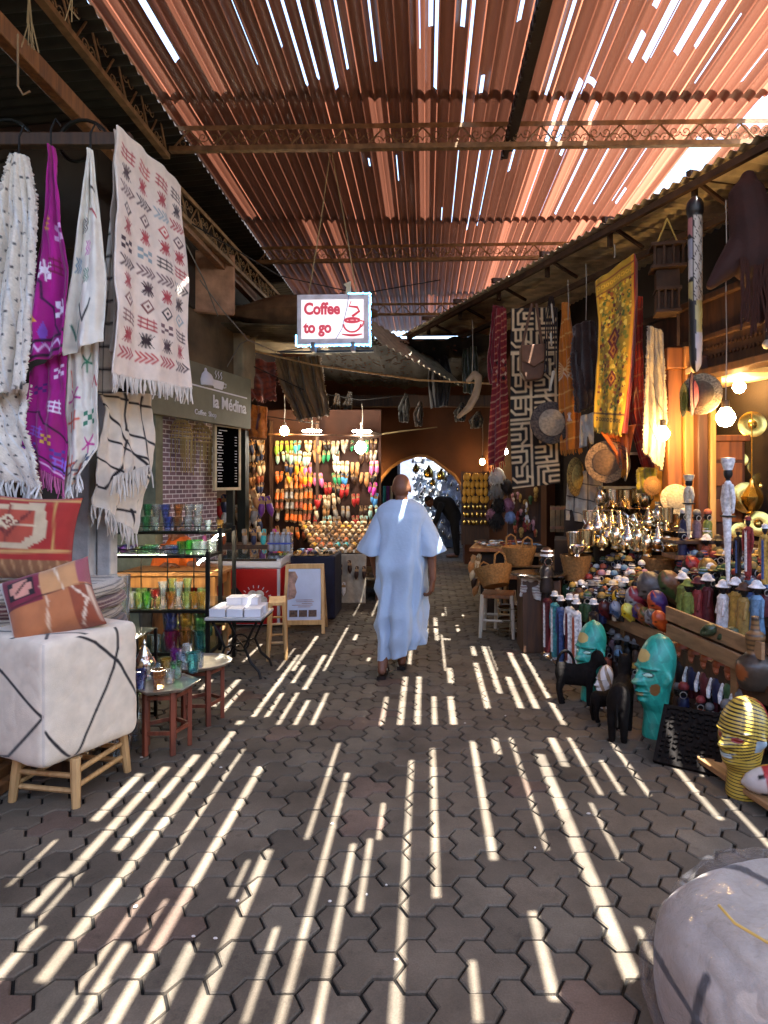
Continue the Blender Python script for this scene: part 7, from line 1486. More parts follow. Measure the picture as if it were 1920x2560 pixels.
simple('hanging_rug', 'vermilion rug with fine lines hanging behind the golden rug', [(1572, 740, 6.5), (1578, 900, 6.5), (1570, 1040, 6.5), (1600, 1160, 6.5)], [(1604, 740, 6.4), (1607, 900, 6.4), (1608, 1040, 6.4), (1640, 1175, 6.4)], 40, 170, '9a2a14', redpile, .03, 1.5, .4, None, .01, (.06, 16, '8a3418'))
def tribal(cv):
    for k in range(5): cv.hatch(12 + k * 7, 10 + k * 4, 4, 3, '1a1210', 1.2)
simple('hanging_cloth', 'orange tasselled cloth with black and white blocks under the golden rug', [(1500, 1080, 6.35), (1535, 1130, 6.35), (1550, 1170, 6.35)], [(1590, 1060, 6.3), (1580, 1100, 6.3), (1566, 1175, 6.3)], 44, 34, 'b85a14', tribal, .03, 1.5, .1, None, .01, (.08, 10, 'c0781c'), 'cloth')
def fur(cv): cv.noise(.3, 4).line([(10, 20), (20, 40)], 1, '6a4a38').line([(14, 60), (30, 90), (22, 100)], 1.4, '3a2a20').line([(10, 100), (24, 120)], 1.2, '4a3428')
simple('hide_rug', 'cream shaggy hide hanging beside the wooden pillar', [(1622, 815, 6.0), (1614, 940, 6.0), (1608, 1060, 6.0), (1606, 1125, 6.0)], [(1652, 825, 5.95), (1662, 940, 5.95), (1670, 1060, 5.95), (1655, 1175, 5.95)], 40, 140, 'a8987c', fur, .04, 1.4, .2, wool(), .02, None, 'hide', .012)
simple('hanging_cloth', 'yellow green knitted bag hanging under the cream hide', [(1594, 1170, 6.2), (1592, 1230, 6.2)], [(1640, 1170, 6.15), (1634, 1235, 6.15)], 26, 34, '8a7a10', lambda c: c.noise(.4, 2), .03, 1.5, .2, wool(), .03, None, 'bag', .008)
simple('hanging_cloth', 'dark green shawl hanging at the far end of the awning', [(1160, 850, 9.4), (1156, 930, 9.4), (1158, 980, 9.4)], [(1190, 850, 9.4), (1194, 930, 9.4), (1188, 985, 9.4)], 24, 50, '1c2410', lambda c: c, .05, 2, .2, wool(), .02, None, 'shawl')
simple('hanging_cloth', 'black garment hanging at the far end of the awning', [(1080, 880, 9.9), (1070, 950, 9.9), (1078, 1020, 9.9)], [(1112, 870, 9.9), (1130, 940, 9.9), (1118, 1015, 9.9)], 24, 50, '14131a', lambda c: c, .05, 2, .5, None, .02, None, 'garment')
def gridrug(cv):
    for x in (12, 34): cv.line([(x, 0), (x + 3, 90)], 1.8, '17131a')
    for y in (18, 44, 70): cv.line([(0, y), (60, y + 10)], 1.8, '17131a')
simple('hanging_rug', 'ivory rug with black grid hanging behind the straw hats', [(1420, 1180, 7.0), (1415, 1300, 7.0)], [(1505, 1175, 6.9), (1500, 1310, 6.9)], 60, 90, 'a89c88', gridrug, .03, 1.5, .3, wool(), .02)
simple('hanging_cloth', 'plain white cloth behind the dark round dish', [(1452, 1040, 7.0), (1448, 1120, 7.0)], [(1486, 1030, 6.95), (1484, 1110, 6.95)], 20, 30, 'b8b4a8', lambda c: c, .02, 1, .2, None, .01, None, 'cloth')
# round straw dishes and hats
def dish_mb(m): m.lathe([(0, .05), (.06, .048), (.11, .03), (.115, .012), (.17, .0), (.175, .006), (.12, .022), (.115, .038), (.06, .058), (0, .06)], 28)
def dish(px, py, Y, r, c1, c2, label, rot, cat='straw dish'):
    t = thing('straw_dish', label, cat, P(px, py, Y), 0, 'straw dishes and hats on the right'); t.rotation_euler = rot
    ob('crown', cached('dish_crown', lambda m: m.lathe([(.112, .012), (.11, .03), (.06, .05), (0, .055), (0, .045), (.06, .04), (.105, .022)], 28, cap=False)), mat('straw_' + c1, c1, .85, 0, .3, 40, .4, 120), t, sc=r / .175)
    ob('brim', cached('dish_brim', lambda m: m.lathe([(.112, .012), (.172, 0), (.176, .004), (.172, .01), (.112, .022)], 28, cap=False)), mat('straw_' + c2, c2, .85, 0, .7, 60, .4, 120), t, sc=r / .175)
dish(1377, 1057, 7.2, .24, '9a8a72', '4a4038', 'large round straw hat with patterned brim in front of the maze rug', (R(90), 0, R(8)))
dish(1438, 1192, 6.9, .21, 'b89a50', '9a7a3c', 'yellow straw dish hanging edge on right of the maze rug', (R(90), 0, R(52)))
dish(1468, 1138, 6.8, .2, '4a4440', '38322c', 'dark grey dish hanging nearly edge on', (R(90), 0, R(75)))
dish(1516, 1155, 6.4, .21, '6a5038', '8a6c4c', 'brown patched straw hat hanging below the golden rug', (R(95), 0, R(-14)))
dish(1562, 1160, 6.3, .17, '3a2c28', 'a89a84', 'narrow dark fan hanging edge on beside the brown hat', (R(90), 0, R(78)), 'fan')
dish(1630, 1215, 6.0, .09, '8a6434', '7a5428', 'small round brown basket under the yellow green bag', (R(90), 0, R(10)))
dish(1752, 985, 5.3, .17, '5a4c38', '8a7c60', 'pale ribbed basket fan hanging below the painted pole', (R(90), 0, R(-35)), 'fan')
dish(1728, 985, 5.25, .18, '6a2434', '4a2830', 'maroon striped leather fan hanging below the painted pole', (R(90), 0, R(62)), 'fan')
dish(1708, 1000, 5.25, .14, '6a6a20', '5a5a1c', 'olive green fan hanging edge on below the painted pole', (R(90), 0, R(80)), 'fan')
dish(1690, 1248, 5.9, .14, 'a89a7a', 'b8a680', 'pierced metal plate standing on the back shelf', (R(80), 0, R(-10)), 'plate')
def hang_line(px, py0, py1, Y, label):
    mb = MB(); k = Y / F; mb.tube([(0, 0, 0), (.006, 0, -(py1 - py0) * k / 2), (0, 0, -(py1 - py0) * k)], .005, 4); solo(mb, 'cord', mat('cord_white', '9a9284', .7), label, 'cord', P(px, py0, Y))
hang_line(1181, 800, 930, 8.6, 'thin cord holding the curved club'); hang_line(1815, 500, 730, 5.0, 'knotted pale cord hanging beside the big leather bag'); hang_line(1465, 660, 800, 6.9, 'twisted wire hook above the fur bag'); hang_line(1420, 700, 800, 7.1, 'thin strap cord above the orange rug'); hang_line(1536, 610, 645, 6.2, 'short hook above the golden rug')
# curved club, leather bag, cage, pole, big bag
mb = MB(); mb.chain([(.0, 0, 0), (.1, 0, .12), (.16, 0, .06), (.15, 0, -.1), (.1, 0, -.3), (0, -.02, -.5), (-.16, -.02, -.66)], [.045, .055, .06, .06, .065, .06, .035], 10)
o = body_mesh(mb, 'curved_club', mat('pale_gourd', '9a8468', .7, 0, .2), None, .014, 4); o.location = P(1190, 960, 8.6) + Vector((-.1, 0, .05)); o.scale = (.85, .85, .75); tag(o, 'pale curved gourd shaped club hanging left of the red rug', 'club')
t = thing('leather_bag', 'brown leather satchel hanging by its strap over the maze rug', 'bag', P(1330, 905, 7.2), R(10), gH); lb_ = mat('brown_leather', '5a3c26', .6, 0, .25, 10, .3)
mb = MB(); mb.prism([(-.14, .16), (.14, .19), (.15, -.1), (.1, -.2), (-.08, -.22), (-.14, -.12)], -.05, .05); part(mb, 'pouch', lb_, t, False, .02); mb = MB(); mb.prism([(-.145, .17), (.145, .2), (.14, .02), (.0, -.07), (-.14, -.0)], -.075, -.052); part(mb, 'flap', mat('tan_leather', '6a4830', .6, 0, .25, 10, .3), t, False, .01)
mb = MB(); mb.bar((-.12, 0, .15), (.0, 0, .66), .03, .008, (0, 1, 0)); mb.bar((.12, 0, .18), (.05, 0, .66), .03, .008, (0, 1, 0)); part(mb, 'strap', lb_, t, False)
t = thing('bead_strings', 'dark strings of beads and horn hanging over the maze rug', 'necklace', P(1378, 740, 7.1), 0, gH); mb = MB(); rn = random.Random(2)
for k in range(6):
    x = -.06 + .024 * k; l = rn.uniform(.4, .85); mb.tube([(x * .3, 0, 0), (x, -.01, -l * .3), (x * 1.2, 0, -l)], .007, 4); mb.ell((x * 1.2, 0, -l), (.014, .014, .03), 6, 5)
part(mb, 'strings', mat('dark_bead', '241812', .4), t); mb = MB(); mb.chain([(.0, -.02, -.1), (.02, -.02, -.3)], [.012, .008], 6); mb.chain([(-.01, -.02, -.42), (0, -.02, -.55)], [.012, .01], 6); mb.chain([(.02, -.02, -.85), (-.02, -.02, -1.05)], [.02, .01], 6); part(mb, 'horn', mat('horn_white', 'b8ae98', .4), t)
t = thing('wooden_cage', 'dark wooden lattice window box hanging from yellow cord', 'box', P(1668, 700, 5.8), R(-12), gH); mb = MB()
for z in (-.3, -.1, .1, .3): mb.box((0, 0, z), (.3 if z > 0 else .22, .22, .03))
for x in (-.12, -.04, .04, .12):
    mb.box((x * (1 if x else 1), -.09, .2), (.02, .02, .2)); mb.box((x * .7, -.09, -.2), (.02, .02, .2)); mb.box((x * .7, .05, 0), (.03, .03, .6))
mb.box((0, .02, .0), (.2, .14, .58)); mb.box((.09, -.02, -.45), (.025, .025, .3)); part(mb, 'lattice', mat('old_box_wood', '3c2818', .8, 0, .4), t, False, .003); mb = MB(); mb.tube([(-.1, 0, .31), (-.02, 0, .5), (.0, 0, .56)], .008, 5); mb.tube([(.1, 0, .31), (.03, 0, .48), (0, 0, .56)], .008, 5); part(mb, 'cord', mat('yellow_string', 'b8964a', .8), t)
def pole():
    Y = 5.3; k = Y / F; H = 430 * k
    def c(a, t):
        t = 1 - t
        if t < .11: return '100d0c'
        if t < .6:
            g_ = (t - .11) / .49
            if a < -.15: 
                u = g_ * 4; i = int(u); f = u - i
                if abs(a + .15) < .12 or f < .07 or abs(math.sin(a * 1.5 + i)) * .3 + f > 1.12: return '16110f'
                return ['a87474', '8a8c98', 'b4b0ac', 'a89a64'][i % 4]
            z = abs(((g_ * 5 + (a + .1) / 1.1) % 1) - .5); z2 = abs(((g_ * 5 - (a + .1) / 1.1) % 1) - .5)
            return '2a1d18' if min(z, z2) < .05 else 'b8b2a4'
        if a > .0 and math.sin(t * 40) * .12 + .35 > abs(a - .75) - .25: return 'b8b4b8' if t > .78 else 'b0a468'
        return '100d0c'
    prof = [(0, .012, 0), (.05, .05, 0), (.3, .058, 0), (.55, .06, 0), (.8, .062, 0), (.9, .062, 0), (.905, .07, 0), (.97, .068, 0), (1, .03, 0)]
    me = sculpt('painted_pole', [(a, b / H, 0) for a, b, _ in prof], [], c, H, 40, 110); o = ob('painted_pole', me, glaze(), None, P(1740, 930, Y), (0, R(-2.5), R(60))); tag(o, 'long painted pole in black, white and pink patches hanging from the awning', 'pole', gH)
pole()
t = thing('leather_bag', 'big reddish brown hide bag hanging high at the right edge', 'bag', P(1860, 640, 4.95), R(-8), gH); mb = MB()
mb.chain([(.03, 0, .6), (.02, 0, .45), (.05, 0, .2), (.05, 0, -.05)], [.06, .14, .16, .15], 12); mb.chain([(-.0, 0, .1), (-.14, -.02, -.1), (-.25, -.02, -.22)], [.12, .09, .04], 10); mb.chain([(.1, 0, 0), (.12, 0, -.3), (.1, 0, -.5)], [.13, .08, .05], 10); body_mesh(mb, 'hide', mat('red_hide', '2e140d', .8, 0, .4, 6, .5, 25), t, .014, 5)
mb = MB(); rn = random.Random(6)
for k in range(24): x = rn.uniform(-.06, .2); mb.tube([(x, -.12, -.05), (x + rn.uniform(-.03, .03), -.13, -.25), (x + rn.uniform(-.04, .04), -.12, -.45 - rn.uniform(0, .2))], .009, 4)
part(mb, 'tassels', mat('hide_fringe', '3a1e14', .9), t)
# fur hats column and shelf of trinkets at the far end
for i, (px, py, c, r) in enumerate(((1243, 1190, 'b8b4a8', .11), (1240, 1228, '6a665e', .1), (1246, 1262, '14120f', .1), (1240, 1300, '181514', .11), (1266, 1215, '2a2420', .09), (1270, 1260, '8a5a6a', .08), (1275, 1290, '7a8aa8', .07), (1228, 1285, '7a5058', .07))):
    mb = MB(); rn = random.Random(i); mb.ell((0, 0, 0), (r * .85, r * .8, r), 10, 8)
    for k in range(150):
        a, b_ = rn.uniform(0, 6.28), rn.uniform(-1, 1); d = Vector((math.cos(a) * math.sqrt(1 - b_ * b_), math.sin(a) * math.sqrt(1 - b_ * b_), b_)); mb.tube([d * r * .8, d * r * 1.05 + Vector((0, 0, -r * .45))], [.009, .002], 3)
    solo(mb, 'fur_hat', mat('fur_' + c, c, .95), ['white', 'grey', 'black', 'black long', 'dark brown', 'dusky pink', 'bluish', 'plum'][i] + ' fur hat in the hanging cluster beside the red striped rug', 'hat', P(px, py, 8.2), 'fur hats hanging in a cluster')
for i in range(34):
    rn = random.Random(i); px, py = 1280 + rn.uniform(0, 62), 1225 + rn.uniform(0, 110); c = rn.choice(['gold', 'orange', 'brown', 'green', 'white', 'red', 'pink', 'dark brown'])
    o = ob('trinket', cached('trinket', lambda m: (m.ell((0, 0, 0), (.03, .012, .04), 8, 6), m.ell((0, 0, -.05), (.02, .01, .025), 6, 5))), pt(c), None, P(px, py, 8.5), (0, 0, rn.uniform(-1, 1)), rn.uniform(.8, 1.3)); tag(o, '%s trinket in the hanging cluster below the maze rug' % c, 'trinket', 'trinkets below the maze rug')
mb = MB(); mb.box((0, 0, 0), (.45, .04, .75)); solo(mb, 'trinket_board', darkwood(), 'dark board of trinkets below the maze rug', 'board', P(1310, 1285, 8.62))
t = thing('trinket_table', 'dark table edged with leather slippers at the far right corner', 'table', (1.02, 8.1, 0), R(-10)); mb = MB(); mb.box((0, 0, .78), (.85, .9, .04)); part(mb, 'top', midwood(), t, False, .004); mb = MB(); mb.box((.05, .05, .38), (.7, .75, .76)); part(mb, 'base', dk(), t, False)
for i in range(40):
    rn = random.Random(i + 50); o = ob('trinket', CACHE['trinket'], pt(rn.choice(['white', 'red', 'grey', 'light blue', 'brown', 'gold', 'orange'])), None, Vector((1.02, 8.1, .825)) + Vector((rn.uniform(-.38, .38), rn.uniform(-.42, .4), 0)), (R(90), 0, rn.uniform(0, 6)), 1); tag(o, 'small trinket lying on the dark corner table', 'trinket', 'trinkets on the corner table')
for i in range(9): slipper(Vector((.58 + .02 * i, 7.7 + .03 * i, .72 - .1 * (i % 4))), ['tan', 'cream', 'dark brown'][i % 3], '%s slipper hanging at the corner table edge, %s from left' % (['tan', 'cream', 'dark brown'][i % 3], ORD[i]), 'slippers at the corner table', R(-40), .3, .85)
# yellow gourds board beside the arch
mb = MB(); mb.box((0, 0, 0), (.52, .05, 1.35)); solo(mb, 'gourd_board', darkwood(), 'dark frame of yellow ornaments right of the archway', 'board', P(1188, 1270, 11.9))
for i in range(42):
    r_, c_ = divmod(i, 6); rn = random.Random(i); o = ob('yellow_ornament', cached('yellow_ornament', lambda m: m.ell((0, 0, 0), (.045, .025, .075), 8, 6)), brass() if r_ > 3 else mat('amber_gourd', 'b8862c', .5), None, P(1162 + c_ * 10.5 + rn.uniform(-2, 2), 1192 + r_ * 19, 11.82), (0, rn.uniform(-.3, .3), 0), 1 if r_ < 4 else .7); tag(o, '%s ornament on the dark frame right of the archway' % ('amber yellow' if r_ < 4 else 'small brass'), 'ornament', 'ornaments right of the archway')
# ------------------------------------------------------------------ baskets, white stools, silver stand
def basket(px, py, Y, r0, r1, h, label, handles=True, tilt=0, c='8a6234'):
    t = thing('straw_basket', label, 'basket', P(px, py, Y), R(20), 'woven baskets on the right'); t.rotation_euler = (tilt, 0, R(20)); st_ = mat('woven_straw', c, .9, 0, .35, 45, .8, 90); mb = MB()
    n = 12; mb.lathe([(0, 0)] + [(r0 + (r1 - r0) * k / n + (.004 if k % 2 else 0), h * k / n) for k in range(n + 1)] + [(r1 - .014, h), (r0 - .012, .015), (0, .015)], 28, cap=False); part(mb, 'body', st_, t)
    if handles:
        for s_ in (-1, 1): mb = MB(); mb.tube([(-.07, s_ * r1 * .9, h * .95), (-.05, s_ * r1, h + .09), (0, s_ * r1, h + .12), (.05, s_ * r1, h + .09), (.07, s_ * r1 * .9, h * .95)], .011, 6); part(mb, 'handle', st_, t)
basket(1297, 1412, 7.0, .14, .19, .2, 'upper straw basket with loop handles on the white bench')
basket(1240, 1465, 6.6, .13, .2, .19, 'lower straw basket tipped on the white stool', True, R(-22))
basket(1440, 1450, 6.1, .1, .15, .24, 'small straw basket under the champagne bucket', False)
basket(1650, 1465, 5.75, .12, .16, .26, 'wide straw basket behind the grey mask', False)
wp = mat('chipped_white', 'b4aa98', .7, 0, .2)
stool('white_stool', 'low chipped white stool under the tipped basket', (.76, 6.72, 0), .3, .32, .44, .022, wp, R(-12), .035, 'stool', None, (.4,), midwood())
stool('white_stool', 'taller white bench behind the tipped basket', (1.06, 7.1, 0), .5, .3, .58, .024, wp, R(-12), .04, 'bench', None, (.35,), midwood())
stool('pine_table', 'raw pine table holding a dark tray beyond the baskets', (1.25, 7.6, 0), .55, .4, .78, .03, pine(), R(-10), .04, 'table', None, (.8,))
mb = MB(); mb.box((0, 0, 0), (.45, .3, .05)); solo(mb, 'dark_tray', mat('black_lacquer', '1a1614', .3), 'dark shallow tray on the raw pine table', 'tray', (1.22, 7.55, .812), bev=.006)
t = thing('slat_board', 'small weathered plank door leaning behind the pine table', 'panel', P(1395, 1330, 7.3), R(-8)); mb = MB()
for k in range(3): mb.box((-.06 + .06 * k, 0, .15), (.055, .02, .3))
part(mb, 'plank_face', mat('weathered_wood', '6a5434', .8, 0, .4), t, False, .003); mb = MB(); mb.box((0, -.015, .05), (.18, .014, .03)).box((0, -.015, .27), (.18, .014, .03)); part(mb, 'batten', midwood(), t, False)
def tier():
    t = thing('tier_stand', 'silver three tier tray stand on the paving', 'stand', G(1272, 1592), 0); m = silver()
    for k in range(3): mb = MB(); mb.lathe([(0, .03), (.1, .03), (.115, .045), (.118, .05), (.1, .038), (0, .036)], 20, (0, 0, .02 + k * .12)); part(mb, 'tray', m, t)
    mb = MB()
    for k in range(3): a = k * 2.1 + .5; mb = MB(); mb.cyl((.115 * math.cos(a), .115 * math.sin(a), 0), (.115 * math.cos(a), .115 * math.sin(a), .36), .006, n=6); part(mb, 'upright', m, t)
    pass
tier()
mb = MB(); mb.lathe([(0, 0), (.07, 0), (.05, .02), (.014, .05), (.012, .1), (.03, .115), (.13, .13), (.14, .14), (.12, .138), (0, .125)], 24); solo(mb, 'cake_stand', silver(), 'silver cake stand on the paving beside the tall figures', 'cake stand', G(1325, 1612))
t = thing('engraved_tray', 'round engraved silver tray standing on edge behind the cake stand', 'tray', G(1330, 1585) + Vector((.04, .1, .22)), 0); t.rotation_euler = (R(76), 0, R(-20)); mb = MB()
mb.lathe([(0, .0), (.06, .004), (.12, .0), (.16, .012), (.2, .004), (.215, .02), (.205, .02), (.16, .0), (0, -.008)], 32); part(mb, 'plate', silver(), t); mb = MB()
for k in range(24): a = k * math.pi / 12; mb.tube([((.05 + .14 * f) * math.cos(a + f * .9), (.05 + .14 * f) * math.sin(a + f * .9), .012) for f in (0, .33, .66, 1)], .006, 4)
part(mb, 'swirl_relief', silver(), t)
cv = Cv(40, 40, 'a8a29a')
for k in range(5): cv.line([(0, 10 + k * 5), (40, 6 + k * 5)], 1.4, ['5a2430', '3a3438'][k % 2])
o, _, _ = cloth('folded_cloth', [(1306, 1440, 6.0), (1300, 1490, 6.0)], [(1358, 1450, 5.95), (1352, 1500, 5.95)], cv, .02, 1, .1, None, .02); tag(o, 'grey cloth with maroon stripes hanging below the silver tray table', 'cloth')
mb = MB(); mb.lathe([(0, .015), (.26, .015), (.27, .025), (.26, .03), (0, .022)], 28); solo(mb, 'silver_tray', silver(), 'round silver tray with small wares above the striped cloth', 'tray', P(1345, 1440, 6.1))
mb = MB(); mb.box((0, 0, .34), (.36, .36, .68)); solo(mb, 'plinth', darkwood(), 'dark plinth under the round silver tray', 'plinth', (1.08, 6.15, 0), bev=.01)
t = thing('tall_figure', 'brown capped tall bust standing at the edge of the silver tray', 'figurine', P(1367, 1480, 5.9), RZ, None, 1.9); parts_of(t, [('body', 'bust_body', bust_body, pt('dark brown')), ('head', 'bust_head', bust_head, pt('black')), ('hat', 'hat_dome', dome, pt('brown')), ('band', 'hat_band', band, pt('white')), ('hoop', 'hoop', hoop, silver())])
mb = MB(); mb.lathe([(0, 0), (.06, 0), (.065, .01), (.085, .2), (.092, .21), (.086, .212), (.06, .015), (0, .015)], 24, cap=False); solo(mb, 'ice_bucket', silver(), 'tall silver ice bucket in the small straw basket', 'bucket', P(1438, 1385, 6.15))
# ------------------------------------------------------------------ metalware
t = thing('metalware_table', 'dark draped tiers crowded with brass and silver teapots', 'table', (2.02, 6.75, 0), R(-12)); mb = MB(); mb.box((0, 0, .5), (1.3, .5, 1.0)); mb.box((.1, .35, .65), (1.3, .4, 1.3)); part(mb, 'tiers', dk(), t, False, .01)
gold = lambda: mat('warm_silver', 'd8c8a0', .16, 1, .1, 20, .06)
def jug(m): m.lathe([(0, 0), (.05, 0), (.052, .01), (.04, .03), (.07, .1), (.06, .16), (.035, .2), (.045, .24), (.04, .24), (0, .2)], 14, cap=False); m.tube([(-.04, 0, .22), (-.09, 0, .19), (-.085, 0, .12), (-.06, 0, .1)], .007, 6)
def sbowl(m): m.lathe([(0, 0), (.03, 0), (.02, .02), (.06, .05), (.085, .1), (.09, .1), (.085, .105), (.06, .06), (0, .03)], 16, cap=False)
def urn(m): m.lathe([(0, 0), (.06, 0), (.06, .01), (.03, .03), (.075, .06), (.085, .2), (.09, .2), (.08, .205), (.07, .06), (0, .05)], 16, cap=False)
def sugar(m): m.lathe([(0, 0), (.03, 0), (.022, .015), (.06, .04), (.07, .07), (.055, .1), (.02, .125), (.012, .14), (.014, .15), (0, .16)], 16, cap=False)
mw = [('urn', 1535, 1270, 6.9), ('urn', 1570, 1272, 6.9), ('urn', 1600, 1268, 6.9), ('jug', 1500, 1272, 6.9), ('sugar', 1525, 1283, 6.75), ('sugar', 1555, 1284, 6.7), ('bowl', 1515, 1300, 6.5), ('bowl', 1580, 1296, 6.5), ('jug', 1614, 1275, 6.8), ('teapot', 1495, 1342, 6.3), ('teapot', 1530, 1340, 6.3), ('teapot', 1550, 1345, 6.2), ('sugar', 1472, 1340, 6.3), ('teapot', 1622, 1330, 6.1), ('sugar', 1595, 1350, 6.1), ('jug', 1648, 1318, 6.0), ('jug', 1690, 1318, 6.0), ('urn', 1668, 1322, 5.95), ('teapot', 1570, 1372, 5.9), ('jug', 1595, 1378, 5.85), ('jug', 1618, 1392, 5.8), ('teapot', 1645, 1378, 5.8), ('sugar', 1560, 1380, 5.9), ('jug', 1540, 1372, 5.95), ('bowl', 1675, 1390, 5.75), ('teapot', 1665, 1372, 5.85), ('sugar', 1505, 1375, 6.0)]
mr = random.Random(41)
for k in range(22): mw.append((mr.choice(['teapot', 'jug', 'sugar', 'bowl', 'urn', 'sugar']), 1445 + k * 12 + mr.uniform(-4, 4), mr.uniform(1305, 1392), 0))
mw = [(a, b, c, d or 6.9 - .9 * (c - 1290) / 90) for a, b, c, d in mw]
for i, (kd, px, py, Y) in enumerate(mw):
    fn = {'urn': urn, 'jug': jug, 'sugar': sugar, 'bowl': sbowl, 'teapot': teapot_mb}[kd]; c = gold() if i % 3 else silver()
    o = ob({'sugar': 'sugar_pot', 'bowl': 'footed_bowl'}.get(kd, kd), cached(kd if kd == 'teapot' else 'mw_' + kd, fn), c, None, P(px, py, Y), (0, 0, random.uniform(2, 4.2)), 1.0)
    tag(o, '%s %s on the %s of metalware, %s counted from left' % ('warm silver' if i % 3 else 'bright silver', {'sugar': 'lidded pot', 'bowl': 'footed bowl'}.get(kd, kd), 'top tier' if i < 9 else ('middle tier' if i < 18 else ('front tier' if i < 27 else 'tray jumble')), ORD[i if i < 9 else (i - 9 if i < 18 else (i - 18 if i < 27 else i - 27))]), {'sugar': 'pot', 'bowl': 'bowl'}.get(kd, kd), 'teapots and metalware on the tiers')
for i, (px, py, Y, r) in enumerate(((1515, 1348, 6.3, .3), (1580, 1290, 6.8, .28), (1665, 1325, 5.98, .24))):
    mb = MB(); mb.lathe([(0, 0), (r, 0), (r + .015, .012), (r, .008), (0, .006)], 28); solo(mb, 'metal_tray', mat('dark_bronze', '4a3c28', .35, .9), ['middle', 'upper', 'near'][i] + ' round bronze tray under the metalware', 'tray', P(px, py, Y), 'bronze trays')
    mb = MB(); mb.cyl((0, 0, 0), (0, 0, P(px, py, Y).z - .01), .12, n=16); solo(mb, 'drum_stand', dk(), 'dark drum base under the %s bronze tray' % ['middle', 'upper', 'near'][i], 'base', (P(px, py, Y).x, Y, 0))
# framed dark mirror boards behind metalware
t = thing('framed_board', 'white framed dark glazed cabinet behind the teapots', 'cabinet', P(1560, 1290, 7.2), R(-10)); mb = MB(); mb.box((0, 0, .3), (.5, .03, .8)); part(mb, 'glass', mat('dark_glass', '0e0c0c', .1), t, False); mb = MB()
for x in (-.25, .25): mb.box((x, -.02, .3), (.03, .03, .82))
for z in (-.08, .32, .7): mb.box((0, -.02, z), (.5, .03, .03))
part(mb, 'frame', mat('cabinet_white', 'a8a8a0', .5), t, False)
# ------------------------------------------------------------------ back shop: pillars, valance, golden niche
def pillar(px0, px1, Y, label, m, z1=3.4):
    a, b = P(px0, 1205, Y).x, P(px1, 1205, Y).x; mb = MB(); mb.box((0, 0, z1 / 2), (b - a, .16, z1)); mb.box((0, -.03, .1), (b - a + .05, .2, .2)); mb.box((0, -.03, z1 - .1), (b - a + .05, .2, .2)); solo(mb, 'pillar', m, label, 'pillar', ((a + b) / 2, Y, 0), bev=.012)
redw = wood('warm_wood', '5a2f14', '8e5524', 4)
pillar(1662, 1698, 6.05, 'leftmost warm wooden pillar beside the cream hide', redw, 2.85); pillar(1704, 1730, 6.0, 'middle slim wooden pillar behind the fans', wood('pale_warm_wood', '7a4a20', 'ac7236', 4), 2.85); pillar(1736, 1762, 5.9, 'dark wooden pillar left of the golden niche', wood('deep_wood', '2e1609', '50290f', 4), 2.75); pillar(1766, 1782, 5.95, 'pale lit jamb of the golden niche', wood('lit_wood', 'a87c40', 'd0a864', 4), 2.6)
t = thing('valance', 'dark carved timber valance above the golden niche', 'valance', (2.3, 6.9, 2.3), math.atan2(-.966, .26)); mb = MB()
mb.box((1.4, 0, .62), (2.9, .12, .7)).box((1.4, -.05, .28), (2.9, .18, .07)).box((1.4, -.04, .95), (2.9, .16, .06)).box((1.4, -.03, .6), (2.9, .14, .05)); part(mb, 'boards', darkwood(), t, False, .008); mb = MB()
for k in range(60): mb.box((.05 + k * .045, -.066, .42), (.024, .014, .024), ry=.78); mb.box((.07 + k * .045, -.066, .5), (.024, .014, .024), ry=.78)
part(mb, 'carved_studs', darkwood(), t, False)
gw = mat('gilt_plaster', 'c8963c', .5, 0, .6, 9, .9, 26)
mb = MB(); mb.box((0, 0, 1.3), (2.2, .08, 2.6)); o = solo(mb, 'niche_wall', gw, 'golden ornate back wall of the lit niche at the right edge', 'wall', (3.5, 6.9, 0)); o.rotation_euler.z = R(-8)
mb = MB(); mb.box((0, 0, 0), (1.9, 1.1, .05)); solo(mb, 'niche_ceiling', mat('cream_ceiling', 'c8b48a', .7), 'cream ceiling of the lit golden niche', 'ceiling', (3.35, 6.35, 2.62))
t = thing('carved_cabinet', 'dark carved cabinet in the golden niche behind the white figure', 'cabinet', P(1800, 1390, 6.3), R(-8)); mb = MB(); mb.box((0, 0, .5), (.4, .2, 1.25)); part(mb, 'case', wood('deep_wood', '2e1609', '50290f', 4), t, False, .01); mb = MB()
for z in (.1, .45, .8, 1.05): mb.box((0, -.11, z), (.34, .02, .22))
part(mb, 'drawer_front', redw, t, False, .006); mb = MB(); mb.box((0, -.02, 1.15), (.46, .26, .06)); part(mb, 'cornice', redw, t, False, .006)
def ornament(m): m.lathe([(0, 0), (.05, .01), (.1, .02), (.14, .01), (.15, .025), (.1, .035), (.05, .03), (.03, .045), (0, .05)], 20)
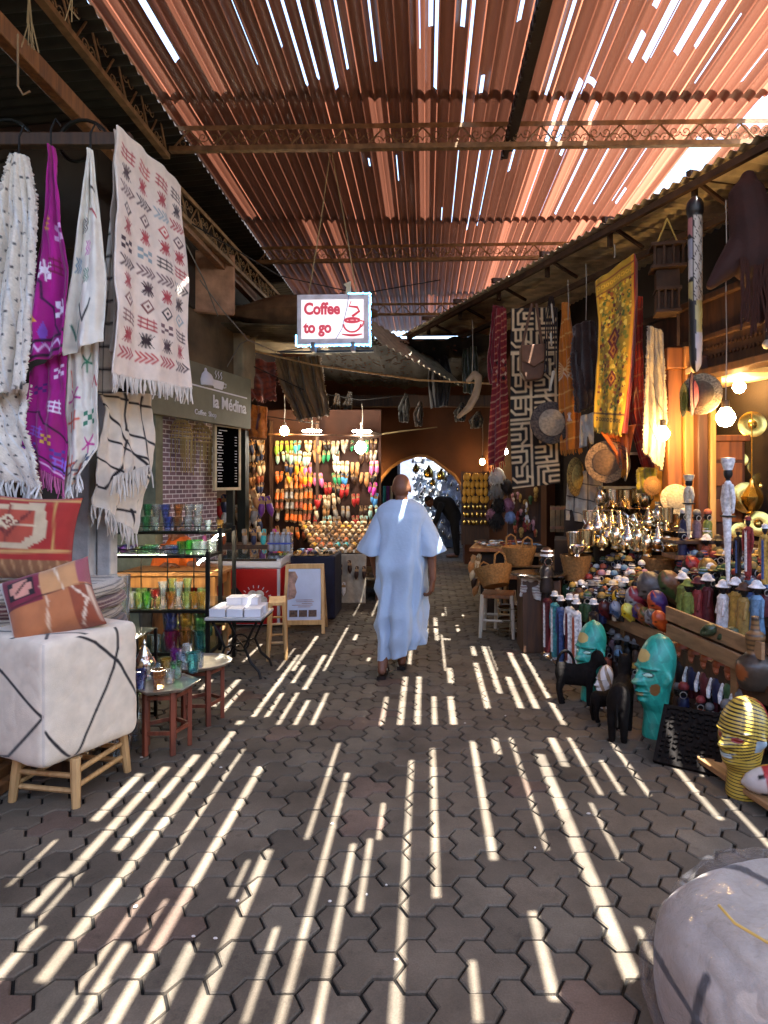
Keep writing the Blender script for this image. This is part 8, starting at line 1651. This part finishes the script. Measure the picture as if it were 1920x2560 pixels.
for i, (px, py, Y, s_) in enumerate(((1880, 1062, 6.2, .85), (1865, 1245, 6.1, 1.0), (1905, 1215, 6.3, .9), (1895, 1310, 6.0, .8), (1850, 1330, 6.0, .6), (1915, 1130, 6.4, .8), (1850, 1150, 6.4, .5), (1905, 1010, 6.5, .6), (1885, 1170, 6.4, .5))):
    o = ob('brass_plate', cached('brass_plate', ornament), brass(), None, P(px, py, Y), (R(82), 0, R(-20 + 12 * (i % 3))), s_); tag(o, 'embossed brass plate on the golden niche wall, %s from the top' % ['second', 'seventh', 'sixth', 'eighth', 'ninth', 'third', 'fourth', 'first', 'fifth'][i], 'plate', 'brass plates in the niche')
mb = MB(); mb.lathe([(0, 0), (.04, .01), (.09, .08), (.1, .14), (.06, .2), (.02, .26), (.02, .3), (0, .31)], 8); mb.cyl((0, 0, .3), (0, 0, .9), .006, n=5); solo(mb, 'brass_lantern', brass(), 'pierced brass lantern hanging low in the golden niche', 'lantern', P(1880, 1280, 5.8))
mb = MB(); mb.box((0, 0, 0), (.02, .03, .9)); 
bulb(1657, 1085, 5.75, 'warm bulb glowing against the cream hide', .062, None, .85, gB)
bulb(1814, 1045, 5.2, 'largest warm bulb hanging before the golden niche', .075, None, 1.1, gB)
bulb(1848, 968, 6.2, 'warm bulb near the ceiling of the golden niche', .06, None, .25, gB)
bulb(1890, 995, 6.4, 'small bright bulb deep in the golden niche', .03, None, .2, gB)
bulb(1917, 862, 5.0, 'unlit pale bulb on a slanting cord at the right edge', .035, mat('milk_glass', 'b0a490', .3), .5)
bulb(1264, 1130, 8.3, 'small cool white light among the fur hats', .035, bulbw(), .2, gB)
bulb(1288, 1128, 8.3, 'tiny white light just left of the maze rug', .02, bulbw(), .2, gB)

pr_ = random.Random(55)
for i in range(22):
    s_ = .45 + i * .088; c = pr_.choice(['dark brown', 'brown', 'maroon', 'green', 'navy', 'gold', 'grey', 'orange']); c2 = pr_.choice(['white', 'yellow', 'red', 'grey', 'black', 'light blue'])
    base = RT(s_, .28 + pr_.uniform(-.012, .012), 0); base.z = 0.0
    if i % 3 == 0: continue
    t = thing('carved_bust', '%s capped %s bust on the paving under the planks, %s from far end' % (c2, c, ORD[i]), 'figurine', base, RZ + pr_.uniform(-.6, .6), 'small busts on the paving under the planks', pr_.uniform(.9, 1.35)); hd = parts_of(t, [('body', 'bust_body', bust_body, pt(c)), ('head', 'bust_head', bust_head, pt('black')), ('hat', 'hat_dome', dome, pt(c2)), ('hoop', 'hoop', hoop, mat('hoop_silver', 'c8c4bc', .3, .6))])
